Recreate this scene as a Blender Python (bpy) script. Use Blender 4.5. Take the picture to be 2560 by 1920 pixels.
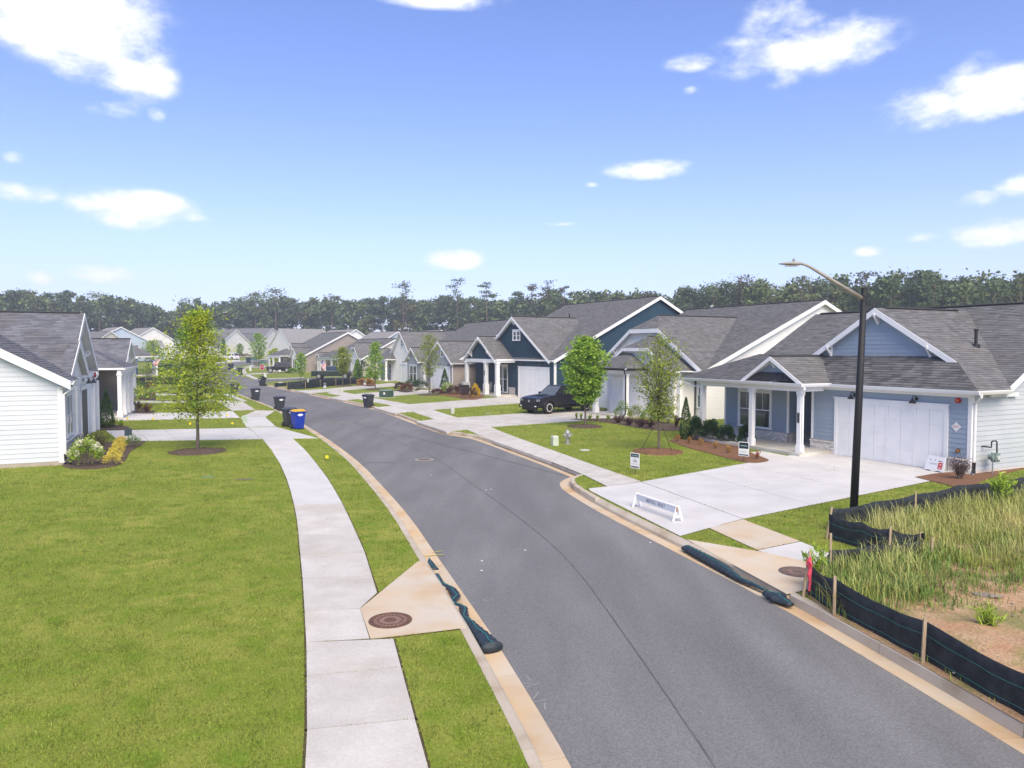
import bpy, bmesh, math, random
import numpy as np
from mathutils import Vector, Matrix
random.seed(7); rng = np.random.default_rng(7)
for o in list(bpy.data.objects): bpy.data.objects.remove(o)
scene = bpy.context.scene
col = scene.collection
R_ = math.radians

# ------------------------------------------------------------------ camera
F = 1836.0; HOR = 875.0; H = 4.5                     # focal length and horizon in pixels of the 2560x1920 photograph
PITCH = math.atan((960 - HOR) / F)
cd = bpy.data.cameras.new('camera'); cam = bpy.data.objects.new('camera', cd); col.objects.link(cam)
cam.location = (0, 0, H); cam.rotation_euler = (math.pi / 2 - PITCH, 0, 0)
cd.sensor_width = 36.0; cd.lens = F / 2560 * 36.0; cd.clip_end = 4000; cd.clip_start = 0.1
scene.camera = cam
_c, _s = math.cos(PITCH), math.sin(PITCH)

SLOPE = 0.014                                        # the ground climbs gently beyond 100 m
def hgt(y): return SLOPE * (y - 100) if y > 100 else 0.0
def ray(u, v):
    x = (u - 1280) / F; y = -(v - 960) / F
    return np.array([x, _c + y * _s, -_s + y * _c])
def G(u, v, z=0.0):
    """photo pixel -> point on the ground raised by z"""
    d = ray(u, v); t = (z - H) / d[2] if d[2] < 0 else 1e9
    if t * d[1] > 100 or t < 0:                      # second plane, z = SLOPE*(y-100)
        t = (z - 100 * SLOPE - H) / (d[2] - SLOPE * d[1])
    return Vector((0, 0, H)) + Vector(d) * float(t)

# ------------------------------------------------------------------ world, sun, exposure
SUN_EL, SUN_AZ = R_(46), R_(166)                     # azimuth clockwise from +Y
world = bpy.data.worlds.new('World'); scene.world = world; world.use_nodes = True
wn, wl = world.node_tree.nodes, world.node_tree.links
wn.clear()
def wnode(t, **k):
    n = wn.new(t)
    for a, b in k.items(): setattr(n, a, b)
    return n
sky = wnode('ShaderNodeTexSky', sky_type='NISHITA', sun_disc=False)
sky.sun_elevation = SUN_EL; sky.sun_rotation = SUN_AZ
sky.altitude = 100; sky.air_density = 1.0; sky.dust_density = 0.3; sky.ozone_density = 1.2
tc = wnode('ShaderNodeTexCoord')
def wmath(op, a, b=None, c=None, clamp=False):
    n = wnode('ShaderNodeMath', operation=op, use_clamp=clamp)
    for i, v in enumerate((a, b, c)):
        if v is None: continue
        if isinstance(v, (int, float)): n.inputs[i].default_value = v
        else: wl.new(v, n.inputs[i])
    return n.outputs[0]
def wdot(vec):
    n = wnode('ShaderNodeVectorMath', operation='DOT_PRODUCT')
    wl.new(tc.outputs['Generated'], n.inputs[0]); n.inputs[1].default_value = vec
    return n.outputs['Value']
CLOUDS = [  # centre px, half width, half height, weight, tilt
 (150, 20, 250, 95, 1.3, 0), (235, 110, 165, 95, 1.3, -.3), (325, 185, 105, 55, 1.2, -.5), (280, 265, 95, 30, .45, .05), (388, 288, 30, 22, .4, 0),
 (55, 481, 85, 25, .95, .05), (345, 522, 150, 42, 1.2, -.05), (470, 545, 60, 18, .6, -.2), (108, 695, 50, 18, .9, 0), (252, 686, 85, 22, 1.0, 0),
 (1140, 648, 70, 24, .85, .12), (1110, -5, 170, 26, .5, 0), (822, 330, 36, 34, .26, 0),
 (2010, 125, 205, 52, 1.3, .05), (1960, 55, 95, 60, .75, 0), (1735, 155, 75, 22, .55, -.35), (1960, 190, 50, 34, .55, 0),
 (2470, 235, 190, 55, 1.3, .1), (2330, 265, 140, 45, 1.0, .35), (2440, 160, 75, 30, .5, .1), (2140, 45, 35, 34, .3, 0),
 (1625, 424, 100, 22, .8, .28), (2560, 462, 75, 25, .95, 0), (2452, 498, 50, 20, .9, 0), (2480, 580, 105, 32, 1.15, .03), (2305, 594, 52, 13, .6, .08),
 (2174, 628, 42, 15, .6, 0), (1405, 560, 55, 7, .35, .03), (1478, 462, 22, 8, .4, 0), (1725, 226, 24, 12, .35, 0), (35, 395, 40, 22, .3, .2)]
# direction -> (azimuth, elevation), then the nearest of a list of soft ellipses
sep = wnode('ShaderNodeSeparateXYZ'); wl.new(tc.outputs['Generated'], sep.inputs[0])
azi = wmath('ARCTAN2', sep.outputs[0], sep.outputs[1]); ele = wmath('ARCSINE', sep.outputs[2])
cxy = wnode('ShaderNodeCombineXYZ'); wl.new(azi, cxy.inputs[0]); wl.new(ele, cxy.inputs[1]); cxy.inputs[2].default_value = 1
acc = None
def blob(az, el, a, b, w):
    global acc
    n = wnode('ShaderNodeVectorMath', operation='MULTIPLY_ADD'); wl.new(cxy.outputs[0], n.inputs[0])
    n.inputs[1].default_value = (1 / a, 1 / b, 0); n.inputs[2].default_value = (-az / a, -el / b, max(0.0, 1.15 - w) * .9)
    ln = wnode('ShaderNodeVectorMath', operation='LENGTH'); wl.new(n.outputs[0], ln.inputs[0])
    acc = ln.outputs['Value'] if acc is None else wmath('MINIMUM', acc, ln.outputs['Value'])
for (u, v, hw, hh, w, tilt) in CLOUDS:
    d = Vector(ray(u, v)).normalized(); el = math.asin(d.z); k = math.cos(math.atan((u - 1280) / F))
    blob(math.atan2(d.x, d.y), el, hw / F * 1.3 * k * k / math.cos(el), hh / F * 1.35 * k, w)
crnd = random.Random(5)
for i in range(7):                                   # the same fair-weather clouds all round, behind the camera too
    el = R_(crnd.uniform(7, 45)); s_ = crnd.uniform(.04, .12) * (.4 + math.sin(el))
    az = R_(60 + i * 240 / 7); az = az - 2 * math.pi if az > math.pi else az
    blob(az, el, s_ * 1.5 / math.cos(el), s_ * .45, 1.15)
acc = wmath('SUBTRACT', 1.0, acc)
def wnoise(scale, detail, rough, stretch):
    mp = wnode('ShaderNodeMapping'); wl.new(tc.outputs['Generated'], mp.inputs[0]); mp.inputs['Scale'].default_value = (1, 1, stretch)
    n = wnode('ShaderNodeTexNoise'); wl.new(mp.outputs[0], n.inputs[0])
    n.inputs['Scale'].default_value = scale; n.inputs['Detail'].default_value = detail; n.inputs['Roughness'].default_value = rough
    n.inputs['Distortion'].default_value = 0
    return n.outputs[0]
nz = wmath('MULTIPLY_ADD', wnoise(12, 6, .60, 1.9), 2.9, -1.28)
cm = wmath('ADD', acc, nz)
mr = wnode('ShaderNodeMapRange', interpolation_type='SMOOTHSTEP'); wl.new(cm, mr.inputs[0])
mr.inputs['From Min'].default_value = .0; mr.inputs['From Max'].default_value = 1.05
gate = wnode('ShaderNodeMapRange', interpolation_type='SMOOTHSTEP'); wl.new(acc, gate.inputs[0])
gate.inputs['From Min'].default_value = -.05; gate.inputs['From Max'].default_value = .3
cmask = wmath('MULTIPLY', mr.outputs[0], gate.outputs[0], clamp=True)
tint = wnode('ShaderNodeMix', data_type='RGBA', blend_type='MULTIPLY'); tint.inputs[0].default_value = 1
wl.new(sky.outputs[0], tint.inputs[6]); tint.inputs[7].default_value = (1.08, 1.13, 1.60, 1)
hz = wmath('POWER', wmath('SUBTRACT', 1.0, wmath('MAXIMUM', sep.outputs[2], 0.0)), 9.0)      # pale haze low in the sky, all round
hzm = wnode('ShaderNodeMix', data_type='RGBA'); wl.new(wmath('MULTIPLY', hz, .92), hzm.inputs[0]); wl.new(tint.outputs[2], hzm.inputs[6]); hzm.inputs[7].default_value = (6.1, 6.6, 8.8, 1)
cl = wnode('ShaderNodeMix', data_type='RGBA'); wl.new(cmask, cl.inputs[0]); wl.new(hzm.outputs[2], cl.inputs[6])
ccol = wnode('ShaderNodeMix', data_type='RGBA'); wl.new(mr.outputs[0], ccol.inputs[0]); ccol.inputs[6].default_value = (7.0, 7.6, 8.8, 1); ccol.inputs[7].default_value = (8.7, 8.7, 8.8, 1)
wl.new(ccol.outputs[2], cl.inputs[7])
bg = wnode('ShaderNodeBackground'); wl.new(cl.outputs[2], bg.inputs[0]); bg.inputs[1].default_value = 0.11
wo = wnode('ShaderNodeOutputWorld'); wl.new(bg.outputs[0], wo.inputs[0])
sd = bpy.data.lights.new('sun', 'SUN'); sun = bpy.data.objects.new('sun', sd); col.objects.link(sun)
sd.energy = 4.4; sd.angle = R_(50); sd.color = (1, .86, .64)
sun.rotation_euler = Vector((-math.sin(SUN_AZ) * math.cos(SUN_EL), -math.cos(SUN_AZ) * math.cos(SUN_EL), -math.sin(SUN_EL))).to_track_quat('-Z', 'Y').to_euler()
vs = scene.view_settings; vs.view_transform = 'Standard'; vs.look = 'None'; vs.gamma = 1; vs.use_curve_mapping = False
vs.exposure = 0.4

# ------------------------------------------------------------------ materials
MATS = {}
def mat(name, c1, c2=None, scale=3.0, rough=.8, bump=0.0, bscale=None, island=0.0, orand=0.0, coord='pos', spec=.3, metal=0.0, detail=4, stretch=(1, 1, 1), c3=None, s3=.3, trans=0.0, wave=None, fac=(0.35, 0.65), coat=0, fac3=(.5, .62), alpha=1, speck=0.0, speck_s=45.0):
    if name in MATS: return MATS[name]
    m = bpy.data.materials.new(name); m.use_nodes = True; MATS[name] = m
    N, L = m.node_tree.nodes, m.node_tree.links
    b = N['Principled BSDF']
    b.inputs['Roughness'].default_value = rough; b.inputs['Specular IOR Level'].default_value = spec; b.inputs['Metallic'].default_value = metal
    b.inputs['Coat Weight'].default_value = coat; b.inputs['Coat Roughness'].default_value = .05
    if trans: b.inputs['Transmission Weight'].default_value = trans
    if alpha < 1: b.inputs['Alpha'].default_value = alpha
    geo = N.new('ShaderNodeNewGeometry'); tcn = N.new('ShaderNodeTexCoord')
    src = geo.outputs['Position'] if coord == 'pos' else tcn.outputs['Object']
    mp = N.new('ShaderNodeMapping'); L.new(src, mp.inputs[0]); mp.inputs['Scale'].default_value = stretch
    def noise(s, d=detail, raw=False):
        n = N.new('ShaderNodeTexNoise'); L.new(src if raw else mp.outputs[0], n.inputs[0]); n.inputs['Scale'].default_value = s; n.inputs['Detail'].default_value = d
        return n.outputs[0]
    def ramp(f, lo, hi):
        r = N.new('ShaderNodeMapRange'); L.new(f, r.inputs[0]); r.inputs[1].default_value = lo; r.inputs[2].default_value = hi
        return r.outputs[0]
    def mix(f, a, c):
        x = N.new('ShaderNodeMix'); x.data_type = 'RGBA'
        L.new(f, x.inputs[0])
        for i, v in ((6, a), (7, c)):
            if isinstance(v, tuple): x.inputs[i].default_value = (*v[:3], 1)
            else: L.new(v, x.inputs[i])
        return x.outputs[2]
    out = None
    if c2 is not None: out = mix(ramp(noise(scale), *fac), c1, c2)
    if c3 is not None: out = mix(ramp(noise(s3, 3), *fac3), out if out is not None else c1, c3)
    def vary(f, k):
        nonlocal out
        h = N.new('ShaderNodeHueSaturation')
        r = N.new('ShaderNodeMapRange'); L.new(f, r.inputs[0]); r.inputs[3].default_value = 1 - k; r.inputs[4].default_value = 1 + k
        L.new(r.outputs[0], h.inputs['Value'])
        if out is None: h.inputs['Color'].default_value = (*c1, 1)
        else: L.new(out, h.inputs['Color'])
        out = h.outputs[0]
    if speck: vary(ramp(noise(speck_s, 2, True), .3, .7), speck)
    if island: vary(geo.outputs['Random Per Island'], island)
    if orand:
        oi = N.new('ShaderNodeObjectInfo'); vary(oi.outputs['Random'], orand)
    if out is None: b.inputs['Base Color'].default_value = (*c1, 1)
    else: L.new(out, b.inputs['Base Color'])
    if bump:
        bn = N.new('ShaderNodeBump'); bn.inputs['Strength'].default_value = bump; bn.inputs['Distance'].default_value = .02
        L.new(noise(bscale or scale * 4, 3, True), bn.inputs['Height']); L.new(bn.outputs[0], b.inputs['Normal'])
    return m

WHITE = mat('white_trim', (.80, .80, .79), (.74, .75, .75), 1.5, rough=.5)
WHITE2 = mat('white_siding', (.78, .775, .75), (.73, .725, .70), 1.2, rough=.6, orand=.02)
BLUE = mat('blue_siding', (.26, .325, .40), (.285, .345, .42), 1.2, rough=.6, orand=.03)
BLUE_LIT = mat('blue_siding_lit', (.43, .465, .49), (.465, .50, .525), 1.0, rough=.6, orand=.02)  # same blue paint, paler: sunlight on the side wall is in the colour
GREYW = mat('pale_grey_siding', (.55, .58, .62), (.59, .62, .65), 1.0, rough=.6, orand=.02)
NAVY = mat('navy_siding', (.020, .050, .078), (.024, .058, .088), 1.2, rough=.55)
TAUPE = mat('taupe_siding', (.30, .265, .235), (.33, .29, .26), 1.0, rough=.65)
GREYB = mat('grey_batten', (.33, .345, .36), (.36, .375, .39), 1.0, rough=.65)
BEIGE = mat('beige_siding', (.52, .49, .45), (.56, .53, .49), 1.0, rough=.65)
SKYB = mat('sky_blue_siding', (.42, .50, .60), (.46, .54, .63), 1.0, rough=.65)
TEAL = mat('teal_siding', (.06, .13, .19), (.07, .15, .21), 1.0, rough=.6)
ROOFD = mat('roof_deck', (.05, .05, .055))
SHING = mat('shingles_grey', (.140, .142, .144), (.172, .173, .173), 2.5, rough=.93, island=.17, orand=.0, bump=.4, bscale=60, spec=.2, c3=(.155, .153, .150), s3=.5)
SHINGB = mat('shingles_slate', (.135, .142, .162), (.175, .182, .205), 1.1, rough=.93, island=.2, bump=.4, bscale=60, spec=.2, c3=(.150, .148, .16), s3=.6)
SHINGO = mat('shingle_single', (.095, .095, .10), (.135, .133, .133), 2.0, rough=.93, orand=.32, bump=.4, bscale=60, spec=.2)
SHINGF = mat('shingles_far', (.125, .13, .14), (.185, .187, .194), 2.6, rough=.95, bump=.3, bscale=14, spec=.2, detail=6, stretch=(1, 1, 4))
SHINGN = mat('shingles_far_brown', (.20, .195, .19), (.29, .285, .28), 2.2, rough=.95, bump=.3, bscale=14, spec=.2, detail=6, stretch=(1, 1, 4))
BRICK = mat('whitewashed_brick', (.70, .67, .63), (.56, .53, .49), 9, rough=.9, orand=.22, bump=.3, bscale=60)
MORTAR = mat('mortar', (.30, .28, .25), (.36, .33, .30), 8, rough=.95)
BRICKJ = mat('brick_veneer', (.58, .54, .50), (.46, .42, .39), 7, rough=.9, island=.2)
GLASS = mat('window_glass', (.03, .045, .05), (.06, .08, .085), .8, rough=.06, spec=.8)
BLACKM = mat('black_metal', (.012, .012, .014), rough=.45, spec=.5)
POST = mat('post_black_paint', (.011, .012, .014), (.018, .019, .021), 30, rough=.55, bump=.25, bscale=180, spec=.35)
GALV = mat('weathered_aluminium', (.28, .26, .21), (.36, .34, .29), 14, rough=.55, metal=.55)
CONC = mat('concrete', (.56, .545, .50), (.48, .462, .415), 1.6, rough=.9, bump=.25, bscale=90, c3=(.44, .395, .325), s3=.55, orand=.06, fac3=(.5, .8), detail=7, speck=.07, speck_s=30)
CONCN = mat('concrete_new', (.60, .592, .57), (.53, .522, .50), .9, rough=.9, bump=.2, bscale=90, orand=.02, detail=7)
CONCT = mat('concrete_stained', (.56, .455, .32), (.55, .50, .41), 1.1, rough=.92, bump=.25, bscale=80, c3=(.50, .36, .21), s3=.9, fac3=(.5, .78), detail=7, orand=.03)
CURB = mat('curb_concrete', (.50, .45, .37), (.43, .365, .27), 1.3, rough=.92, bump=.3, bscale=70, c3=(.33, .25, .17), s3=1.3, fac3=(.55, .8), detail=7, orand=.05)
GUTT = mat('gutter_concrete', (.56, .42, .255), (.54, .47, .36), .9, rough=.92, bump=.3, bscale=70, c3=(.47, .31, .16), s3=1.1, fac3=(.5, .75), detail=7, orand=.05)
ASPH = mat('asphalt', (.160, .160, .160), (.195, .195, .194), .8, rough=.93, bump=.12, bscale=55, spec=.25, c3=(.140, .140, .141), s3=.22, detail=8, fac3=(.44, .68), speck=.22, speck_s=38, stretch=(1.5, .3, 1))
SEAM = mat('asphalt_seam', (.09, .09, .095), (.13, .13, .135), 3, rough=.95)
LAWN = mat('lawn_grass', (.170, .215, .034), (.265, .278, .060), .55, rough=.95, bump=.2, bscale=26, spec=.1, c3=(.135, .205, .022), s3=2.2, detail=7, fac3=(.42, .66), speck=.18, speck_s=20)
BLADE = mat('grass_blade', (.215, .265, .042), (.29, .31, .07), .55, rough=.8, spec=.12, island=.33, c3=(.185, .26, .03), s3=2.6, fac3=(.45, .62))
DIRT = mat('bare_soil', (.37, .215, .115), (.43, .30, .18), 1.4, rough=.97, bump=.3, bscale=22, speck=.3, speck_s=26, c3=(.22, .20, .07), s3=.8, detail=8, fac3=(.48, .62))
WEED = mat('weed_grass', (.18, .25, .042), (.29, .33, .075), .5, rough=.75, spec=.15, island=.3, c3=(.13, .20, .04), s3=.35, fac3=(.45, .6))
MULCHB = mat('brown_mulch', (.135, .095, .07), (.085, .06, .045), 18, rough=.98, bump=1, bscale=50, detail=6)
MULCHR = mat('pine_straw', (.24, .125, .065), (.15, .078, .045), 18, rough=.98, bump=1, bscale=50, detail=6, stretch=(1, 2.5, 1))
WOOD = mat('stake_wood', (.42, .33, .22), (.33, .25, .165), 9, rough=.9, coord='obj', stretch=(6, 6, 1))
FABRIC = mat('silt_fabric', (.010, .014, .018), (.026, .032, .036), 5, rough=.7, spec=.35, bump=.7, bscale=9)
THREAD = mat('fabric_thread', (.03, .22, .20), rough=.7)
RED = mat('red_plastic', (.42, .012, .012), rough=.4, spec=.5)
PINK = mat('pink_tape', (.55, .06, .10), rough=.5)
IRON = mat('rusty_iron', (.16, .085, .055), (.10, .06, .045), 14, rough=.85, bump=.5, bscale=60)
IRONG = mat('grey_iron', (.16, .125, .11), (.11, .09, .08), 14, rough=.85, bump=.5, bscale=60)
def solid(n, c, rough=.5, spec=.4, **k): return mat(n, c, rough=rough, spec=spec, **k)

# ------------------------------------------------------------------ mesh helpers
def link(o, parent=None):
    col.objects.link(o)
    if parent is not None: o.parent = parent
    return o
def tag(o, label=None, cat=None, group=None, kind=None):
    if label: o['label'] = label
    if cat: o['category'] = cat
    if group: o['group'] = group
    if kind: o['kind'] = kind
    return o
def empty(name, loc=(0, 0, 0), rz=0, label=None, cat=None, group=None, scale=1.0):
    o = bpy.data.objects.new(name, None); link(o); o.location = loc; o.rotation_euler = (0, 0, rz); o.scale = (scale,) * 3
    o.empty_display_size = .1
    return tag(o, label, cat, group)
class MB:
    def __init__(s): s.v = []; s.f = []
    def poly(s, pts):
        n = len(s.v); s.v += [tuple(p) for p in pts]; s.f.append(tuple(range(n, n + len(pts))))
    def hexa(s, p):
        """8 corners: bottom 4 ccw from above, top 4"""
        n = len(s.v); s.v += [tuple(q) for q in p]
        for a in ((3, 2, 1, 0), (4, 5, 6, 7), (0, 1, 5, 4), (1, 2, 6, 5), (2, 3, 7, 6), (3, 0, 4, 7)): s.f.append(tuple(n + i for i in a))
    def box(s, x0, x1, y0, y1, z0, z1):
        s.hexa([(x0, y0, z0), (x1, y0, z0), (x1, y1, z0), (x0, y1, z0), (x0, y0, z1), (x1, y0, z1), (x1, y1, z1), (x0, y1, z1)])
        return s
    def bar(s, a, b, w, h, up=(0, 0, 1)):
        """box from a to b, w wide, h thick along up, a..b is its centre line"""
        a, b = Vector(a), Vector(b); d = (b - a).normalized(); up = Vector(up)
        x = d.cross(up)
        if x.length < 1e-4: x = d.cross(Vector((1, 0, 0)))
        x.normalize(); u = x.cross(d).normalized(); x = x * w / 2; u = u * h / 2
        s.hexa([a - x - u, a + x - u, b + x - u, b - x - u, a - x + u, a + x + u, b + x + u, b - x + u])
        return s
    def prism(s, pts, vec):
        """polygon extruded by vec; polygon ccw seen against vec"""
        n = len(s.v); k = len(pts); vec = Vector(vec)
        s.v += [tuple(p) for p in pts] + [tuple(Vector(p) + vec) for p in pts]
        s.f.append(tuple(range(n + k - 1, n - 1, -1))); s.f.append(tuple(range(n + k, n + 2 * k)))
        for i in range(k):
            j = (i + 1) % k; s.f.append((n + i, n + j, n + k + j, n + k + i))
        return s
    def tube(s, pts, rad, seg=8, cap=True, flat=1.0):
        pts = [Vector(p) for p in pts]
        if not hasattr(rad, '__len__'): rad = [rad] * len(pts)
        n0 = len(s.v); prev = None
        for i, p in enumerate(pts):
            d = (pts[min(i + 1, len(pts) - 1)] - pts[max(i - 1, 0)]).normalized()
            if prev is None:
                x = d.cross(Vector((0, 0, 1)))
                if x.length < 1e-3: x = Vector((1, 0, 0))
            else: x = prev - d * prev.dot(d)
            x.normalize(); prev = x; y = d.cross(x)
            for k in range(seg):
                a = 2 * math.pi * k / seg
                s.v.append(tuple(p + x * (math.cos(a) * rad[i]) + y * (math.sin(a) * rad[i] * flat)))
        for i in range(len(pts) - 1):
            for k in range(seg):
                a = n0 + i * seg + k; b = n0 + i * seg + (k + 1) % seg
                s.f.append((a, b, b + seg, a + seg))
        if cap:
            s.f.append(tuple(n0 + k for k in range(seg - 1, -1, -1))); e = n0 + (len(pts) - 1) * seg
            s.f.append(tuple(e + k for k in range(seg)))
        return s
    def lathe(s, prof, seg=16, c=(0, 0, 0)):
        n0 = len(s.v)
        for r, z in prof:
            for k in range(seg):
                a = 2 * math.pi * k / seg; s.v.append((c[0] + r * math.cos(a), c[1] + r * math.sin(a), c[2] + z))
        for i in range(len(prof) - 1):
            for k in range(seg):
                a = n0 + i * seg + k; b = n0 + i * seg + (k + 1) % seg; s.f.append((a, b, b + seg, a + seg))
        s.f.append(tuple(n0 + k for k in range(seg - 1, -1, -1))); e = n0 + (len(prof) - 1) * seg
        s.f.append(tuple(e + k for k in range(seg)))
        return s
    def mesh(s, name, m=None, smooth=False, bev=0):
        me = bpy.data.meshes.new(name); me.from_pydata(s.v, [], s.f)
        if m: me.materials.append(m)
        if bev:
            bm = bmesh.new(); bm.from_mesh(me)
            bmesh.ops.remove_doubles(bm, verts=bm.verts, dist=1e-4)
            bmesh.ops.recalc_face_normals(bm, faces=bm.faces)
            es = [e for e in bm.edges if len(e.link_faces) == 2 and e.calc_face_angle(0) > R_(28)]
            bmesh.ops.bevel(bm, geom=es, offset=bev, segments=2, affect='EDGES', profile=.6)
            bm.to_mesh(me); bm.free()
        if smooth: 
            for p in me.polygons: p.use_smooth = True
        return me
    def build(s, name, m, parent=None, smooth=False, bev=0, loc=None):
        o = link(bpy.data.objects.new(name, s.mesh(name, m, smooth, bev)), parent)
        if loc is not None: o.location = loc
        return o
def BOX(*a): return MB().box(*a)
def mesh_np(name, V, Fc, m, smooth=False):
    me = bpy.data.meshes.new(name); n, k = Fc.shape
    me.vertices.add(len(V)); me.vertices.foreach_set('co', V.astype(np.float32).ravel())
    me.loops.add(n * k); me.loops.foreach_set('vertex_index', Fc.astype(np.int32).ravel())
    me.polygons.add(n); me.polygons.foreach_set('loop_start', np.arange(0, n * k, k, dtype=np.int32))
    me.update(calc_edges=True)
    if m: me.materials.append(m)
    return me
def obj_of(me, name, parent=None): return link(bpy.data.objects.new(name, me), parent)
def copy_tree(o, parent=None):
    c = o.copy(); col.objects.link(c); c.parent = parent
    for ch in list(o.children): copy_tree(ch, c)
    return c
def clip(poly, a, b, c):
    """keep a*x+b*y<=c of a convex 2-D polygon"""
    out = []
    for i in range(len(poly)):
        p, q = poly[i], poly[(i + 1) % len(poly)]
        dp, dq = a * p[0] + b * p[1] - c, a * q[0] + b * q[1] - c
        if dp <= 0: out.append(p)
        if dp * dq < 0:
            t = dp / (dp - dq); out.append((p[0] + t * (q[0] - p[0]), p[1] + t * (q[1] - p[1])))
    return out
def area2(p): return .5 * sum(p[i][0] * p[(i + 1) % len(p)][1] - p[(i + 1) % len(p)][0] * p[i][1] for i in range(len(p)))
def inpoly(P, poly):
    x, y = P[:, 0], P[:, 1]; r = np.zeros(len(P), bool); n = len(poly)
    for i in range(n):
        x1, y1 = poly[i][0], poly[i][1]; x2, y2 = poly[(i + 1) % n][0], poly[(i + 1) % n][1]
        c = ((y1 > y) != (y2 > y)) & (x < (x2 - x1) * (y - y1) / ((y2 - y1) if abs(y2 - y1) > 1e-9 else 1e-9) + x1)
        r ^= c
    return r
def drape(name, pts, m, dz=0.0, parent=None, kind='structure', thick=0.0, tess=False):
    """flat sheet over the ground from 2-D points (z from hgt), optionally with a thickness below"""
    bm = bmesh.new()
    vs_ = [bm.verts.new((p[0], p[1], hgt(p[1]) + dz)) for p in pts]
    f = bm.faces.new(vs_); bm.normal_update()
    if f.normal.z < 0: f.normal_flip()
    if thick:
        r = bmesh.ops.extrude_face_region(bm, geom=[f]); nv = [g for g in r['geom'] if isinstance(g, bmesh.types.BMVert)]
        bmesh.ops.translate(bm, verts=[v for v in bm.verts if v not in nv], vec=(0, 0, -thick))
        bmesh.ops.recalc_face_normals(bm, faces=bm.faces)
    bmesh.ops.triangulate(bm, faces=bm.faces)
    me = bpy.data.meshes.new(name); bm.to_mesh(me); bm.free(); me.materials.append(m)
    o = link(bpy.data.objects.new(name, me), parent)
    if kind and parent is None: o['kind'] = kind
    return o
def resample(pl, step):
    out = [Vector(pl[0])]
    for a, b in zip(pl, pl[1:]):
        a, b = Vector(a), Vector(b); n = max(1, int(round((b - a).length / step)))
        out += [a.lerp(b, (i + 1) / n) for i in range(n)]
    return out
def smooth_pl(pl, it=2):
    pl = [Vector(p) for p in pl]
    for _ in range(it):
        q = [pl[0]]
        for a, b in zip(pl, pl[1:]): q += [a.lerp(b, .25), a.lerp(b, .75)]
        pl = q + [pl[-1]]
    return pl
def offset_pl(pl, d):
    """shift a 2-D polyline sideways; d>0 is to the right of its direction"""
    out = []
    for i, p in enumerate(pl):
        t = Vector(pl[min(i + 1, len(pl) - 1)]) - Vector(pl[max(i - 1, 0)]); t = Vector((t[0], t[1])).normalized()
        out.append(Vector((p[0] + t.y * d, p[1] - t.x * d)))
    return out
def PX(*pts, z=0.0): return [G(u, v, z).to_2d() for u, v in pts]
# ------------------------------------------------------------------ ground, road, kerbs
HARD = []                                             # 2-D polygons that carry no grass
ground = drape('ground', [(-500, -20), (500, -20), (500, 100), (-500, 100)], DIRT, -.45)
drape('far_ground', [(-900, 100), (900, 100), (900, 1400), (-900, 1400)], LAWN, 0.0)
ZR = -.14
def extrap(pl, L):
    a, b = Vector(pl[0]), Vector(pl[1]); return [a + (a - b).normalized() * L] + list(pl)
LC = extrap(smooth_pl(PX((1345, 1920), (1316, 1857), (1206, 1650), (1161, 1568), (1060, 1406), (996, 1300), (944, 1234), (884, 1164), (841, 1128), (803, 1099),
     (765, 1074), (688, 1026), (653, 1011), (624, 1000), (597, 989), (577, 979.5), z=ZR) + [Vector((-36, 88)), Vector((-44, 97))], 1), 14)
RC1 = smooth_pl(PX((2560, 1840), (2294, 1684), (1978, 1504), (1700, 1366), (1526, 1279), (1455, 1238), (1432, 1222), z=ZR), 1)
RC2 = smooth_pl(PX((1432, 1222), (1423, 1209), (1436, 1200), (1455, 1194), z=ZR), 1)
RC3 = smooth_pl(PX((1455, 1194), (1380, 1163), (1300, 1134), (1250, 1115), (1192, 1095), (1158, 1090), (1118, 1084), (1039, 1056), (985, 1035.5), (936, 1021), (912, 1015),
     (855, 1003), (822, 995.5), (773, 986), (733, 978), (700, 970.5), (668, 964.5), z=ZR), 1)
RC = extrap(RC1 + RC2[1:] + RC3[1:], 12) + PX((648, 961), (640, 959.3), z=ZR)
la, ra = offset_pl(LC, .34), offset_pl(RC, -.34)
road_pts = [(p.x, p.y) for p in la] + [(p.x, p.y) for p in reversed(ra)]
road = drape('road', road_pts, ASPH, ZR, thick=.1)
lb, rb = offset_pl(LC, -.15), offset_pl(RC, .15)
left_land = [(p.x, p.y) for p in lb if p.y < 99.9] + [(-47, 100), (-300, 100), (-300, -12)]
right_land = [(p.x, p.y) for p in rb if p.y < 99.9] + [(-34.2, 100), (300, 100), (300, -12)]
drape('lawn', left_land, LAWN, 0, thick=.35); drape('lawn', right_land, LAWN, 0, thick=.35)

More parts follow.
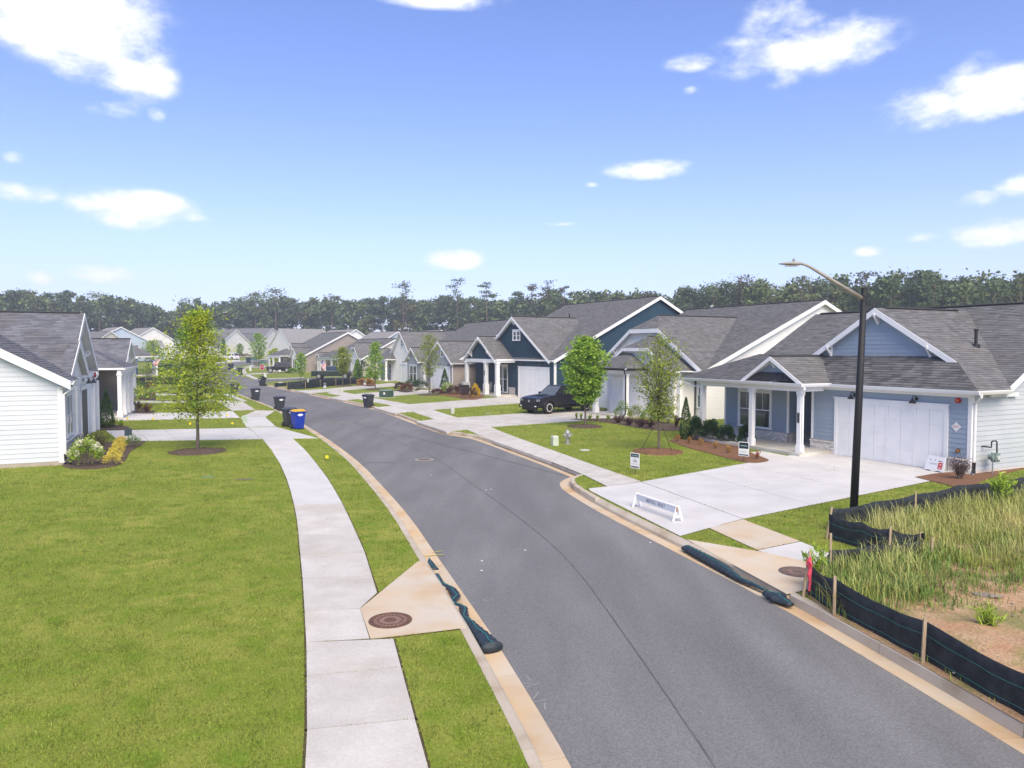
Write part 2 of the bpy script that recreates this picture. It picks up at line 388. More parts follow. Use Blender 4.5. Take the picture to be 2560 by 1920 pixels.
def kerb(pl, side, drops, name):
    """kerb stones and gutter slabs along the face line; side=+1 road is to the right of the line"""
    root = empty(name); root['kind'] = 'structure'
    pts = resample(pl, .75); L = 0; seg = []
    groups = []; cur = [pts[0]]
    for a, b in zip(pts, pts[1:]):
        cur.append(b)
        if len(cur) >= 5: groups.append(cur); cur = [b]
    if len(cur) > 1: groups.append(cur)
    for g in groups:
        mid = g[len(g) // 2]
        drop = any((mid - c).length < r for c, r in drops)
        # trim the ends a little so that a joint shows
        g = [Vector(p) for p in g]
        d0 = (g[1] - g[0]).normalized(); d1 = (g[-1] - g[-2]).normalized(); g[0] = g[0] + d0 * .007; g[-1] = g[-1] - d1 * .007
        q = lambda off: offset_pl(g, off * side)
        top = -.065 if drop else 0.012
        sec = [(-.155, ZR - .02), (-.155, .008), (-.03, top), (0.0, top - .02), (.018, ZR - .016), (.018, -.3), (-.155, -.3)]
        gut = [(.02, ZR - .02), (.36, ZR + .006), (.36, -.3), (.02, -.3)]
        for prof, nm, m in ((sec[1:], 'kerb_stone', CURB), (gut, 'gutter_slab', GUTT)):
            mb = MB(); k = len(prof); lines = [q(o) for o, z in prof]
            for i in range(len(g)):
                for j in range(k): mb.v.append((lines[j][i].x, lines[j][i].y, prof[j][1]))
            for i in range(len(g) - 1):
                for j in range(k):
                    a = i * k + j; b = i * k + (j + 1) % k
                    mb.f.append((a, b, b + k, a + k) if side > 0 else (a, a + k, b + k, b))
            mb.f.append(tuple(range(k))); mb.f.append(tuple((len(g) - 1) * k + j for j in range(k - 1, -1, -1)))
            mb.build(nm, m, root)
    return root
def dp(u, v, r): return (G(u, v, ZR).to_2d(), r)
kerb([p for p in LC if p.y < 97], 1, [dp(745, 1065, 3.2), dp(655, 1012, 2.8), dp(583, 984, 3)], 'kerb')
kerb([p for p in RC if p.y < 98.5], -1, [dp(1560, 1297, 3.4), dp(1077, 1070, 3.0), dp(960, 1028, 2.6), dp(838, 999, 3), dp(755, 982, 3)], 'kerb')

# seam between the two paving lanes, and marks on the asphalt
def strip(name, pl, w, z, m, parent=None, kind='structure'):
    a, b = offset_pl(pl, -w / 2), offset_pl(pl, w / 2); mb = MB(); n = len(pl)
    for p in a + b: mb.v.append((p.x, p.y, z))
    for i in range(n - 1): mb.f.append((i, n + i, n + i + 1, i + 1))
    o = mb.build(name, m, parent)
    if parent is None: o['kind'] = kind
    return o
seam = resample(smooth_pl(PX((1790, 1920), (1600, 1640), (1427, 1400), (1300, 1295), (1215, 1234), (1158, 1193), (1080, 1139), (998, 1106), (925, 1074), (874, 1046), (808, 1014), (740, 988), z=ZR), 2), .4)
seam = [p + Vector((random.uniform(-.006, .006), 0)) for p in seam]
strip('road_seam', seam, .025, ZR + .004, SEAM, road)
CHALK = mat('chalk_mark', (.26, .26, .25), rough=.9); YEL = mat('yellow_paint', (.55, .47, .06), rough=.8)
def ground_dash(name, u, v, L, w, ang, m, z=ZR + .005):
    c = G(u, v, z); d = Vector((math.cos(ang), math.sin(ang), 0)) * L / 2; n = Vector((-d.y, d.x, 0)).normalized() * w / 2
    mb = MB(); mb.poly([c - d - n, c + d - n, c + d + n, c - d + n]); return mb.build(name, m, road)
for (u, v, L, a) in ((838, 1056, .9, .1), (800, 1049, .9, .1), (785, 1060, .8, .1), (870, 1054, .8, .1), (915, 1052, .7, .1), (950, 1050, .6, .1)):
    ground_dash('paint_dash', u, v, L, .05, a, YEL)
ground_dash('paint_dash', 1079, 1388, .55, .035, .25, YEL, ZR + .02); ground_dash('paint_dash', 1093, 1379, .25, .03, .6, YEL, ZR + .02)
for (u, v, L, a) in ((1322, 1696, .16, 1.9), (1332, 1712, .2, .6), (1340, 1738, .22, 1.2), (1352, 1752, .18, .3), (1362, 1765, .2, 1.6), (1322, 1708, .12, .2), (1222, 1501, .2, .4), (1212, 1499, .12, 1.2)):
    ground_dash('chalk_stroke', u, v, L, .022, a, CHALK)
for (u, v) in ((1313, 1375), (1205, 1402), (1204, 1426), (1626, 1356), (1215, 1224), (1228, 1223), (1078, 1188)):
    c = G(u, v, ZR + .004); MB().lathe([(.03, 0), (.03, .003)], 7, c).build('paint_spot', solid('white_spot', (.7, .7, .68)), road)
for (u, v, L) in ((965, 1156, 1.6), (690, 960, 4), (720, 961, 3)):
    ground_dash('pale_patch', u, v, L, .35, .05, mat('pale_patch', (.17, .168, .16), (.13, .13, .13), 3, rough=.95), ZR + .004)

# sidewalks
def xat(pl, v):
    pl = sorted(pl, key=lambda p: p[1])
    if v <= pl[0][1]: return pl[0][0]
    for a, b in zip(pl, pl[1:]):
        if v <= b[1]: return a[0] + (b[0] - a[0]) * (v - a[1]) / (b[1] - a[1])
    a, b = pl[-2], pl[-1]; return b[0] + (b[0] - a[0]) * (v - b[1]) / (b[1] - a[1])
SOIL = mat('edge_soil', (.05, .038, .022), (.08, .06, .03), 20, rough=1)
def slab(name, pts, m, parent, top=.014, thick=.12, gap=.009, edge=True):
    c = sum((Vector(p[:2]) for p in pts), Vector((0, 0))) / len(pts)
    q = []
    for p in pts:
        p = Vector(p[:2]); d = c - p; q.append(p + d * min(.4, gap * 1.4 / max(d.length, .01)))
    HARD.append([(p.x, p.y) for p in q])
    if edge and c.y < 30: drape('edge_soil', [p + (p - c).normalized() * .045 for p in q], SOIL, .006, parent)
    return drape(name, q, m, top, parent, thick=thick)
walk = empty('sidewalk'); walk['kind'] = 'structure'
LW = [(761, 1920), (766, 1833), (765, 1617), (757, 1463), (742, 1300), (733, 1253), (720, 1207), (700, 1160), (676, 1122), (655, 1097)]
RWa = [(1072, 1920), (1039, 1800), (1003, 1666), (984, 1595)]
RWb = [(925, 1599), (899, 1524), (944, 1483), (911, 1377), (876, 1300), (856, 1259), (825, 1204), (792, 1160), (762, 1124), (730, 1095)]
vj = [2120, 1960, 1826, 1692, 1607]
for a, b in zip(vj, vj[1:]):
    ta, tb = a - .029 * (a - 875), b - (.029 if b > 1610 else .012) * (b - 875)
    slab('sidewalk_slab', PX((xat(LW, a), a), (xat(RWa, ta), ta), (xat(RWa, tb), tb), (xat(LW, b), b)), CONC, walk)
vj = [1607, 1530, 1448, 1388, 1340, 1302, 1264, 1228, 1200, 1178, 1159, 1142, 1126, 1112, 1098]
for a, b in zip(vj, vj[1:]):
    ta, tb = a - .012 * (a - 875), b - .012 * (b - 875)
    if a == 1530: slab('sidewalk_slab', PX((xat(LW, a), a), (899, 1524), (944, 1483), (xat(RWb, tb), tb), (xat(LW, b), b)), CONC, walk)
    else: slab('sidewalk_slab', PX((xat(LW, a), a), (xat(RWb, ta), ta), (xat(RWb, tb), tb), (xat(LW, b), b)), CONC if a > 1300 else CONCN, walk)
inl = slab('inlet_top', PX((899, 1524), (1045, 1405), (1064, 1407), (1167, 1571), (984, 1593), (925, 1599)), CONCT, walk, top=.02, thick=.13)
def quad_slabs(parent, a, b, c, d, nu, nv, m, name='driveway_slab', top=.013):
    """corners in pixels: a->b along the street, d->c opposite; split nu x nv"""
    P = [G(*p).to_2d() for p in (a, b, c, d)]
    f = lambda s, t: P[0].lerp(P[1], s).lerp(P[3].lerp(P[2], s), t)
    for i in range(nu):
        for j in range(nv):
            slab(name, [f(i / nu, j / nv), f((i + 1) / nu, j / nv), f((i + 1) / nu, (j + 1) / nv), f(i / nu, (j + 1) / nv)], m, parent, top)
def driveway(name='driveway'):
    e = empty(name); e['kind'] = 'structure'; return e
# left side
d = driveway(); quad_slabs(d, (692, 1068), (796, 1096), (655, 1098), (619, 1069), 1, 1, CONCN); quad_slabs(d, (655, 1098), (619, 1070), (265, 1077), (300, 1104), 2, 5, CONCN)
quad_slabs(walk, (616, 1068), (690, 1067), (663, 1043), (602, 1044), 1, 1, CONCN, 'sidewalk_slab')
d = driveway(); quad_slabs(d, (640, 1026), (688, 1027), (664, 1043), (600, 1044), 1, 2, CONC); quad_slabs(d, (600, 1044.5), (581, 1028), (240, 1036), (255, 1053), 1, 5, CONCN)
quad_slabs(walk, (580, 1027), (640, 1025), (606, 1004), (545, 1004), 1, 4, CONC, 'sidewalk_slab')
quad_slabs(walk, (606, 1003.5), (618, 1003), (575, 985), (545, 985), 1, 3, CONC, 'sidewalk_slab')
d = driveway(); quad_slabs(d, (540, 1002), (600, 1003), (335, 1009), (340, 1002.5), 4, 1, CONCN); quad_slabs(d, (520, 985), (590, 985), (300, 990), (300, 983), 4, 1, CONCN)
# right side
d1 = driveway(); quad_slabs(d1, (1477, 1229), (1700, 1341), (1857, 1298), (1602, 1205), 2, 1, CONCN); quad_slabs(d1, (1603, 1205), (1858, 1298), (2411, 1186), (2036, 1128), 2, 4, CONCN)
slab('driveway_slab', PX((1925, 1152), (1980, 1143), (1905, 1128), (1860, 1133)), CONCN, d1, top=.017)
slab('driveway_slab', PX((1470, 1222), (1477, 1229), (1602, 1205), (1518, 1217)), CONCN, d1, top=.011)
d = driveway(); quad_slabs(d, (1040, 1054), (1116, 1080), (1226, 1068), (1085, 1048), 2, 1, CONC); quad_slabs(d, (1086, 1048), (1227, 1068), (1560, 1045), (1420, 1026), 2, 5, CONC)
quad_slabs(d, (1420, 1026), (1560, 1045), (1590, 1040), (1475, 1022), 2, 1, CONC)
d = driveway(); quad_slabs(d, (934, 1019), (988, 1034), (1083, 1025), (1023, 1011), 1, 1, CONC); quad_slabs(d, (1023, 1011), (1083, 1025), (1400, 1000), (1296, 990), 2, 5, CONC)
d = driveway(); quad_slabs(d, (822, 994), (858, 1001), (950, 992.5), (905, 983), 1, 1, CONC); quad_slabs(d, (905, 983), (950, 992.5), (1135, 978), (1050, 974), 2, 4, CONC)
d = driveway(); quad_slabs(d, (738, 977), (772, 984), (850, 977), (810, 973), 1, 1, CONC); quad_slabs(d, (810, 973), (850, 977), (1030, 962), (975, 958), 2, 4, CONC)
S1 = [(817, 983), (895, 998), (971, 1013), (1025, 1028), (1085, 1048), (1131, 1060), (1166, 1074), (1195, 1087), (1240, 1106), (1300, 1127), (1380, 1156), (1455, 1186), (1518, 1217)]
S2 = [(840, 976), (905, 990), (1023, 1011), (1082, 1025), (1145, 1045), (1190, 1057), (1226, 1068), (1262, 1083), (1300, 1097), (1350, 1115), (1406, 1135), (1500, 1169), (1602, 1204)]
a_, b_ = resample(PX(*S1), 1e9), resample(PX(*S2), 1e9)
for i in range(len(S1) - 1):
    n = max(1, int(round((b_[i + 1] - b_[i]).length / 1.9)))
    for k in range(n):
        slab('sidewalk_slab', [a_[i].lerp(a_[i + 1], k / n), a_[i].lerp(a_[i + 1], (k + 1) / n), b_[i].lerp(b_[i + 1], (k + 1) / n), b_[i].lerp(b_[i + 1], k / n)], CONC, walk, top=.019)
quad_slabs(walk, (770, 972), (765, 967), (700, 955), (690, 959), 3, 1, CONC, 'sidewalk_slab')
slab('sidewalk_slab', PX((1772, 1321), (1857, 1299), (2001, 1354), (1893, 1376)), CONCT, walk)
slab('sidewalk_slab', PX((1893, 1377), (2002, 1355), (2118, 1403), (2085, 1422), (1905, 1381)), CONCN, walk)
inr = slab('inlet_top', PX((1716, 1350), (1904, 1381), (2077, 1420), (2019, 1476), (1966, 1487)), CONCT, walk, top=.02, thick=.13)
HARD.append([tuple(p) for p in PX((1680, 1345), (1716, 1350), (1966, 1490), (1900, 1480))])

# far road, cross street and far walks (beyond the 100 m line the kerbs are too low to read)
far_road = drape('road', PX((637, 957), (625, 948), (599, 938), (580, 927), (577, 920), (592, 915), (625, 912), (680, 907), (730, 901), (728, 896), (640, 901.5), (600, 904.5), (560, 908), (528, 915), (500, 927), (478, 943), (455, 956.9)), ASPH, .02)
drape('road', PX((636, 956.5), (626, 949.5), (690, 948), (760, 945.5), (830, 943), (910, 942), (910, 948), (760, 950.5), (690, 953.5)), ASPH, .024)
mb = MB(); mb.poly([(-47.5, 95.2, ZR + .006), (-31.5, 95.2, ZR + .006), (-33.2, 101, .03), (-50, 101, .03)]); rr_ = mb.build('road', ASPH); rr_['kind'] = 'structure'
fw = empty('far_sidewalk'); fw['kind'] = 'structure'
def fslab(pts, m=CONC, z=.03): return drape('sidewalk_slab', PX(*pts), m, z, fw)
fslab([(636, 949), (652, 949), (618, 935), (607, 937)]); fslab([(607, 937), (618, 935), (612, 921), (598, 922)]); fslab([(598, 922), (612, 921), (650, 913), (630, 912.5)])
fslab([(582, 923), (612, 924), (620, 919), (585, 919)]); fslab([(600, 938), (640, 936), (700, 932), (700, 930), (630, 934)]); fslab([(612, 918.6), (645, 919.5), (690, 916), (680, 914.6)])
fslab([(652, 949.2), (760, 945.2), (760, 943.8), (660, 947)]); fslab([(480, 913), (560, 907.5), (640, 901.3), (640, 899.8), (560, 905), (480, 910)])
fslab([(570, 904.5), (600, 903), (600, 899.3), (565, 900)], CONCN); fslab([(640, 901), (672, 898.4), (690, 896), (684, 893.5), (655, 892.5), (660, 894), (672, 896)], CONCN)

# manhole covers
def manhole(name, c, r, label, m, m2):
    e = empty(name, c, 0, label, 'manhole')
    MB().lathe([(r, -.02), (r, .006), (r * .99, .010), (r * .86, .010), (r * .85, .004), (r * .5, .004), (r * .2, .004)], 40).build('frame', m, e)
    lid = MB(); lid.lathe([(r * .845, 0), (r * .845, .011), (r * .80, .013), (r * .77, .006), (r * .62, .006), (r * .60, .013), (r * .52, .013), (r * .5, .006), (r * .3, .006), (r * .28, .013), (r * .1, .013)], 40)
    for k in range(24):
        a = k * math.pi / 12; lid.bar((math.cos(a) * r * .63, math.sin(a) * r * .63, .009), (math.cos(a) * r * .75, math.sin(a) * r * .75, .009), .02, .008)
    li = lid.build('lid', m2, e); MB().lathe([(r * .49, .0065), (r * .49, .0095), (r * .31, .0095)], 32).build('lid_ring', mat('worn_iron', (.27, .165, .125), (.19, .12, .095), 20, rough=.8), li); MB().lathe([(r * .77, .0065), (r * .77, .0092), (r * .62, .0092)], 32).build('lid_ring', MATS['worn_iron'], li)
    return e
manhole('manhole_cover', G(976, 1551, .02), .36, 'rusty round manhole cover in the tan inlet slab beside the left sidewalk', IRON, IRON)
manhole('manhole_cover', G(1993, 1430, .02), .36, 'grey brown manhole cover in the tan slab by the lamp post', IRONG, IRONG)
mc = manhole('manhole_cover', G(1061, 1149, ZR + .004), .28, 'manhole cover with a pale concrete collar in the middle of the road', IRONG, IRONG)
MB().lathe([(.40, 0), (.40, .005), (.29, .006)], 32).build('collar', mat('collar_concrete', (.34, .32, .28), (.28, .27, .24), 6), mc)
vb = empty('valve_cover', G(1462, 1125.5, .005), 0, 'small flat round white cover set in the lawn near the hydrant', 'valve cover'); MB().lathe([(.23, 0), (.23, .015), (.2, .02)], 20).build('lid', solid('white_cover', (.62, .62, .58)), vb)
vb = empty('valve_cover', G(1221, 1033.5, .005), 0, 'small flat grey cover in the grass strip before the black truck', 'valve cover'); MB().lathe([(.22, 0), (.22, .015), (.2, .02)], 16).build('lid', solid('grey_cover', (.4, .42, .38)), vb)
vb = empty('valve_cover', G(520, 1193, .005), 0, 'pale green irrigation box lid sunk in the left lawn', 'valve cover'); BOX(-.2, .2, -.12, .12, 0, .02).build('lid', solid('green_lid', (.16, .25, .12)), vb)
vb = empty('valve_cover', G(610, 1199, .005), 0, 'brown irrigation box lid sunk in the left lawn', 'valve cover'); BOX(-.3, .3, -.1, .1, 0, .015).build('lid', solid('brown_lid', (.13, .10, .06)), vb)
# ------------------------------------------------------------------ houses
HOUSES = []
class House:
    """local axes: x along the facade (left to right seen from the street), y away from the street, z up"""
    def __init__(s, label, C, deg, side=1, det=0, shing=None, base=None, scale=1.0):
        a = R_(deg); s.det = det; s.sh = shing or (SHINGF if det == 0 else SHING)
        if side == 1: ux, uy = math.sin(a), -math.cos(a)
        else: ux, uy = -math.sin(a), math.cos(a)
        z = hgt(C[1]) if base is None else base
        s.root = empty('house', (C[0], C[1], z), math.atan2(uy, ux), label, 'house', scale=scale)
        HOUSES.append(s)
    def P(s, name, mb, m, parent=None, **k): return mb.build(name, m, parent or s.root, **k)
    # ---- walls
    def frame(s, p0, p1):
        p0, p1 = Vector(p0), Vector(p1); d = (p1 - p0).normalized(); n = Vector((d.y, -d.x))
        return (lambda t, o, z: Vector((p0.x + d.x * t + n.x * o, p0.y + d.y * t + n.y * o, z))), (p1 - p0).length
    def wall(s, p0, p1, prof, style, m, det=None, expo=.18, name='wall', back=None):
        T, L = s.frame(p0, p1); det = s.det if det is None else det
        if isinstance(prof, (int, float)): prof = [(0, 0), (L, 0), (L, prof), (0, prof)]
        if isinstance(prof, tuple): prof = [(0, prof[0]), (L, prof[0]), (L, prof[1]), (0, prof[1])]
        if area2(prof) < 0: prof = prof[::-1]
        w = MB(); n3 = T(0, 1, 0) - T(0, 0, 0)
        w.prism([T(t, -.1, z) for t, z in prof], n3 * .1)
        w = s.P(name, w, back or m)
        zs = [z for t, z in prof]; z0, z1 = min(zs), max(zs)
        if style == 'lap' and det > 0:
            J = MB(); z = z0; first = True
            while z < z1 - .02:
                p = clip(clip(prof, 0, -1, -z), 0, 1, z + expo)
                if len(p) > 2 and abs(area2(p)) > .01:
                    mb = MB() if det == 2 else J
                    k = len(p); n0 = len(mb.v); o = lambda q: .021 - .016 * (q[1] - z) / expo
                    mb.v += [tuple(T(q[0], .0005, q[1])) for q in p] + [tuple(T(q[0], o(q), q[1])) for q in p]
                    mb.f.append(tuple(range(n0 + k, n0 + 2 * k)))
                    for i in range(k):
                        j = (i + 1) % k; mb.f.append((n0 + i, n0 + j, n0 + k + j, n0 + k + i))
                    if det == 2: s.P('siding_board', mb, m, w)
                z += expo
            if det == 1: o = s.P('siding_boards', J, m, w); o['kind'] = 'stuff'
        if style == 'batten' and det > 0:
            J = MB(); t = min(q[0] for q in prof) + .2; t1 = max(q[0] for q in prof)
            while t < t1:
                p = clip(clip(prof, -1, 0, -t), 1, 0, t + .05)
                if len(p) > 2 and abs(area2(p)) > .003:
                    mb = MB(); mb.prism([T(q[0], .0005, q[1]) for q in p], n3 * .022); s.P('batten', mb, m, w)
                t += .42
        return w
    def bricks(s, p0, p1, z0, z1, single=True, cap=True):
        T, L = s.frame(p0, p1)
        back = MB(); n3 = T(0, 1, 0) - T(0, 0, 0)
        back.prism([T(-.0, .0, z0), T(L, .0, z0), T(L, .0, z1), T(0, .0, z1)], n3 * .06)
        w = s.P('brick_skirt', back, MORTAR)
        bh, bl = .057, .194; rows = int((z1 - z0 - (.07 if cap else 0)) / (bh + .010)); J = MB(); me = None
        for r in range(rows):
            z = z0 + .008 + r * (bh + .010); t = -(bl / 2 if r % 2 else 0)
            while t < L:
                a, b = max(t, 0), min(t + bl, L)
                if b - a > .03:
                    mb = MB() if single else J
                    q = [T(a, .058, z), T(b, .058, z), T(b, .085, z), T(a, .085, z), T(a, .058, z + bh), T(b, .058, z + bh), T(b, .085, z + bh), T(a, .085, z + bh)]
                    q = [q[3], q[2], q[1], q[0], q[7], q[6], q[5], q[4]]
                    mb.hexa(q)
                    if single: s.P('brick', mb, BRICK, w)
                t += bl + .010
        if cap:
            t = 0
            while t < L:
                b = min(t + .066, L); mb = MB() if single else J
                zc = z0 + .012 + rows * (bh + .010)
                q = [T(t, .0, zc), T(b, .0, zc), T(b, .11, zc), T(t, .11, zc), T(t, .0, zc + .075), T(b, .0, zc + .075), T(b, .11, zc + .06), T(t, .11, zc + .06)]
                q = [q[3], q[2], q[1], q[0], q[7], q[6], q[5], q[4]]; mb.hexa(q)
                if single: s.P('brick', mb, BRICK, w)
                t += .076
        if not single: o = s.P('brickwork', J, BRICKJ, w); o['kind'] = 'stuff'
        return w
    # ---- roofs
    def roof(s, pts, det=None, single=False, expo=.15, th=.13, name='roof', edge=None, tabw=(.26, .40)):
        det = s.det if det is None else det
        pts = [Vector(p) for p in pts]; n = (pts[1] - pts[0]).cross(pts[2] - pts[0]).normalized()
        if n.z < 0: pts = pts[::-1]; n = -n
        deck = MB(); k = len(pts); deck.prism([p - Vector((0, 0, th)) for p in pts], (0, 0, th))
        if det == 0:
            dk = s.P('roof', deck, edge or WHITE); pl = MB()
            pl.prism([p + n * .004 for p in pts], n * .03); s.P('shingles', pl, s.sh, dk)
            return dk
        dk = s.P('roof', deck, edge or WHITE)
        felt = MB(); felt.prism([p + n * .003 for p in pts], n * .008); s.P('underlay', felt, ROOFD, dk)
        e = Vector((0, 0, 1)).cross(n).normalized(); g = n.cross(e).normalized()
        if g.z < 0: g = -g; e = -e
        o = pts[0]; q2 = [((p - o).dot(e), (p - o).dot(g)) for p in pts]
        if area2(q2) < 0: q2 = q2[::-1]
        x0, x1 = min(p[0] for p in q2), max(p[0] for p in q2); y0, y1 = min(p[1] for p in q2), max(p[1] for p in q2)
        J = MB(); y = y0 - .03; rr = random.Random(int(abs(o.x * 977 + o.y * 131 + o.z * 17)) + 3)
        while y < y1:
            band = clip(clip(q2, 0, -1, -y), 0, 1, y + expo)
            if len(band) > 2:
                x = min(p[0] for p in band) - rr.uniform(0, .3); xe = max(p[0] for p in band)
                while x < xe:
                    w_ = rr.uniform(*tabw); p = clip(clip(band, -1, 0, -x), 1, 0, x + w_ - .004); drop = rr.choice((0, 0, .004, .009))
                    if len(p) > 2 and abs(area2(p)) > .0008:
                        mb = MB() if single else J; m0 = len(mb.v); kk = len(p)
                        f = lambda c, lift: o + e * c[0] + g * c[1] + n * lift
                        lf = lambda c: .026 + drop - (.013 + drop) * (c[1] - y) / expo
                        mb.v += [tuple(f(c, .0112)) for c in p] + [tuple(f(c, lf(c))) for c in p]
                        mb.f.append(tuple(range(m0 + kk, m0 + 2 * kk)))
                        for i in range(kk):
                            j = (i + 1) % kk; mb.f.append((m0 + i, m0 + j, m0 + kk + j, m0 + kk + i))
                        if single: s.P('shingle', mb, SHINGO, dk)
                    x += w_
            y += expo
        if not single:
            ob = s.P('shingles', J, s.sh, dk); ob['kind'] = 'stuff'
        return dk
    def rake(s, a, b, h=.2, drop=0.0, name='rake_board', m=None, out=.02):
        a, b = Vector(a), Vector(b); d = (b - a).normalized()
        mb = MB(); up = Vector((0, 0, 1)); n = d.cross(up).normalized() * .018
        z = Vector((0, 0, 1))
        lo, hi = -h - drop, .006 - drop
        mb.hexa([a - n + z * lo, a + n + z * lo, b + n + z * lo, b - n + z * lo, a - n + z * hi, a + n + z * hi, b + n + z * hi, b - n + z * hi])
        return s.P(name, mb, m or WHITE)
    def ridgecap(s, a, b, m=None):
        a, b = Vector(a), Vector(b); mb = MB(); mb.tube([a + Vector((0, 0, .03)), b + Vector((0, 0, .03))], .11, 6, flat=.45); return s.P('ridge_cap', mb, m or ROOFD)
    def gutter(s, a, b, m=None, w=.13):
        """a, b at the roof edge; hangs on the side to the right of a->b"""
        a, b = Vector(a), Vector(b); d = (b - a).normalized(); n = Vector((d.y, -d.x, 0)).normalized(); z = Vector((0, 0, 1))
        mb = MB(); sec = [(0.025, -.14), (.085, -.14), (.125, -.07), (.145, -.015), (.145, .0), (.12, .0), (.10, -.06), (.025, -.10)]
        k = len(sec)
        for p in (a, b):
            for o, h in sec: mb.v.append(tuple(p + n * o + z * h))
        for i in range(k): j = (i + 1) % k; mb.f.append((i, j, j + k, i + k))
        mb.f.append(tuple(range(k - 1, -1, -1))); mb.f.append(tuple(range(k, 2 * k)))
        return s.P('gutter', mb, m or WHITE)
    def downspout(s, top, wallp, zb, m=None, kick=(0, -.25), foot=None):
        t, w = Vector(top), Vector(wallp); mb = MB()
        mb.tube([t, t + Vector((0, 0, -.12)), Vector((w.x, w.y, t.z - .38)), Vector((w.x, w.y, zb + .18)), Vector((w.x + kick[0], w.y + kick[1], zb + .05))], .045, 8)
        o = s.P('downspout', mb, m or WHITE)
        if foot is not None:
            f = MB(); f.tube([(w.x, w.y, zb + .45), (w.x, w.y, zb + .22), (w.x + kick[0], w.y + kick[1], zb + .06)], .06, 8); s.P('drain_boot', f, foot, o)
        return o
    def bracket(s, p, n, sz=.5, m=None):
        """gable bracket at point p (top, on the wall), n outward 2-D"""
        p = Vector(p); n = Vector((n[0], n[1], 0)).normalized(); z = Vector((0, 0, 1)); mb = MB()
        mb.bar(p + n * .05, p + n * .05 - z * sz, .09, .09, n); mb.bar(p - z * .03, p + n * sz * .8 - z * .03, .085, .085, z)
        mb.bar(p + n * .06 - z * sz * .85, p + n * sz * .72 - z * .08, .08, .08, z)
        return s.P('gable_bracket', mb, m or WHITE)
    def column(s, u, v, z0, z1, w=.24, m=None, base=.32, bh=.35):
        mb = MB(); c = s.P('porch_column', BOX(u - w / 2, u + w / 2, v - w / 2, v + w / 2, z0, z1), m or WHITE)
        b = MB(); b.box(u - base / 2, u + base / 2, v - base / 2, v + base / 2, z0, z0 + bh); b.box(u - base / 2 + .02, u + base / 2 - .02, v - base / 2 + .02, v + base / 2 - .02, z0 + bh, z0 + bh + .05); s.P('base', b, m or WHITE, c)
        b = MB(); b.box(u - base / 2, u + base / 2, v - base / 2, v + base / 2, z1 - .08, z1 - .001); b.box(u - w / 2 - .02, u + w / 2 + .02, v - w / 2 - .02, v + w / 2 + .02, z1 - .16, z1 - .08); s.P('capital', b, m or WHITE, c)
        return c
    def window(s, p0, p1, t0, t1, z0, z1, n=2, header=True, off=.024, grid=True):
        """double-hung windows side by side between t0 and t1 on a wall"""
        T, L = s.frame(p0, p1); mb = MB()
        def bx(a, b, o0, o1, c, d, M): 
            q = [T(a, o1, c), T(b, o1, c), T(b, o0, c), T(a, o0, c), T(a, o1, d), T(b, o1, d), T(b, o0, d), T(a, o0, d)]; M.hexa(q)
        c = .11; o = off
        bx(t0 - c, t0, o, o + .045, z0, z1, mb); bx(t1, t1 + c, o, o + .045, z0, z1, mb)
        bx(t0 - c, t1 + c, o, o + .047, z1, z1 + c * 1.3, mb); bx(t0 - c - .03, t1 + c + .03, o, o + .075, z0 - .06, z0, mb)
        if header: bx(t0 - c - .03, t1 + c + .03, o, o + .08, z1 + c * 1.3, z1 + c * 1.3 + .045, mb)
        w = (t1 - t0) / n
        for i in range(1, n): bx(t0 + w * i - .05, t0 + w * i + .05, o, o + .046, z0, z1, mb)
        f = s.P('window', mb, WHITE)
        for i in range(n):
            a, b = t0 + w * i + (.05 if i else 0), t0 + w * (i + 1) - (.05 if i < n - 1 else 0); zm = (z0 + z1) / 2
            g = MB(); bx(a, b, o, o + .012, z0, z1, g); s.P('pane', g, GLASS, f)
            if s.det >= 1:
                h = MB(); e = .045
                bx(a, a + e, o + .0125, o + .032, z0, z1, h); bx(b - e, b, o + .0125, o + .032, z0, z1, h)
                bx(a + e, b - e, o + .0125, o + .03, z0, z0 + e, h); bx(a + e, b - e, o + .0125, o + .03, z1 - e, z1, h); bx(a + e, b - e, o + .0125, o + .036, zm - e * .6, zm + e * .6, h)
                if grid: bx((a + b) / 2 - .011, (a + b) / 2 + .011, o + .0125, o + .024, zm + e * .6, z1 - e, h)
                s.P('sash', h, WHITE, f)
        return f
    def garage(s, p0, p1, t0, t1, h, cols=8, rows=1, m=None, trim=.14, det=None):
        T, L = s.frame(p0, p1); det = s.det if det is None else det
        def bx(a, b, o0, o1, c, d, M):
            M.hexa([T(a, o1, c), T(b, o1, c), T(b, o0, c), T(a, o0, c), T(a, o1, d), T(b, o1, d), T(b, o0, d), T(a, o0, d)])
        mb = MB(); bx(t0 - trim, t0, 0, .075, 0, h, mb); bx(t1, t1 + trim, 0, .075, 0, h, mb); bx(t0 - trim, t1 + trim, 0, .08, h, h + .19, mb); bx(t0 - trim - .05, t1 + trim + .05, 0, .11, h + .19, h + .235, mb)
        f = s.P('door_surround', mb, WHITE)
        d = MB(); bx(t0, t1, 0, .022, .012, h, d); d = s.P('garage_door', d, m or WHITE)
        sl = MB(); bx(t0, t1, 0, .03, 0, .012, sl); s.P('weather_seal', sl, BLACKM, d)
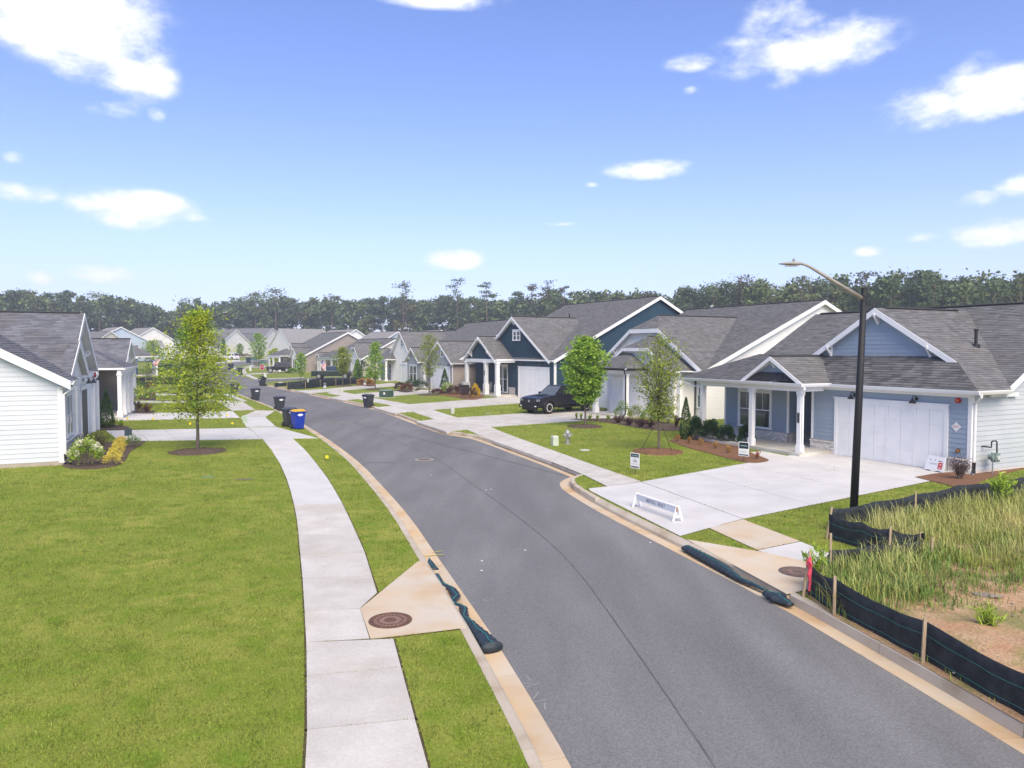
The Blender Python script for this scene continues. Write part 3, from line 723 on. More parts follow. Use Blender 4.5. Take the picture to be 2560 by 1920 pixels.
        if det:
            w = (t1 - t0) / cols; hh = (h - .02) / 4
            for r in range(4):
                for c in range(cols // 2):
                    z0 = .02 + r * hh; a = t0 + 2 * c * w; mb = MB()
                    bx(a + .055, a + w - .012, .0225, .042, z0 + .002, z0 + hh - .002, mb); bx(a + w + .012, a + 2 * w - .055, .0225, .042, z0 + .002, z0 + hh - .002, mb)
                    s.P('door_panel', mb, m or WHITE, d)
                    if r == 3 or r == 0:
                        pass
            mb = MB()
            for c in range(cols // 2 + 1):
                a = t0 + 2 * c * w; lo, hi = max(t0, a - .046), min(t1, a + .046); bx(lo, hi, .0225, .056, .02, h, mb)
            s.P('door_stile', mb, m or WHITE, d)
        return d
    def lamp(s, p0, p1, t, z):
        T, L = s.frame(p0, p1); mb = MB(); mb.lathe([(.07, 0), (.07, .03), (.02, .03)], 12)
        c = T(t, 0.005, z); n = T(t, 1, z) - T(t, 0, z)
        pl = MB(); pl.tube([c, c + n * .03], .07, 12); o = s.P('wall_lamp', pl, BLACKM)
        ar = MB(); ar.tube([c + n * .02, c + n * .12 + Vector((0, 0, .12)), c + n * .22 + Vector((0, 0, .12)), c + n * .26 + Vector((0, 0, .04))], .014, 6); s.P('arm', ar, BLACKM, o)
        sh = MB(); sh.lathe([(.13, -.16), (.125, -.13), (.07, -.06), (.035, .0), (.03, .04), (.012, .05)], 14, c + n * .26 + Vector((0, 0, .0))); s.P('lamp_shade', sh, BLACKM, o)
    def board(s, x0, x1, y0, y1, z0, z1, name='trim_board', m=None): return s.P(name, BOX(x0, x1, y0, y1, z0, z1), m or WHITE)
    # ---- compound pieces
    def wing(s, uc, half, vf, vb, ez, slope, m, style, z0=0.0, ov=.35, ovf=.35, cw=0, win=None, br=0, det=None, walldet=None, vback_l=None, vback_r=None, rh=.2, sides=True, expo=.15, top_only=False, side_m=None):
        rz = ez + slope * half; vo = vf - ovf; ze = ez - ov * slope; hb = cw * .9; zc = rz - slope * cw
        vl = vb if vback_l is None else vback_l; vr = vb if vback_r is None else vback_r
        for sg, vv in ((-1, vl), (1, vr)):
            P = [(uc + sg * (half + ov), vo, ze)]
            P += [(uc + sg * cw, vo, zc), (uc, vo + hb, rz)] if cw else [(uc, vo, rz)]
            P += [(uc, vb, rz), (uc + sg * (half + ov), vv, ze)]
            s.roof(P, det, expo=expo)
            s.rake((uc + sg * (half + ov), vo - .019, ze), (uc + sg * cw, vo - .019, zc), rh)
        if cw:
            s.roof([(uc - cw, vo, zc), (uc + cw, vo, zc), (uc, vo + hb, rz)], det, expo=expo); s.rake((uc - cw, vo - .019, zc), (uc + cw, vo - .019, zc), rh)
        s.ridgecap((uc, vo + hb, rz), (uc, vb, rz))
        x = .10 / 1.0
        prof = [(0, z0), (2 * half, z0), (2 * half, ez - .12), (half + cw, zc - .14)] + ([(half - cw, zc - .14)] if cw else []) + [(0, ez - .12)]
        if top_only: prof = [(half + (p[0] - half), p[1]) for p in prof]
        w = s.wall((uc - half, vf), (uc + half, vf), prof, style, m, walldet)
        if sides:
            s.wall((uc - half, vb), (uc - half, vf), (z0, ez - .1), 'lap', side_m or m, 0); s.wall((uc + half, vf), (uc + half, vb), (z0, ez - .1), 'lap', side_m or m, 0)
        if win:
            wu, wz, ww, wh, nn = win; s.window((uc - half, vf), (uc + half, vf), half + wu - ww / 2, half + wu + ww / 2, wz, wz + wh, nn, grid=False)
        if br:
            for k in (-1, 1): s.bracket((uc + k * half * .62, vf - .022, rz - slope * half * .62 - .16), (0, -1), br)
            if not cw: s.bracket((uc, vf - .022, rz - .2), (0, -1), br)
        return rz
    def main(s, u0, u1, v0, v1, ez, rz, m, ov=.35, ovs=.3, style='lap', det=None, walldet=None, vr=None, back=True, hipl=0, hipr=0, rh=.2, z0=0, sides=(1, 1), front=True, expo=.16, side_m=None):
        vr = (v0 + v1) / 2 if vr is None else vr; sl = (rz - ez) / (vr - v0); ze = ez - ov * sl
        a, b = u0 - ovs, u1 + ovs; A, B = (a + hipl if hipl else a), (b - hipr if hipr else b)
        s.roof([(a, v0 - ov, ze), (b, v0 - ov, ze), (B, vr, rz), (A, vr, rz)], det, expo=expo)
        s.roof([(b, v1 + ov, ze), (a, v1 + ov, ze), (A, vr, rz), (B, vr, rz)], 0 if det != 0 else 0)
        if hipl: s.roof([(a, v1 + ov, ze), (a, v0 - ov, ze), (A, vr, rz)], 0)
        if hipr: s.roof([(b, v0 - ov, ze), (b, v1 + ov, ze), (B, vr, rz)], det)
        s.ridgecap((A, vr, rz), (B, vr, rz))
        for (u, sg, hp, on) in ((a, -1, hipl, sides[0]), (b, 1, hipr, sides[1])):
            if not hp:
                for v in (v0 - ov, v1 + ov): s.rake((u + sg * .019, v, ze), (u + sg * .019, vr, rz), rh)
        D = v1 - v0; k = vr - v0; sm = side_m or m
        profR = [(0, z0), (D, z0), (D, ez - .12)] + ([] if hipr else [(k, rz - .16)]) + [(0, ez - .12)]
        profL = [(0, z0), (D, z0), (D, ez - .12)] + ([] if hipl else [(D - k, rz - .16)]) + [(0, ez - .12)]
        s.wall((u1, v0), (u1, v1), profR, style, sm, walldet if sides[1] else 0); s.wall((u0, v1), (u0, v0), profL, style, sm, walldet if sides[0] else 0)
        if front: s.wall((u0, v0), (u1, v0), (z0, ez - .1), style, m, walldet)
        if back: s.wall((u1, v1), (u0, v1), (z0, ez - .1), style, m, 0)
        return ze
    def vent(s, u, v, z, h=.45, m=None, r=.06):
        mb = MB(); mb.lathe([(.16, -.12), (.15, 0), (r, .02), (r, h), (r * 1.5, h), (r * 1.5, h + .07), (.01, h + .09)], 12, (u, v, z)); return s.P('roof_vent', mb, m or BLACKM)
    def hiproof(s, u0, u1, v0, v1, ez, slope, vb=None, det=None):
        """small hipped porch roof leaning on the wall behind"""
        h = min((u1 - u0) / 2, v1 - v0) * slope; k = h / slope
        s.roof([(u0, v0, ez), (u1, v0, ez), (u1 - k, v0 + k, ez + h), (u0 + k, v0 + k, ez + h)] if u1 - u0 - 2 * k > .05 else [(u0, v0, ez), (u1, v0, ez), ((u0 + u1) / 2, v0 + k, ez + h)], det)
        s.roof([(u0, v1, ez), (u0, v0, ez), (u0 + k, v0 + k, ez + h), (u0 + k, v1, ez + h)] if v1 - v0 > k + .05 else [(u0, v1, ez), (u0, v0, ez), (u0 + k, v1, ez + h)], det)
        s.roof([(u1, v0, ez), (u1, v1, ez), (u1 - k, v1, ez + h), (u1 - k, v0 + k, ez + h)] if v1 - v0 > k + .05 else [(u1, v0, ez), (u1, v1, ez), (u1 - k, v1, ez + h)], det)
    def slab(s, u0, u1, v0, v1, z=.14): return s.P('porch_floor', BOX(u0, u1, v0, v1, -.1, z), CONC)
def text_mesh(txt, size, m, name, parent, mtx, extrude=.001):
    cu = bpy.data.curves.new('t', 'FONT'); cu.body = txt; cu.size = size; cu.extrude = extrude; cu.align_x = 'CENTER'; cu.align_y = 'CENTER'; cu.resolution_u = 2
    ob = bpy.data.objects.new('t', cu); col.objects.link(ob)
    dg = bpy.context.evaluated_depsgraph_get(); me = bpy.data.meshes.new_from_object(ob.evaluated_get(dg))
    bpy.data.objects.remove(ob); bpy.data.curves.remove(cu)
    me.materials.clear(); me.materials.append(m); o = link(bpy.data.objects.new(name, me), parent); o.matrix_local = mtx
    return o
def wallm(p, n, up=(0, 0, 1)):
    """matrix of a sign plane at p facing n"""
    n = Vector(n).normalized(); up = Vector(up); x = up.cross(n).normalized(); y = n.cross(x)
    return Matrix(((x.x, y.x, n.x, p[0]), (x.y, y.y, n.y, p[1]), (x.z, y.z, n.z, p[2]), (0, 0, 0, 1)))

# ---- the blue house on the right
h = House('blue house with white garage door and white brackets behind the lamp post', G(2424, 1187), 26.5, det=2); B = h
gw = ((-7.03, 0), (0, 0))
h.wall(*gw, (.02, 2.96), 'lap', BLUE)
h.garage(*gw, 1.36, 6.08, 2.27, cols=8)
h.bricks((-7.05, -.0), (-5.83, -.0), 0, .57); h.bricks((-.77, 0), (-.03, 0), 0, .57)
h.bricks((-7.03, .9), (-7.03, -.02), 0, .57, single=False)
h.wall((0, 0), (0, 15), (.12, 2.93), 'lap', BLUE_LIT); h.P('foundation', BOX(-.08, .012, .0, 15, -.2, .12), CONC)
h.wall((0, 1.7), (0, 13.5), [(0, 2.935), (11.8, 2.935), (5.9, 6.28)], 'lap', BLUE_LIT)
h.board(-.105, -.001, -.034, -.0, 0.0, 2.78, 'corner_board'); h.board(.0, .034, -.034, .11, 0.0, 2.93, 'corner_board'); h.board(-7.06, -6.95, -.034, 0, .58, 2.78, 'corner_board')
h.board(-7.03, -.0, -.036, -.001, 2.78, 2.96, 'frieze_board'); h.board(-7.2, .43, -.43, -.0, 2.925, 2.94, 'soffit'); h.board(.036, .43, .001, 1.4, 2.925, 2.94, 'soffit')
h.board(.036, .16, .9, 2.6, 2.78, 2.92, 'eave_return')
uc = -4.7
V_ = (uc, 7.16, 6.25); D_ = (uc, .9, 6.25); H_ = (-1.12, .9, 4.03)
h.roof([(.45, .9, 3.06), (.45, 1.59, 3.06), V_, D_], expo=.145); h.roof([(.45, -.45, 3.06), (.45, .9, 3.06), H_], expo=.145)
h.roof([D_, V_, (-8.04, 3.55, 4.18), (-8.04, .9, 4.18)], expo=.145)
h.roof([(-7.7, -.45, 3.06), (.45, -.45, 3.06), (-1.47, 1.2, 4.25), (-7.7, 1.2, 4.25)], single=True, expo=.16, tabw=(.32, .42))
h.wall((-8.0, 1.2), (-1.4, 1.2), [(0, 4.2), (6.6, 4.2), (3.3, 6.16)], 'lap', BLUE)
h.rake((uc, .88, 6.25), (-.78, .88, 3.82), .24); h.rake((-8.1, .88, 4.14), (uc, .88, 6.25), .24)
for du, z in ((-2.35, 4.62), (2.35, 4.62), (0.0, 5.98)): h.bracket((uc + du, 1.18, z + .05), (0, -1), .45)
h.ridgecap((uc, 1.5, 6.26), (uc, 6.4, 6.26)); h.ridgecap((-13.2, 7.6, 6.52), (.3, 7.6, 6.52))
mz = lambda v: 2.95 + .5726 * (v - 1.4)
h.roof([(-13.6, 3.0, mz(3.0)), (-8, 3.0, mz(3.0)), (-8, 7.6, mz(7.6)), (-13.6, 7.6, mz(7.6))], expo=.145)
h.roof([(-8, 3.55, mz(3.55) - .005), (uc, 7.16, mz(7.16) - .005), (uc, 7.6, mz(7.6) - .005), (-8, 7.6, mz(7.6) - .005)], expo=.145)
h.roof([(.3, 1.5, mz(1.5)), (.3, 7.6, mz(7.6)), (uc, 7.6, mz(7.6)), (uc, 7.0, mz(7.0))], expo=.145)
h.roof([(.3, 13.8, 2.95), (-13.6, 13.8, 2.95), (-13.6, 7.6, 6.5), (.3, 7.6, 6.5)], det=0)
h.rake((.32, 1.5, mz(1.5)), (.32, 7.6, 6.5), .24); h.rake((.32, 13.8, 2.95), (.32, 7.6, 6.5), .24); h.rake((-13.62, 3.0, mz(3.0)), (-13.62, 7.6, 6.5), .2)
pz = lambda v: 3.1 + .215 * (v + 2.05)
h.roof([(-13.6, -2.05, pz(-2.05)), (-7.58, -2.05, pz(-2.05)), (-7.58, 3.35, pz(3.35)), (-13.6, 3.35, pz(3.35))], expo=.145)
h.wing(-7.58, 1.5, -1.7, 1.9, 3.27, .63, BLUE, 'lap', z0=3.25, ov=.28, ovf=.33, sides=False, expo=.145, rh=.17)
h.bracket((-7.58, -1.72, 4.0), (0, -1), .3)
sm = MB(); sm.hexa([(-8.85, -2.0, 3.17), (-6.32, -2.0, 3.17), (-6.32, -1.72, 3.17), (-8.85, -1.72, 3.17), (-8.6, -1.78, 3.52), (-6.56, -1.78, 3.52), (-6.56, -1.72, 3.52), (-8.6, -1.72, 3.52)])
sk = h.P('metal_skirt_roof', sm, solid('dark_metal_roof', (.035, .034, .036), .4))
for k in range(6):
    x = -8.65 + k * .42; mb = MB(); mb.bar((x, -2.01, 3.19), (x * .9 - .76, -1.785, 3.52), .025, .03); h.P('standing_seam', mb, MATS['dark_metal_roof'], sk)
h.gutter((-5.75, -.45, 3.06), (.6, -.45, 3.06)); h.gutter((.45, -.45, 3.06), (.45, 1.45, 3.06)); h.gutter((-13.7, -2.05, 3.1), (-5.7, -2.05, 3.1)); h.gutter((-5.80, -2.05, 3.1), (-5.80, -.45, 3.09))
h.board(-6.55, -6.2, -.55, -.4, 3.08, 3.2, 'gutter_guard')
h.downspout((.52, -.30, 2.96), (.085, .10, 0), 0, kick=(0.12, -.2), foot=BLACKM); h.downspout((-5.76, -1.95, 2.98), (-6.02, -1.72, 0), .1, kick=(.1, -.12))
h.downspout((-13.2, -2.1, 2.98), (-12.25, -1.72, 0), .1, kick=(.1, -.12))
h.board(-13.5, -6.0, -1.98, .59, 2.965, 2.985, 'porch_ceiling'); h.board(-8.92, -7.04, .6, 2.9, 2.965, 2.985, 'porch_ceiling')
h.board(-12.4, -6.05, -1.82, -1.58, 2.74, 2.964, 'porch_beam'); h.board(-6.29, -6.05, -1.579, -.46, 2.74, 2.964, 'porch_beam'); h.board(-12.4, -12.16, -1.579, .6, 2.74, 2.964, 'porch_beam')
for u in (-12.28, -8.95, -6.17): h.column(u, -1.7, .14, 2.739, .20, base=.255, bh=.30)
h.slab(-12.6, -5.95, -1.95, 3.0)
ww = ((-13.17, .6), (-8.93, .6))
h.wall(*ww, (.56, 2.965), 'lap', BLUE); h.bricks(*ww, .14, .56)
h.window(*ww, 1.08, 3.12, .68, 2.42, n=2, off=.024)
h.board(-13.2, -13.09, .565, .6, .57, 2.96, 'corner_board'); h.board(-9.02, -8.90, .565, .61, .57, 2.96, 'corner_board')
h.wall((-8.93, .6), (-8.93, 3.0), (.56, 2.965), 'lap', BLUE, 1); h.bricks((-8.93, .6), (-8.93, 3.0), .14, .56, single=False)
h.wall((-7.03, 3.0), (-7.03, 0), (.58, 2.965), 'lap', BLUE, 1); h.wall((-8.93, 3.0), (-7.03, 3.0), (.14, 2.965), 'lap', BLUE, 1)
h.wall((-13.17, 13), (-13.17, .6), (0, 2.95), 'lap', BLUE_LIT, 0); h.wall((0, 15), (-13.17, 15), (0, 2.95), 'lap', BLUE_LIT, 0)
h.P('front_door', BOX(-8.5, -7.45, 2.95, 2.99, .16, 2.3), solid('front_door_paint', (.05, .06, .07)))
h.lamp(*gw, 7.03 - 4.85, 2.62); h.lamp(*gw, 7.03 - 2.1, 2.62)
mb = MB(); mb.tube([(-.47, -.02, 2.66), (-.47, -.075, 2.66)], [.11, .10], 16); al = h.P('alarm_bell', mb, RED); MB().tube([(-.47, -.075, 2.66), (-.47, -.10, 2.66)], .035, 10).build('bell_cap', solid('alarm_amber', (.5, .25, .03)), al)
mb = MB(); mb.hexa([(-.70, -.035, 1.69), (-.52, -.035, 1.51), (-.52, -.025, 1.51), (-.70, -.025, 1.69), (-.52, -.035, 1.87), (-.34, -.035, 1.69), (-.34, -.025, 1.69), (-.52, -.025, 1.87)])
fd = h.P('fire_sign', mb, solid('sign_white', (.75, .74, .72))); text_mesh('FDC', .13, solid('sign_red', (.45, .08, .05)), 'lettering', fd, wallm((-.52, -.037, 1.69), (0, -1, 0)))
mb = MB(); mb.tube([(-.42, -.02, .83), (-.42, -.05, .83)], .075, 14); mb.tube([(-.42, -.05, .83), (-.42, -.14, .79)], .05, 12); h.P('fire_connection', mb, mat('brass', (.30, .15, .05), (.22, .10, .04), 20, rough=.5, metal=.5))
mb = MB(); mb.tube([(-6.17, -1.815, 1.62 + .2 * math.sin(a)) for a in (-1.2, 1.2)], .055, 10, flat=.25); pq = h.P('address_plaque', BOX(-6.225, -6.115, -1.828, -1.812, 1.42, 1.84), BLACKM, bev=.004)
for k in range(3): BOX(-6.19, -6.15, -1.831, -1.8285, 1.47 + k * .12, 1.55 + k * .12).build('faded_mark', solid('plaque_mark', (.12, .12, .11)), pq)
h.vent(-2.1, 3.6, 4.72, .55); 

# ---- the white house with the clipped gables
h = House('white house with clipped gables and black gutters beside the blue house', G(1730, 1052), 28, det=1); W = h
h.main(-13.5, 0, 1.2, 22.5, 3.4, 8.0, WHITE2, vr=11.8, rh=.28)
h.wing(-5.6, 5.7, .8, 9.3, 3.35, .63, WHITE2, 'lap', cw=1.55, rh=.28, br=.5, z0=2.9)
h.wing(-4.55, 3.6, -.75, 1.2, 3.35, .57, WHITE2, 'lap', cw=1.35, rh=.22, br=.4)
h.garage((-8.15, -.75), (-.95, -.75), .5, 5.2, 2.35, cols=8)
h.hiproof(-7.95, -3.35, -2.75, -.8, 3.28, .5); h.board(-7.6, -3.7, -2.45, -2.25, 2.9, 3.12, 'porch_beam'); h.board(-7.75, -3.5, -2.6, -.8, 3.12, 3.14, 'porch_ceiling')
h.board(-7.6, -7.4, -2.25, -.76, 2.9, 3.12, 'porch_beam'); h.board(-3.9, -3.7, -2.25, -.76, 2.9, 3.12, 'porch_beam')
for u, v in ((-7.3, -2.35), (-3.8, -2.35)): h.column(u, v, .1, 2.9, .26, base=.34)
h.slab(-7.9, -3.3, -2.7, -.76, .1)
h.gutter((-8.0, -2.75, 3.28), (-3.3, -2.75, 3.28), BLACKM); h.gutter((-3.35, -2.75, 3.28), (-3.35, -.8, 3.28), BLACKM); h.gutter((-.9, .85, 3.15), (.45, .85, 3.15), BLACKM)
h.downspout((-3.4, -2.8, 3.16), (-3.62, -2.52, 0), .05, BLACKM); h.downspout((-.75, .75, 3.05), (-.9, 1.05, 0), .05, BLACKM)
h.column(-.75, -.35, .1, 3.1, .24); h.board(-.95, .2, -.5, 1.18, 3.1, 3.13, 'porch_ceiling')
h.window((-13.5, 1.2), (0, 1.2), 12.75, 13.3, .8, 2.4, n=1, grid=False, off=.024)
h.P('shutter', BOX(-.72, -.2, 1.14, 1.155, .78, 1.6), solid('green_shutter', (.02, .06, .05)))
h.vent(-11.6, 12.4, 7.75, .45, solid('white_vent', (.55, .55, .55)), .09); h.vent(-8.0, 12.1, 7.85, .4)

# ---- the navy house
C3 = (3.82, 65.23)
h = House('dark navy house with white garage door and two steep gables', C3, 30, det=1); N3 = h
h.main(-15.5, 0, .05, 23.8, 3.78, 9.66, NAVY, vr=11.9, rh=.3, expo=.18)
h.wing(-7.14, 6.35, -.0, 7.2, 3.72, .63, NAVY, 'batten', z0=3.62, rh=.26, win=(.42, 5.45, 1.25, .85, 2), br=.0, expo=.18, sides=False)
h.wall((-7.0, -.02), (0.0, -.02), (0, 3.5), 'lap', NAVY); h.garage((-7.0, -.02), (0, -.02), .85, 6.0, 2.72, cols=8, trim=.17)
h.board(-7.3, .02, -.075, -.024, 3.5, 3.72, 'band_board'); h.board(-.13, .03, -.055, -.021, 0, 3.5, 'corner_board'); h.board(.001, .035, -.055, .13, 0, 3.5, 'corner_board')
h.bracket((-2.6, -.03, 4.75), (0, -1), .45); h.bracket((-7.14, -.03, 7.35), (0, -1), .45)
h.wing(-10.65, 3.15, -1.85, 1.8, 3.72, .67, NAVY, 'batten', z0=3.62, ov=.3, rh=.22, sides=False, expo=.18, br=.55)
h.board(-13.8, -6.9, -2.12, -1.82, 3.28, 3.6, 'porch_beam'); h.board(-7.2, -6.9, -1.82, -.03, 3.28, 3.6, 'porch_beam'); h.board(-13.7, -6.9, -2.0, .02, 3.6, 3.615, 'porch_ceiling')
for u in (-13.55, -9.35, -7.05): h.column(u, -1.97, .14, 3.28, .34, base=.46, bh=1.0)
h.slab(-13.9, -6.6, -2.25, 0.04); h.bricks((-8.2, .04), (-6.99, .04), .14, .85, single=False); h.bricks((-7.0, .04), (-6.95, -.02), 0, .8, single=False)
h.window((-15.5, .05), (0, .05), 5.2, 6.9, .3, 2.9, n=2, grid=False, off=.024)
h.gutter((-6.9, -.4, 3.5), (-6.4, -.4, 3.5)); h.gutter((-6.95, -2.25, 3.52), (-6.95, -.4, 3.52)); h.downspout((.2, -.35, 3.6), (.1, -.1, 0), 0)
h.lamp((-7, -.02), (0, -.02), 1.6, 3.25); h.lamp((-7, -.02), (0, -.02), 4.9, 3.25)
h.P('address_plaque', BOX(-9.42, -9.28, -2.16, -2.145, 2.0, 2.5), BLACKM); h.vent(-10, 8.4, 7.95, .3)

# ---- the grey board-and-batten house
h = House('grey board and batten house with two front gables and cream rear gable', G(1133, 980), 28, det=1)
h.main(-14.5, -.6, .8, 16.5, 3.45, 8.0, BEIGE, vr=8.6, rh=.3, expo=.2)
h.wing(-3.55, 3.5, 0, 5.5, 3.3, .62, GREYB, 'batten', rh=.22, win=(.55, 3.75, .55, .75, 1), br=0, expo=.2, side_m=TAUPE)
h.wall((-.05, 0), (-.05, 6), (.3, 3.1), 'lap', TAUPE, 1)
h.garage((-7.05, 0), (-.05, 0), .9, 6.1, 2.5, cols=8); h.bricks((-7.05, 0), (-6.4, 0), 0, .8, single=False)
h.wing(-11.0, 2.1, -.4, 3.2, 3.35, .68, GREYB, 'batten', rh=.2, expo=.2, br=.4); h.window((-13.1, -.4), (-8.9, -.4), .95, 3.15, .75, 2.6, n=2); h.bricks((-13.1, -.4), (-8.9, -.4), 0, .6, single=False)
h.column(-7.9, -.2, .1, 3.1, .3); h.slab(-8.9, -7.1, -.5, .8); h.gutter((-.05 + .35, -.3, 3.1), (.3, 3, 3.1)); h.downspout((.3, -.2, 3.0), (.05, -.1, 0), 0); h.lamp((-7.05, 0), (-.05, 0), 3.6, 2.95); h.lamp((-7.05, 0), (-.05, 0), 6.3, 2.95)

# ---- white dormer house with the beige porch
h = House('white board and batten gable house with beige porch behind thin trees', G(1029, 958), 30, det=1)
h.main(-15, .3, .9, 15, 3.35, 7.3, BEIGE, rh=.26, expo=.22)
h.wing(-3.6, 4.3, 0, 6.5, 3.4, .86, WHITE2, 'batten', rh=.22, win=(.35, 5.0, 1.1, .9, 2), expo=.22)
h.garage((-7.9, 0), (.7, 0), 4.2, 6.8, 2.35, cols=4); h.lamp((-7.9, 0), (.7, 0), 5.5, 2.9)
h.hiproof(-12.6, -5.7, -1.6, .9, 3.2, .6); h.board(-12.4, -5.9, -1.5, -1.25, 2.75, 3.05, 'porch_beam'); h.board(-12.4, -5.9, -1.5, .9, 3.05, 3.07, 'porch_ceiling')
for u in (-12.2, -8.9, -6.1): h.column(u, -1.37, .1, 2.75, .24)
h.slab(-12.5, -5.8, -1.6, .9); h.bricks((-12.5, .9), (-6, .9), .1, .9, single=False); h.window((-15, .9), (.3, .9), 4.2, 6.0, 1.0, 2.5, n=2)
h.gutter((-12.7, -1.6, 3.2), (-5.6, -1.6, 3.2)); h.downspout((-6.0, -1.65, 3.1), (-6.0, -1.5, 0), .05)
h.wing(-11, 2.0, -1.3, 1.0, 3.3, .7, WHITE2, 'batten', z0=3.1, rh=.2, expo=.22, sides=False)

# ---- pale grey dormer house, flag by its porch
CR6 = G(902, 941)
h = House('pale grey house with clipped dormer and flag, behind the dark pickup', CR6, 30, det=1)
h.main(-19, 0, .3, 12, 3.0, 6.2, BEIGE, rh=.24, expo=.25)
h.wing(-2.6, 2.3, -.1, 5, 3.2, .95, GREYW, 'batten', cw=.75, z0=2.9, rh=.18, win=(.2, 3.7, .6, .85, 2), expo=.25, sides=False)
h.garage((-4.9, -.1), (-.1, -.1), .5, 4.3, 2.1, cols=4); h.wall((-4.9, -.1), (0, -.1), (0, 2.9), 'lap', WHITE2, 0)
h.lamp((-4.9, -.1), (-.1, -.1), 1.4, 2.55); h.lamp((-4.9, -.1), (-.1, -.1), 3.0, 2.55)
h.hiproof(-18.5, -5.2, -2.2, .3, 2.95, .5); h.board(-18.2, -5.4, -2.1, -1.85, 2.55, 2.8, 'porch_beam')
for u in (-18, -16.6, -13.5, -9.5, -5.6): h.column(u, -1.97, .1, 2.55, .26, base=.36)
h.slab(-18.3, -5.3, -2.2, .3, .1); h.window((-19, .3), (0, .3), 2.2, 4.2, .8, 2.3, n=2); h.window((-19, .3), (0, .3), 8, 10, .8, 2.3, n=2); h.gutter((-18.6, -2.2, 2.95), (-5.1, -2.2, 2.95))
h.wing(-17.4, 1.0, -1.9, .4, 3.0, .8, WHITE2, 'lap', cw=.4, z0=2.95, rh=.18, expo=.25, sides=False)

# ---- taupe corner house across the side street
h = House('taupe sided house on the corner beyond the stop sign', G(757, 931), 38, det=1)
h.main(-11.5, 0, 0, 17.5, 3.0, 7.4, TAUPE, rh=.3, expo=.25, vr=8.75)
h.board(-.1, .03, -.04, 0, 0, 2.8, 'corner_board'); h.board(.001, .035, -.04, .12, 0, 2.9, 'corner_board'); h.downspout((.2, -.3, 2.85), (.1, -.1, 0), 0)
h.wing(-2.4, 1.6, -.5, 3, 3.0, .9, WHITE2, 'batten', rh=.18, expo=.25); h.window((-4.0, -.5), (-.8, -.5), .7, 2.3, .7, 2.3, n=2)
h.hiproof(-10.6, -4.6, -2.6, .0, 3.0, .5); h.board(-10.4, -4.8, -2.5, -2.3, 2.6, 2.86, 'porch_beam')
for u in (-10.2, -8.1, -5.0): h.column(u, -2.4, .1, 2.6, .26, base=.38)
h.slab(-10.6, -4.6, -2.7, 0, .1); h.window((-11.5, 0), (0, 0), 2.5, 4, .8, 2.3, n=2); h.wing(-5.8, .7, .4, 3, 4.3, 1.4, WHITE2, 'lap', z0=3.2, rh=.14, expo=.25, sides=False)

# ---- left side: near house
h = House('white house with pale grey side wall and nested gables at the left edge', G(159.5, 1162.6), 24, side=-1, det=2, shing=SHINGB); L1 = h
mzL = lambda v: 3.3 + .56 * (v + .35)
h.wall((0, 14), (0, 0), (.16, 3.3), 'lap', GREYW, expo=.185); h.P('foundation', BOX(-.01, .1, -.0, 14, -.2, .16), mat('foundation_tan', (.42, .37, .30), (.36, .31, .25), 4, rough=.95))
h.wall((0, 14), (0, 0), [(0, 3.3), (14, 3.3), (7, 7.0)], 'lap', GREYW, expo=.185)
h.roof([(-.35, -.35, mzL(-.35)), (1.9, -.35, mzL(-.35)), (7.7, 5.0, mzL(5.0)), (7.7, 7, mzL(7)), (-.35, 7, mzL(7))], expo=.15)
h.roof([(13.6, 14.4, 3.3), (-.35, 14.4, 3.3), (-.35, 7, mzL(7)), (13.6, 7, mzL(7))], det=0)
h.rake((-.37, -.35, mzL(-.35)), (-.37, 7, mzL(7)), .34); h.rake((-.37, 14.4, 3.3), (-.37, 7, mzL(7)), .34)
h.board(-.33, -.015, -.3, 5.0, 3.05, 3.06, 'soffit') if False else None
h.wall((0, .1), (4.6, .1), (.0, 3.3), 'lap', WHITE2, 1); h.wall((4.6, .35), (13.6, .35), (.0, 3.3), 'lap', WHITE2, 1); h.wall((4.6, .1), (4.6, .36), (0, 3.3), 'plain', WHITE2, 0)
rzL = 6.26; kx = (rzL - 3.5) / 5.1
h.roof([(7.75, .0, rzL), (7.75, 5.0, rzL), (2.55, .0, 3.42)], expo=.15)
h.roof([(7.75, .0, rzL), (13.0, .0, 3.5), (13.0, 5.0, 3.5), (7.75, 5.0, rzL)], det=0)
h.rake((2.6, -.02, 3.45), (7.75, -.02, rzL), .26); h.rake((7.75, -.02, rzL), (13.05, -.02, 3.47), .26); h.ridgecap((7.75, .2, rzL), (7.75, 5, rzL))
h.wall((3.2, .33), (12.4, .33), [(0, 3.3), (9.2, 3.3), (4.55, 6.0)], 'batten', WHITE2, 1)
for du in (-3.2, -1.0, 2.9): h.bracket((7.75 + du, .31, rzL - abs(du) * kx - .25), (0, -1), .3)
h.roof([(4.75, -.1, 4.88), (4.75, .33, 4.88), (1.8, .33, 3.48), (1.8, -.1, 3.48)], expo=.15); h.roof([(4.75, -.1, 4.88), (7.65, -.1, 3.4), (7.65, .33, 3.4), (4.75, .33, 4.88)], det=0)
h.rake((1.78, -.12, 3.46), (4.75, -.12, 4.88), .22); h.rake((4.75, -.12, 4.88), (7.68, -.12, 3.38), .22); h.wall((2.2, .12), (7.2, .12), [(0, 3.3), (5.0, 3.3), (2.55, 4.7)], 'batten', WHITE2, 1); h.bracket((3.6, .1, 4.15), (0, -1), .2)
h.board(-.2, 2.0, -.34, .09, 3.04, 3.06, 'soffit')
h.gutter((-.4, -.35, 3.3), (.5, -.35, 3.3))
h.window((0, .1), (4.6, .1), 1.65, 3.3, .95, 2.62, n=2, off=.024); h.bricks((.02, .1), (4.4, .1), 0, .75, single=False); h.board(-.02, 4.4, -.03, .09, .755, .81, 'brick_ledge')
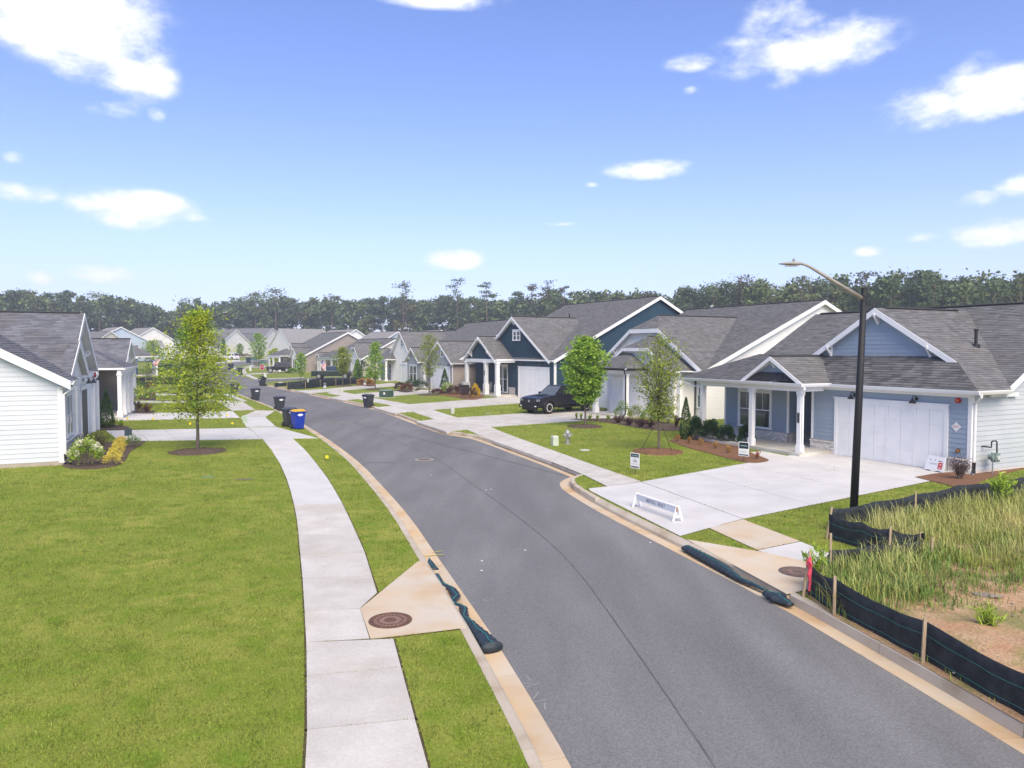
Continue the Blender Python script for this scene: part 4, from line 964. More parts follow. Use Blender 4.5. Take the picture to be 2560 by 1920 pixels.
h.board(-.034, .0, -.034, .14, .1, 3.05, 'corner_board'); h.board(.001, .14, .06, .099, .8, 3.05, 'corner_board')
h.downspout((-.05, -.42, 3.15), (-.1, -.08, 0), 0, kick=(-.05, -.25), foot=BLACKM)
h.board(4.5, 5.5, .0, .34, .7, 3.2, 'porch_pier'); h.bricks((4.5, .0), (5.4, .0), 0, .7, single=False); h.board(12.9, 13.4, .15, .34, 0, 3.2, 'porch_pier'); h.board(5.5, 13.3, .1, .33, 3.0, 3.29, 'porch_beam')
h.garage((4.6, .35), (13.6, .35), 3.9, 8.1, 2.5, cols=6); h.P('opening_shade_panel', BOX(8.55, 10.6, .27, .30, .02, 2.48), solid('painted_interior_shade', (.05, .05, .05)))  # flat dark panel on the door, painted shade of the open garage
h.lamp((0, .1), (13, .1), 7.4, 3.05); h.lamp((0, .1), (13, .1), 9.4, 3.0); h.lamp((0, .1), (13, .1), 11.6, 3.05)
mb = MB(); mb.tube([(12.3, .09, 3.15), (12.3, .01, 3.15)], .12, 14); h.P('alarm_bell', mb, RED)
h.wall((13.6, 0), (13.6, 14), (0, 3.3), 'lap', GREYW, 0); h.wall((13.6, 14), (0, 14), (0, 3.3), 'lap', GREYW, 0)

def porch_house(label, C, deg, side, W_, D, ez, rz, m, gab, porch, sh=None, det=0, gm=None, garage=True, clipw=0, hips=(0, 0), smat=None, sc=1.0):
    """a plain house of the same row: main ridge along the street, front gables, a porch on columns"""
    h = House(label, C, deg, side, det=det, shing=sh, scale=sc)
    h.main(-W_, 0, 0, D, ez, rz, m, rh=.26, hipl=hips[0], hipr=hips[1], side_m=smat)
    for (uc, half, vf, sl, cw, br) in gab:
        r = ez + sl * half; vb = (r - ez) / ((rz - ez) / (D / 2)) + .2
        h.wing(uc, half, vf, max(vb, .6), ez + .02, sl, gm or m, 'batten' if det else 'lap', rh=.22, cw=cw, br=br, det=det)
    if garage is not None and garage is not False:
        u0, u1, vf = garage; h.garage((u0, vf), (u1, vf), .25, u1 - u0 - .25, 2.25, cols=6, det=0)
    if porch:
        u0, u1, vf, n = porch
        h.hiproof(u0, u1, vf - .3, 0, ez - .02, .5, det=det); h.board(u0 + .1, u1 - .1, vf - .12, vf + .12, ez - .42, ez - .16, 'porch_beam'); h.slab(u0, u1, vf - .2, 0, .1)
        for k in range(n): h.column(u0 + .25 + (u1 - u0 - .5) * k / max(1, n - 1), vf, .1, ez - .42, .24, base=.34)
        h.window((-W_, 0), (0, 0), W_ + (u0 + u1) / 2 - .8, W_ + (u0 + u1) / 2 + .8, .7, 2.2, n=2)
    return h
# local x runs -W..0 for right-hand houses; on the left side the near corner is x=-W
def left_house(label, C, deg, W_, *a, **k):
    ux, uy = -math.sin(R_(deg)), math.cos(R_(deg)); C = Vector((C[0], C[1])) + Vector((ux, uy)) * W_
    return porch_house(label, C, deg, -1, W_, *a, **k)
l2 = left_house('house with dark slate roof, porch columns and rocking chairs, left side', (-27.9, 47.2), 20.5, 14.0, 13, 3.35, 6.6, TAUPE, [(-3.8, 3.2, -1.5, .62, 0, .5)], (-13.8, -7.6, -2.3, 4), sh=SHINGB, det=1, gm=WHITE2, garage=(-6.4, -1.4, -1.5), smat=TAUPE)
l2.wall((-7.02, 0.2), (-7.02, -1.5), (0, 3.2), 'lap', TAUPE, 1); l2.gutter((-14.0, -2.6, 3.33), (-7.5, -2.6, 3.33))
l3 = left_house('house with dark roof and tall white porch columns past the rocking chairs', (-37.0, 66.5), 24, 12.5, 13, 3.35, 6.5, WHITE2, [(-3.4, 3.2, -.8, .65, 0, 0)], (-12.2, -6.8, -2.2, 3), sh=SHINGB, det=1, garage=(-6, -1.2, -.8))
l3.downspout((-12.1, -2.5, 3.2), (-12.1, -2.3, 0), .1, BLACKM)
l4 = left_house('small white house with columned porch and flag beyond the empty lot', (-60.5, 118.0), 33, 12, 13, 3.1, 6.0, WHITE2, [(-8.3, 2.2, -.5, .75, 0, 0)], (-11.6, -6.2, -3.2, 3), det=1, garage=(-5.5, -1.2, 0), gm=TEAL)

# ---- far houses
left_house('pale blue house with a broad side gable beyond the young tree', G(411, 904), 42, 14, 21, 3.4, 9.0, SKYB, [(-8.5, 3, -.8, .7, 0, 0)], (-6, -1, -2.0, 3), sh=SHINGN, garage=(-11, -6, -.8))
fh = House('dark roofed house far left, only its roof ridge showing', (-104, 178), 60, 1); fh.main(-22, 0, 0, 14, 3.3, 8.1, BEIGE)
left_house('white house with a side gable left of the distant lamp', G(468, 899), 46, 14, 19, 3.4, 9.2, WHITE2, [(-9, 3, -.8, .75, 0, 0)], (-6, -1, -2.0, 3), sh=SHINGN, garage=(-11.5, -6.5, -.8))
left_house('grey roofed white house beyond the pale blue gable', G(440, 896), 44, 13, 17, 3.4, 8.6, WHITE2, [(-6, 3, -.8, .75, 0, 0)], None, sh=SHINGF, garage=None)
porch_house('white house with garage behind the crown of the yellow green tree', G(545, 894), 72, 1, 12, 15, 3.3, 8.0, WHITE2, [(-3.2, 3.0, -2.5, .8, 0, 0)], (-11.5, -6.8, -2, 2), sh=SHINGF, garage=(-5.6, -.8, -2.5), sc=1.2)
porch_house('pale grey house with stacked white porch gables behind the white SUV', G(640, 890.5), 74, 1, 14.5, 17, 3.4, 8.6, WHITE2, [(-4.6, 4.1, -1.2, .82, 0, 0), (-6.6, 2.4, -3.0, .85, 0, 0)], (-9.2, -4.4, -3.6, 3), sh=SHINGF, garage=(-4.2, -.6, -1.2), gm=WHITE2, sc=1.2)
porch_house('white house with clipped porch gable and brown shrubs in the distance', G(708, 887), 76, 1, 11.5, 17, 3.4, 8.2, WHITE2, [(-3.6, 3.6, -1.4, .7, 1.1, 0), (-5.6, 1.6, -2.8, .75, .5, 0)], (-7.4, -4.2, -3.2, 2), sh=SHINGF, garage=(-3.4, -.6, -1.4), hips=(0, 5), sc=1.2)
c_ = G(729, 893); c_ = c_ + Vector((math.sin(R_(128)), -math.cos(R_(128)), 0)) * 16
porch_house('white sided far house with large side gable facing the road', c_, 128, 1, 16, 21, 3.6, 9.8, WHITE2, [], None, sh=SHINGN, garage=None)
porch_house('white gabled house peeking over the taupe roof', (-46, 178), 40, 1, 14, 18, 3.3, 8.6, WHITE2, [(-5, 3.6, -1, .7, 1.2, 0)], None, sh=SHINGN, garage=None)
porch_house('light blue gabled house peeking right of the taupe roof', (-33, 165), 40, 1, 12, 17, 3.3, 7.9, SKYB, [(-4, 3, -1, .7, 0, 0)], None, sh=SHINGN, garage=None)
porch_house('teal gabled house behind the pale grey dormer house', (-22, 150), 34, 1, 13, 17, 3.2, 8.0, TEAL, [(-4, 2.6, -.5, .7, 0, 0)], None, sh=SHINGN, garage=None)
porch_house('house with a hipped dark roof far behind the taupe house', (-51, 216), 70, 1, 9, 13, 3.3, 8.3, BEIGE, [(-3, 2.2, -1, .7, .8, 0)], None, sh=SHINGF, garage=None, hips=(3, 3))
porch_house('far house with a small cream gable over the grey house roof', (-16, 168), 30, 1, 18, 15, 3.3, 7.6, BEIGE, [(-3, 2.0, -.5, .7, 0, 0)], None, sh=SHINGN, garage=None)
# ------------------------------------------------------------------ vegetation
def leafmat(name, c1, c2, scale=2.0, island=.35, trans=.35, rough=.6, c3=None, s3=.8):
    m = mat(name, c1, c2, scale, rough=rough, island=island, spec=.25, coord='pos', c3=c3, s3=s3)
    N, L = m.node_tree.nodes, m.node_tree.links; b = N['Principled BSDF']; out = N['Material Output']
    t = N.new('ShaderNodeBsdfTranslucent'); mx = N.new('ShaderNodeMixShader'); mx.inputs[0].default_value = trans
    if b.inputs['Base Color'].links: L.new(b.inputs['Base Color'].links[0].from_socket, t.inputs[0])
    L.new(b.outputs[0], mx.inputs[1]); L.new(t.outputs[0], mx.inputs[2]); L.new(mx.outputs[0], out.inputs[0])
    return m
LF_OAK = leafmat('leaf_yellow_green', (0.362, 0.464, 0.036), (0.478, 0.522, 0.043), 1.2, c3=(0.189, 0.334, 0.043), s3=1.1)
LF_MAPLE = leafmat('leaf_fresh_green', (0.232, 0.406, 0.051), (0.334, 0.478, 0.065), 1.5)
LF_ELM = leafmat('leaf_olive_green', (.22, .30, .045), (.33, .38, .06), 1.2)
LF_DARK = leafmat('leaf_glossy_dark', (0.036, 0.080, 0.036), (0.065, 0.123, 0.051), 3, rough=.35, trans=.15)
LF_ARB = leafmat('leaf_conifer', (0.043, 0.090, 0.026), (0.072, 0.133, 0.036), 3, trans=.15)
LF_GREEN = leafmat('leaf_mid_green', (0.145, 0.261, 0.043), (0.232, 0.362, 0.065), 3)
LF_BRIGHT = leafmat('leaf_bright_green', (0.290, 0.435, 0.043), (0.392, 0.522, 0.065), 3)
LF_PALE = leafmat('leaf_variegated', (0.435, 0.522, 0.160), (0.319, 0.435, 0.102), 5)
LF_YEL = leafmat('leaf_golden', (.85, .70, .12), (.72, .64, .14), 4)
LF_GOLD = leafmat('leaf_gold_conifer', (0.725, 0.478, 0.029), (0.551, 0.435, 0.043), 4)
LF_PURP = leafmat('leaf_purple', (0.075, 0.044, 0.044), (0.119, 0.069, 0.062), 4, trans=.2)
LF_RED = leafmat('leaf_red_brown', (0.213, 0.094, 0.056), (0.150, 0.069, 0.050), 4, trans=.2)
LF_ORNG = leafmat('leaf_orange', (0.525, 0.275, 0.088), (0.413, 0.288, 0.075), 5)
LF_ROSE = leafmat('leaf_red_pink', (0.450, 0.125, 0.100), (0.500, 0.250, 0.100), 5)
PETAL = leafmat('petal_cream', (.72, .72, .55), (.66, .69, .46), 6, island=.1)
PETALR = leafmat('petal_red', (.5, .03, .03), (.4, .02, .04), 6, island=.1)
BARK = mat('bark_grey', (.15, .125, .10), (.10, .085, .07), 12, rough=.95, bump=.6, bscale=50, coord='obj', stretch=(1, 1, .3))
BARKP = mat('bark_pine', (.20, .155, .125), (.14, .11, .095), 2, rough=.95)

def leaves(C, size, asp=.5, up=.35, seed=0, droop=None, outward=None, jit=.35):
    """rhombic leaves at centres C -> verts, quads"""
    r = np.random.default_rng(seed); n = len(C)
    d = r.normal(size=(n, 3)); d[:, 2] *= .7
    if outward is not None: d = d * .75 + outward
    d[:, 2] += up * .5
    d /= np.linalg.norm(d, axis=1)[:, None] + 1e-9
    nn = r.normal(size=(n, 3)); nn[:, 2] = np.abs(nn[:, 2]) + up
    s = np.cross(d, nn); s /= np.linalg.norm(s, axis=1)[:, None] + 1e-9
    L = size * (1 + jit * r.uniform(-1, 1, n))[:, None]; w = L * asp * .5
    nrm = np.cross(s, d)
    a = C - d * L * .5; b = C + d * L * .5; m = C + nrm * L * .06
    V = np.stack([a, m + s * w, b, m - s * w], 1).reshape(-1, 3)
    return V, np.arange(n * 4).reshape(-1, 4)
def profile(kind, t):
    if kind == 'cone': return min(1, .45 + t / .16 * .55) * max(0.02, 1 - t) ** .85 if t < .16 else max(.02, (1 - (t - .16) / .84)) ** 1.05
    if kind == 'oval': return max(.03, math.sin(math.pi * (t * .93 + .05))) ** .75
    if kind == 'vase': return max(.05, min(1, .35 + t * 1.3) * (1 if t < .55 else max(.05, 1 - (t - .55) / .46) ** .7))
    return 1
def tree(label, base, Ht, R, z0, kind, lm, seed, nl=70, per=9, cl=9, lsize=.13, tr=.055, lean=0.0, wild=.25, name='street_tree', asp=.5, up_ang=.35):
    rr = random.Random(seed)
    root = empty(name, base, 0, label, 'tree', 'young street trees')
    T = MB(); tp = []
    for i in range(9):
        t = i / 8; tp.append(Vector((lean * t + rr.uniform(-.02, .02) * (i > 0), rr.uniform(-.02, .02) * (i > 0), Ht * .97 * t)))
    T.tube([tp[0] - Vector((0, 0, .05))] + tp, [tr * 1.35] + [tr * (1.25 if i == 0 else 1) * (1 - .9 * (i / 8) ** 1.1) + .004 for i in range(9)], 9)
    C = []; O = []
    def at(z):
        t = max(0, min(.9999, z / (Ht * .97))) * 8; i = int(t); return tp[i].lerp(tp[i + 1], t - i)
    for i in range(nl):
        t = (i + rr.random()) / nl; z = z0 + (Ht - z0) * t ** .95; az = i * 2.39996 + rr.uniform(-.3, .3)
        r = R * profile(kind, t) * (1 + rr.uniform(-wild, wild * .8)); rise = r * (up_ang + .9 * t * (kind != 'cone') + rr.uniform(-.12, .2))
        if kind == 'vase': zs = z0 * .92 + (z - z0) * .35
        else: zs = max(z0 * .9, z - rise * .8)
        p0 = at(zs); p3 = at(z) + Vector((math.cos(az) * r, math.sin(az) * r, rise * .2 + rr.uniform(-.05, .05)))
        mid = p0.lerp(p3, .5) + Vector((0, 0, .1 * r)); pts = [p0, p0.lerp(mid, .6), mid, mid.lerp(p3, .6), p3]
        rb = tr * .38 * (1 - .6 * t) + .003
        T.tube(pts, [rb, rb * .8, rb * .6, rb * .4, .003], 5)
        for k in range(per):
            q = .25 + .75 * (k + rr.random()) / per; j = q * 4; a = int(min(3, j)); p = pts[a].lerp(pts[a + 1], j - a)
            s = .10 + .30 * R * .28 * (1.1 - q * .5)
            d = Vector((rr.gauss(0, 1), rr.gauss(0, 1), rr.gauss(0, .55))) * s
            if rr.random() < .25: T.tube([p, p + d], [.004, .002], 3, cap=False)
            C.append(p + d)
    C = np.array([tuple(c) for c in C]); r2 = np.random.default_rng(seed)
    k = np.repeat(np.arange(len(C)), cl); P = C[k] + r2.normal(size=(len(k), 3)) * np.array([.085, .085, .06]) * (1 + .5 * R / 2)
    V, Fq = leaves(P, lsize, asp, .5, seed)
    T.build('trunk', BARK, root, smooth=True); obj_of(mesh_np('crown', V, Fq, lm), 'crown', root)
    return root
t1 = tree('yellow green young oak in a round mulch ring on the left lawn', G(494, 1127), 6.2, 2.4, 1.6, 'cone', LF_OAK, 11, nl=110, per=11, cl=10, lsize=.13, tr=.07, lean=.08, asp=.42, up_ang=.12, wild=.42)
tree('dense round fresh green maple beside the black truck', G(1463, 1065), 5.15, 1.28, 1.45, 'oval', LF_MAPLE, 12, nl=70, per=11, cl=12, lsize=.17, tr=.06, wild=.18, asp=.7, up_ang=.5)
t3 = tree('upright sparse olive green elm tied with straps before the white house', G(1647, 1128), 5.3, 1.15, 1.4, 'vase', LF_ELM, 13, nl=60, per=12, cl=7, lsize=.115, tr=.05, wild=.35, up_ang=1.3)
tree('thin wispy tree in front of the grey board and batten house', G(1073, 987), 6.0, 1.25, 1.9, 'oval', LF_ELM, 14, nl=42, per=9, cl=7, lsize=.15, tr=.06, wild=.4)
tree('loose mid green tree before the beige porch', G(938, 974), 5.3, 1.4, 1.3, 'cone', LF_MAPLE, 15, nl=50, per=9, cl=8, lsize=.17, tr=.06, wild=.35)
tree('narrow pale green tree rising from the long silt fence', G(857, 964), 4.8, 1.0, 1.6, 'oval', LF_ELM, 16, nl=46, per=9, cl=9, lsize=.17, tr=.05)
tree('slim tree at the far end of the long silt fence', G(752, 951), 3.9, .95, .9, 'oval', LF_MAPLE, 17, nl=34, per=8, cl=8, lsize=.2, tr=.045)
tree('tall slim light tree left of the stop sign', G(647, 919), 7.2, 1.9, 2.0, 'oval', LF_MAPLE, 18, nl=38, per=8, cl=8, lsize=.3, tr=.07, wild=.3)
tree('small yellow green tree beside the black jeep', G(686, 921), 4.0, 1.5, .8, 'oval', LF_OAK, 19, nl=30, per=8, cl=7, lsize=.3, tr=.06)
tree('small dark tree by the white SUV', G(559, 898), 6.0, 1.3, 1.2, 'cone', LF_GREEN, 20, nl=34, per=8, cl=8, lsize=.32, tr=.08)
tree('light green tree before the pale blue side gable', G(380, 905), 5.6, 2.4, .9, 'oval', LF_BRIGHT, 21, nl=34, per=8, cl=8, lsize=.36, tr=.08)
tree('small tree on the lawn by the far white house', G(600, 893), 4.5, 1.3, 1.0, 'oval', LF_MAPLE, 22, nl=30, per=7, cl=7, lsize=.34, tr=.06)
# straps of the tied elm
for (a, b) in (((1602, 1125), (1634, 1085)), ((1680, 1131), (1660, 1072))):
    p = G(*a); top = t3.location + Vector((.0, 0, 1.5)); MB().tube([p, p.lerp(top, .72)], .012, 5).build('tie_strap', BLACKM, t3).matrix_parent_inverse = Matrix.Translation(-t3.location)

def shrub(label, base, w, h, kind, lm, seed, name='shrub', n=700, ls=.07, cat='shrub', group=None, flowers=None, asp=.5, sy=1.0, stems=6):
    root = empty(name, base, 0, label, cat, group); r = np.random.default_rng(seed)
    if kind == 'ball':
        d = r.normal(size=(n, 3)); d /= np.linalg.norm(d, axis=1)[:, None]; d[:, 2] = np.abs(d[:, 2]) * 1.25 - .25 * (r.random(n) < .4)
        lump = 1 + .13 * np.sin(d[:, 0] * 5 + seed) * np.cos(d[:, 1] * 5 + seed * 2) + .10 * np.sin(d[:, 2] * 9 + seed)
        q = (.55 + .45 * r.random(n) ** .5) * lump
        P = d * q[:, None] * np.array([w / 2, w / 2 * sy, h * .62]) + np.array([0, 0, h * .36]); out = d
    elif kind == 'cone':
        t = r.random(n) ** 1.35; az = r.random(n) * 2 * math.pi
        pr = np.where(t < .25, .78 + t * .88, np.clip(1 - (t - .25) / .75, .02, 1) ** .72)
        rad = w / 2 * pr * (.72 + .3 * r.random(n)) * (1 + .10 * np.sin(az * 4 + t * 12 + seed)); P = np.stack([np.cos(az) * rad, np.sin(az) * rad, .03 + t * h], 1)
        out = np.stack([np.cos(az) * .5, np.sin(az) * .5, np.full(n, 1.1)], 1)
    elif kind == 'spray':                               # arching shoots from the base
        m = max(14, n // 26); az = r.random(m) * 2 * math.pi; sp = r.random(m) ** .7; hh = h * (.6 + .45 * r.random(m))
        k = r.integers(0, m, n); t = .22 + .78 * r.random(n)
        P = np.stack([np.cos(az[k]) * sp[k] * w / 2 * t ** 1.3, np.sin(az[k]) * sp[k] * w / 2 * sy * t ** 1.3, hh[k] * t * (1 - .25 * sp[k] * t)], 1) + r.normal(size=(n, 3)) * .04 * w
        P[:, 2] = np.maximum(P[:, 2], .02); out = np.stack([np.cos(az[k]) * .5, np.sin(az[k]) * .5, np.full(n, .7)], 1)
    V, Fq = leaves(P, ls, asp, .4, seed, outward=out)
    obj_of(mesh_np('foliage', V, Fq, lm), 'foliage', root)
    S = MB()
    for i in range(stems):
        a = i * 2.4 + seed; S.tube([(math.cos(a) * .03, math.sin(a) * .03, -.03), (math.cos(a) * w * .12, math.sin(a) * w * .12 * sy, h * .3), (math.cos(a) * w * .25, math.sin(a) * w * .25 * sy, h * .62)], [.014, .010, .004], 5)
    S.build('stem', BARK, root)
    if flowers:
        nf, fs, fm = flowers; az = r.random(nf) * 2 * math.pi; el = .25 + r.random(nf) * 1.1
        for i in range(nf):
            c = np.array([math.cos(az[i]) * math.cos(el[i]) * w * .5, math.sin(az[i]) * math.cos(el[i]) * w * .5 * sy, h * (.28 + .68 * math.sin(el[i]))]); m = 46
            g = r.normal(size=(m, 3)); g /= np.linalg.norm(g, axis=1)[:, None]
            V, Fq = leaves(c + g * fs * np.array([.6, .6, .8]), fs * .6, .9, .2, seed + i, outward=g); obj_of(mesh_np('flower_head', V, Fq, fm), 'flower_head', root)
    return root
g1 = 'glossy dark bushes before the blue house'
for k, (u, v, w, h) in enumerate(((1740, 1101, .72, 1.05), (1776, 1105, .92, 1.02), (1816, 1109, .82, .85), (1866, 1114, .80, .95))):
    shrub('glossy dark green bush before the blue house, %s' % ('next to the tall conifer', 'second from the tall conifer', 'third from the tall conifer', 'behind the small sign by the porch')[k], G(u, v), w, h, 'ball', LF_DARK, 30 + k, 'glossy_bush', 2600, .095, group=g1, asp=.45)
shrub('dark tapering conifer at the corner of the blue house bed', G(1714, 1099), .66, 2.1, 'cone', LF_ARB, 40, 'conifer', 2600, .10, asp=.3, cat='conifer')
for k, (u, v, m) in enumerate(((1693, 1105, LF_ORNG), (1723, 1110, LF_ORNG), (1752, 1114, LF_ORNG), (1789, 1123, LF_ORNG), (1822, 1134, LF_ORNG), (1893, 1149, LF_ROSE))):
    shrub('small orange foliage plant in the pine straw, %s' % ('farthest left of the row', 'second from the left', 'third from the left', 'fourth from the left', 'fifth, left of the small sign', 'reddest one by the driveway corner')[k], G(u, v), .36, .44, 'spray', m, 50 + k, 'nandina', 230, .065, group='small orange plants along the blue house bed')
shrub('dark purple spiky bush at the right corner of the blue house', G(2400, 1199), 1.05, .88, 'spray', LF_PURP, 60, 'purple_bush', 1500, .06, asp=.35)
for k, (u, v) in enumerate(((1441, 1047), (1453, 1048.5), (1475, 1051), (1493, 1052.5), (1520, 1054))):
    shrub('small yellow green tuft along the truck driveway, %s' % ('first from the truck', 'second from the truck', 'third, under the round maple', 'fourth from the truck', 'nearest to the white porch')[k], G(u, v), .36, .48, 'spray', LF_BRIGHT, 70 + k, 'tuft_plant', 220, .11, group='tufts along the truck driveway', asp=.25)
for k, (u, v, w, h, kd, m, nm, lb) in enumerate(((1556, 1053, 1.1, 1.15, 'ball', LF_GREEN, 'laurel_bush', 'broad green leafy bush beside the black downspout'), (1590, 1056, 1.0, 1.0, 'ball', LF_ELM, 'laurel_bush', 'yellowish green leafy bush in the white house bed'),
     (1622, 1059, 1.1, .95, 'ball', LF_GREEN, 'laurel_bush', 'leafy green bush left of the tied elm trunk'), (1548, 1059, .8, .55, 'spray', LF_PURP, 'purple_bush', 'low purple bush at the end of the white house bed'), (1573, 1064, .8, .55, 'spray', LF_PURP, 'purple_bush', 'second low purple bush in the white house bed'),
     (1603, 1069, .85, .55, 'spray', LF_PURP, 'purple_bush', 'third low purple bush in the white house bed'), (1625, 1071, .9, .6, 'spray', LF_PURP, 'purple_bush', 'purple brown bush nearest the tied elm'), (1670, 1060, .8, 1.0, 'ball', LF_ELM, 'laurel_bush', 'green bush right of the tied elm trunk'), (1690, 1070, .5, .8, 'spray', LF_PURP, 'purple_bush', 'thin purple bush left of the tall conifer'))):
    shrub(lb, G(u, v), w, h, kd, m, 80 + k, nm, 800, .09)
shrub('slim dark conifer in front of the navy garage', G(1358, 986), .9, 2.2, 'cone', LF_ARB, 95, 'conifer', 1200, .16, asp=.3, cat='conifer')
for k, (u, v, w, h, kd, m, nm, lb, fl) in enumerate((
   (1112, 983, 1.1, 2.5, 'cone', LF_ARB, 'conifer', 'tall pointed conifer beside the white hydrangea and grey garage', None), (1119, 984, 1.3, 1.1, 'ball', LF_BRIGHT, 'hydrangea', 'white flowering hydrangea before the navy house', (16, .13, PETAL)),
   (1144, 977, 1.2, 1.3, 'cone', LF_GOLD, 'golden_conifer', 'golden conifer left of the navy porch', None), (1188, 990, 1.1, 1.2, 'cone', LF_GOLD, 'golden_conifer', 'golden conifer beside the navy porch columns', None),
   (1134, 986, 1.5, .8, 'ball', LF_PURP, 'purple_bush', 'purple bush under the left golden conifer', None), (1158, 984, 1.6, 1.0, 'ball', LF_PURP, 'purple_bush', 'tall purple bush between the golden conifers', None), (1172, 995, 1.7, .9, 'ball', LF_PURP, 'purple_bush', 'round purple bush at the front of the navy bed', None), (1093, 985, 1.3, .5, 'ball', LF_RED, 'red_bush', 'low reddish bush at the grey garage corner', None),
   (1000, 977, 1.4, .9, 'ball', LF_PURP, 'purple_bush', 'purple bush at the left end of the grey house hedge', None), (1017, 980, 1.5, .9, 'ball', LF_RED, 'red_bush', 'brownish bush beside the green hedge', None), (1030, 974, 1.9, 1.2, 'ball', LF_DARK, 'hedge_bush', 'dark green hedge bush under the grey house window', None), (1050, 974, 1.9, 1.1, 'ball', LF_DARK, 'hedge_bush', 'right dark green hedge bush under the grey house window', None),
   (911, 953, 2.2, 2.6, 'ball', LF_DARK, 'evergreen_bush', 'big dark evergreen before the beige porch', None), (895, 950, 1.6, 3.0, 'cone', LF_GREEN, 'conifer', 'pointed yellowish conifer left of the big evergreen', None), (928, 957, 1.8, 1.6, 'ball', LF_GREEN, 'evergreen_bush', 'mid green bush right of the big evergreen', None),
   (904, 963, 1.1, .75, 'ball', LF_ORNG, 'orange_bush', 'orange ball shrub left of the lawn sign', None), (923, 965, 1.2, .8, 'ball', LF_ORNG, 'orange_bush', 'orange ball shrub right of the lawn sign', None), (892, 943, 1.2, 2.6, 'cone', LF_ARB, 'conifer', 'conifer in front of the dormer house garage', None),
   (718, 931.5, 1.9, 1.2, 'ball', LF_RED, 'red_bush', 'reddish brown bush behind the black jeep', None), (731, 932.5, 1.7, .8, 'ball', LF_GREEN, 'boxwood', 'round green bush at the taupe house corner', None), (727, 927, 1.0, 2.0, 'cone', LF_ARB, 'conifer', 'small conifer by the taupe house porch', None),
   (602, 893.5, 3.5, 1.1, 'ball', LF_RED, 'brown_hedge', 'brown hedge before the stacked porch gables', None), (616, 892.5, 3.5, 1.0, 'ball', LF_RED, 'brown_hedge', 'brown hedge right end near the white garage', None), (664, 887.6, 3.0, 1.6, 'ball', LF_PURP, 'dark_shrub', 'dark shrub by the far clipped gable porch', None), (676, 887.6, 3.2, 1.2, 'ball', LF_RED, 'dark_shrub', 'brown shrubs by the far clipped gable house', None))):
    shrub(lb, G(u, v), w, h, kd, m, 100 + k, nm, 1300 if 'conifer' in nm else 620, .15 if v > 970 else .24, flowers=fl, cat='conifer' if 'conifer' in nm else 'shrub', stems=4)
# left beds
shrub('white flowering hydrangea at the corner of the near left house', G(216, 1166), 1.25, 1.0, 'ball', LF_BRIGHT, 130, 'hydrangea', 800, .10, flowers=(30, .13, PETAL), asp=.6)
shrub('large purple bush behind the white hydrangea', G(243, 1130), 1.3, .95, 'spray', LF_PURP, 131, 'purple_bush', 1500, .06, asp=.4)
for k, (u, v, s) in enumerate(((281, 1163, .66), (288, 1148, .62), (293, 1135, .62), (298, 1123, .6), (303, 1113, .56))):
    shrub('golden yellow mound in the left bed, %s' % ('nearest of the row', 'second of the row', 'middle of the row', 'fourth of the row', 'farthest of the row')[k], G(u, v), s, s * .72, 'ball', LF_YEL, 135 + k, 'golden_mound', 900, .055, group='row of golden mounds in the left bed', asp=.4)
shrub('dark green spreading mound beside the small house sign', G(333, 1119), .72, .52, 'ball', LF_GREEN, 141, 'juniper', 800, .07, asp=.3)
shrub('bright green bush behind the left garage corner', G(243, 1068), .75, .8, 'ball', LF_BRIGHT, 142, 'green_bush', 600, .085); shrub('tall dark green conifer column by the left driveway', G(267, 1070), .82, 2.2, 'cone', LF_ARB, 143, 'conifer', 2800, .11, asp=.3, cat='conifer')
shrub('small green plant right of the left conifer column', G(286, 1068.5), .5, .5, 'ball', LF_BRIGHT, 144, 'green_plant', 350, .075); shrub('small yellowish plant at the end of the conifer bed', G(303, 1067), .5, .52, 'spray', LF_BRIGHT, 145, 'green_plant', 350, .08)
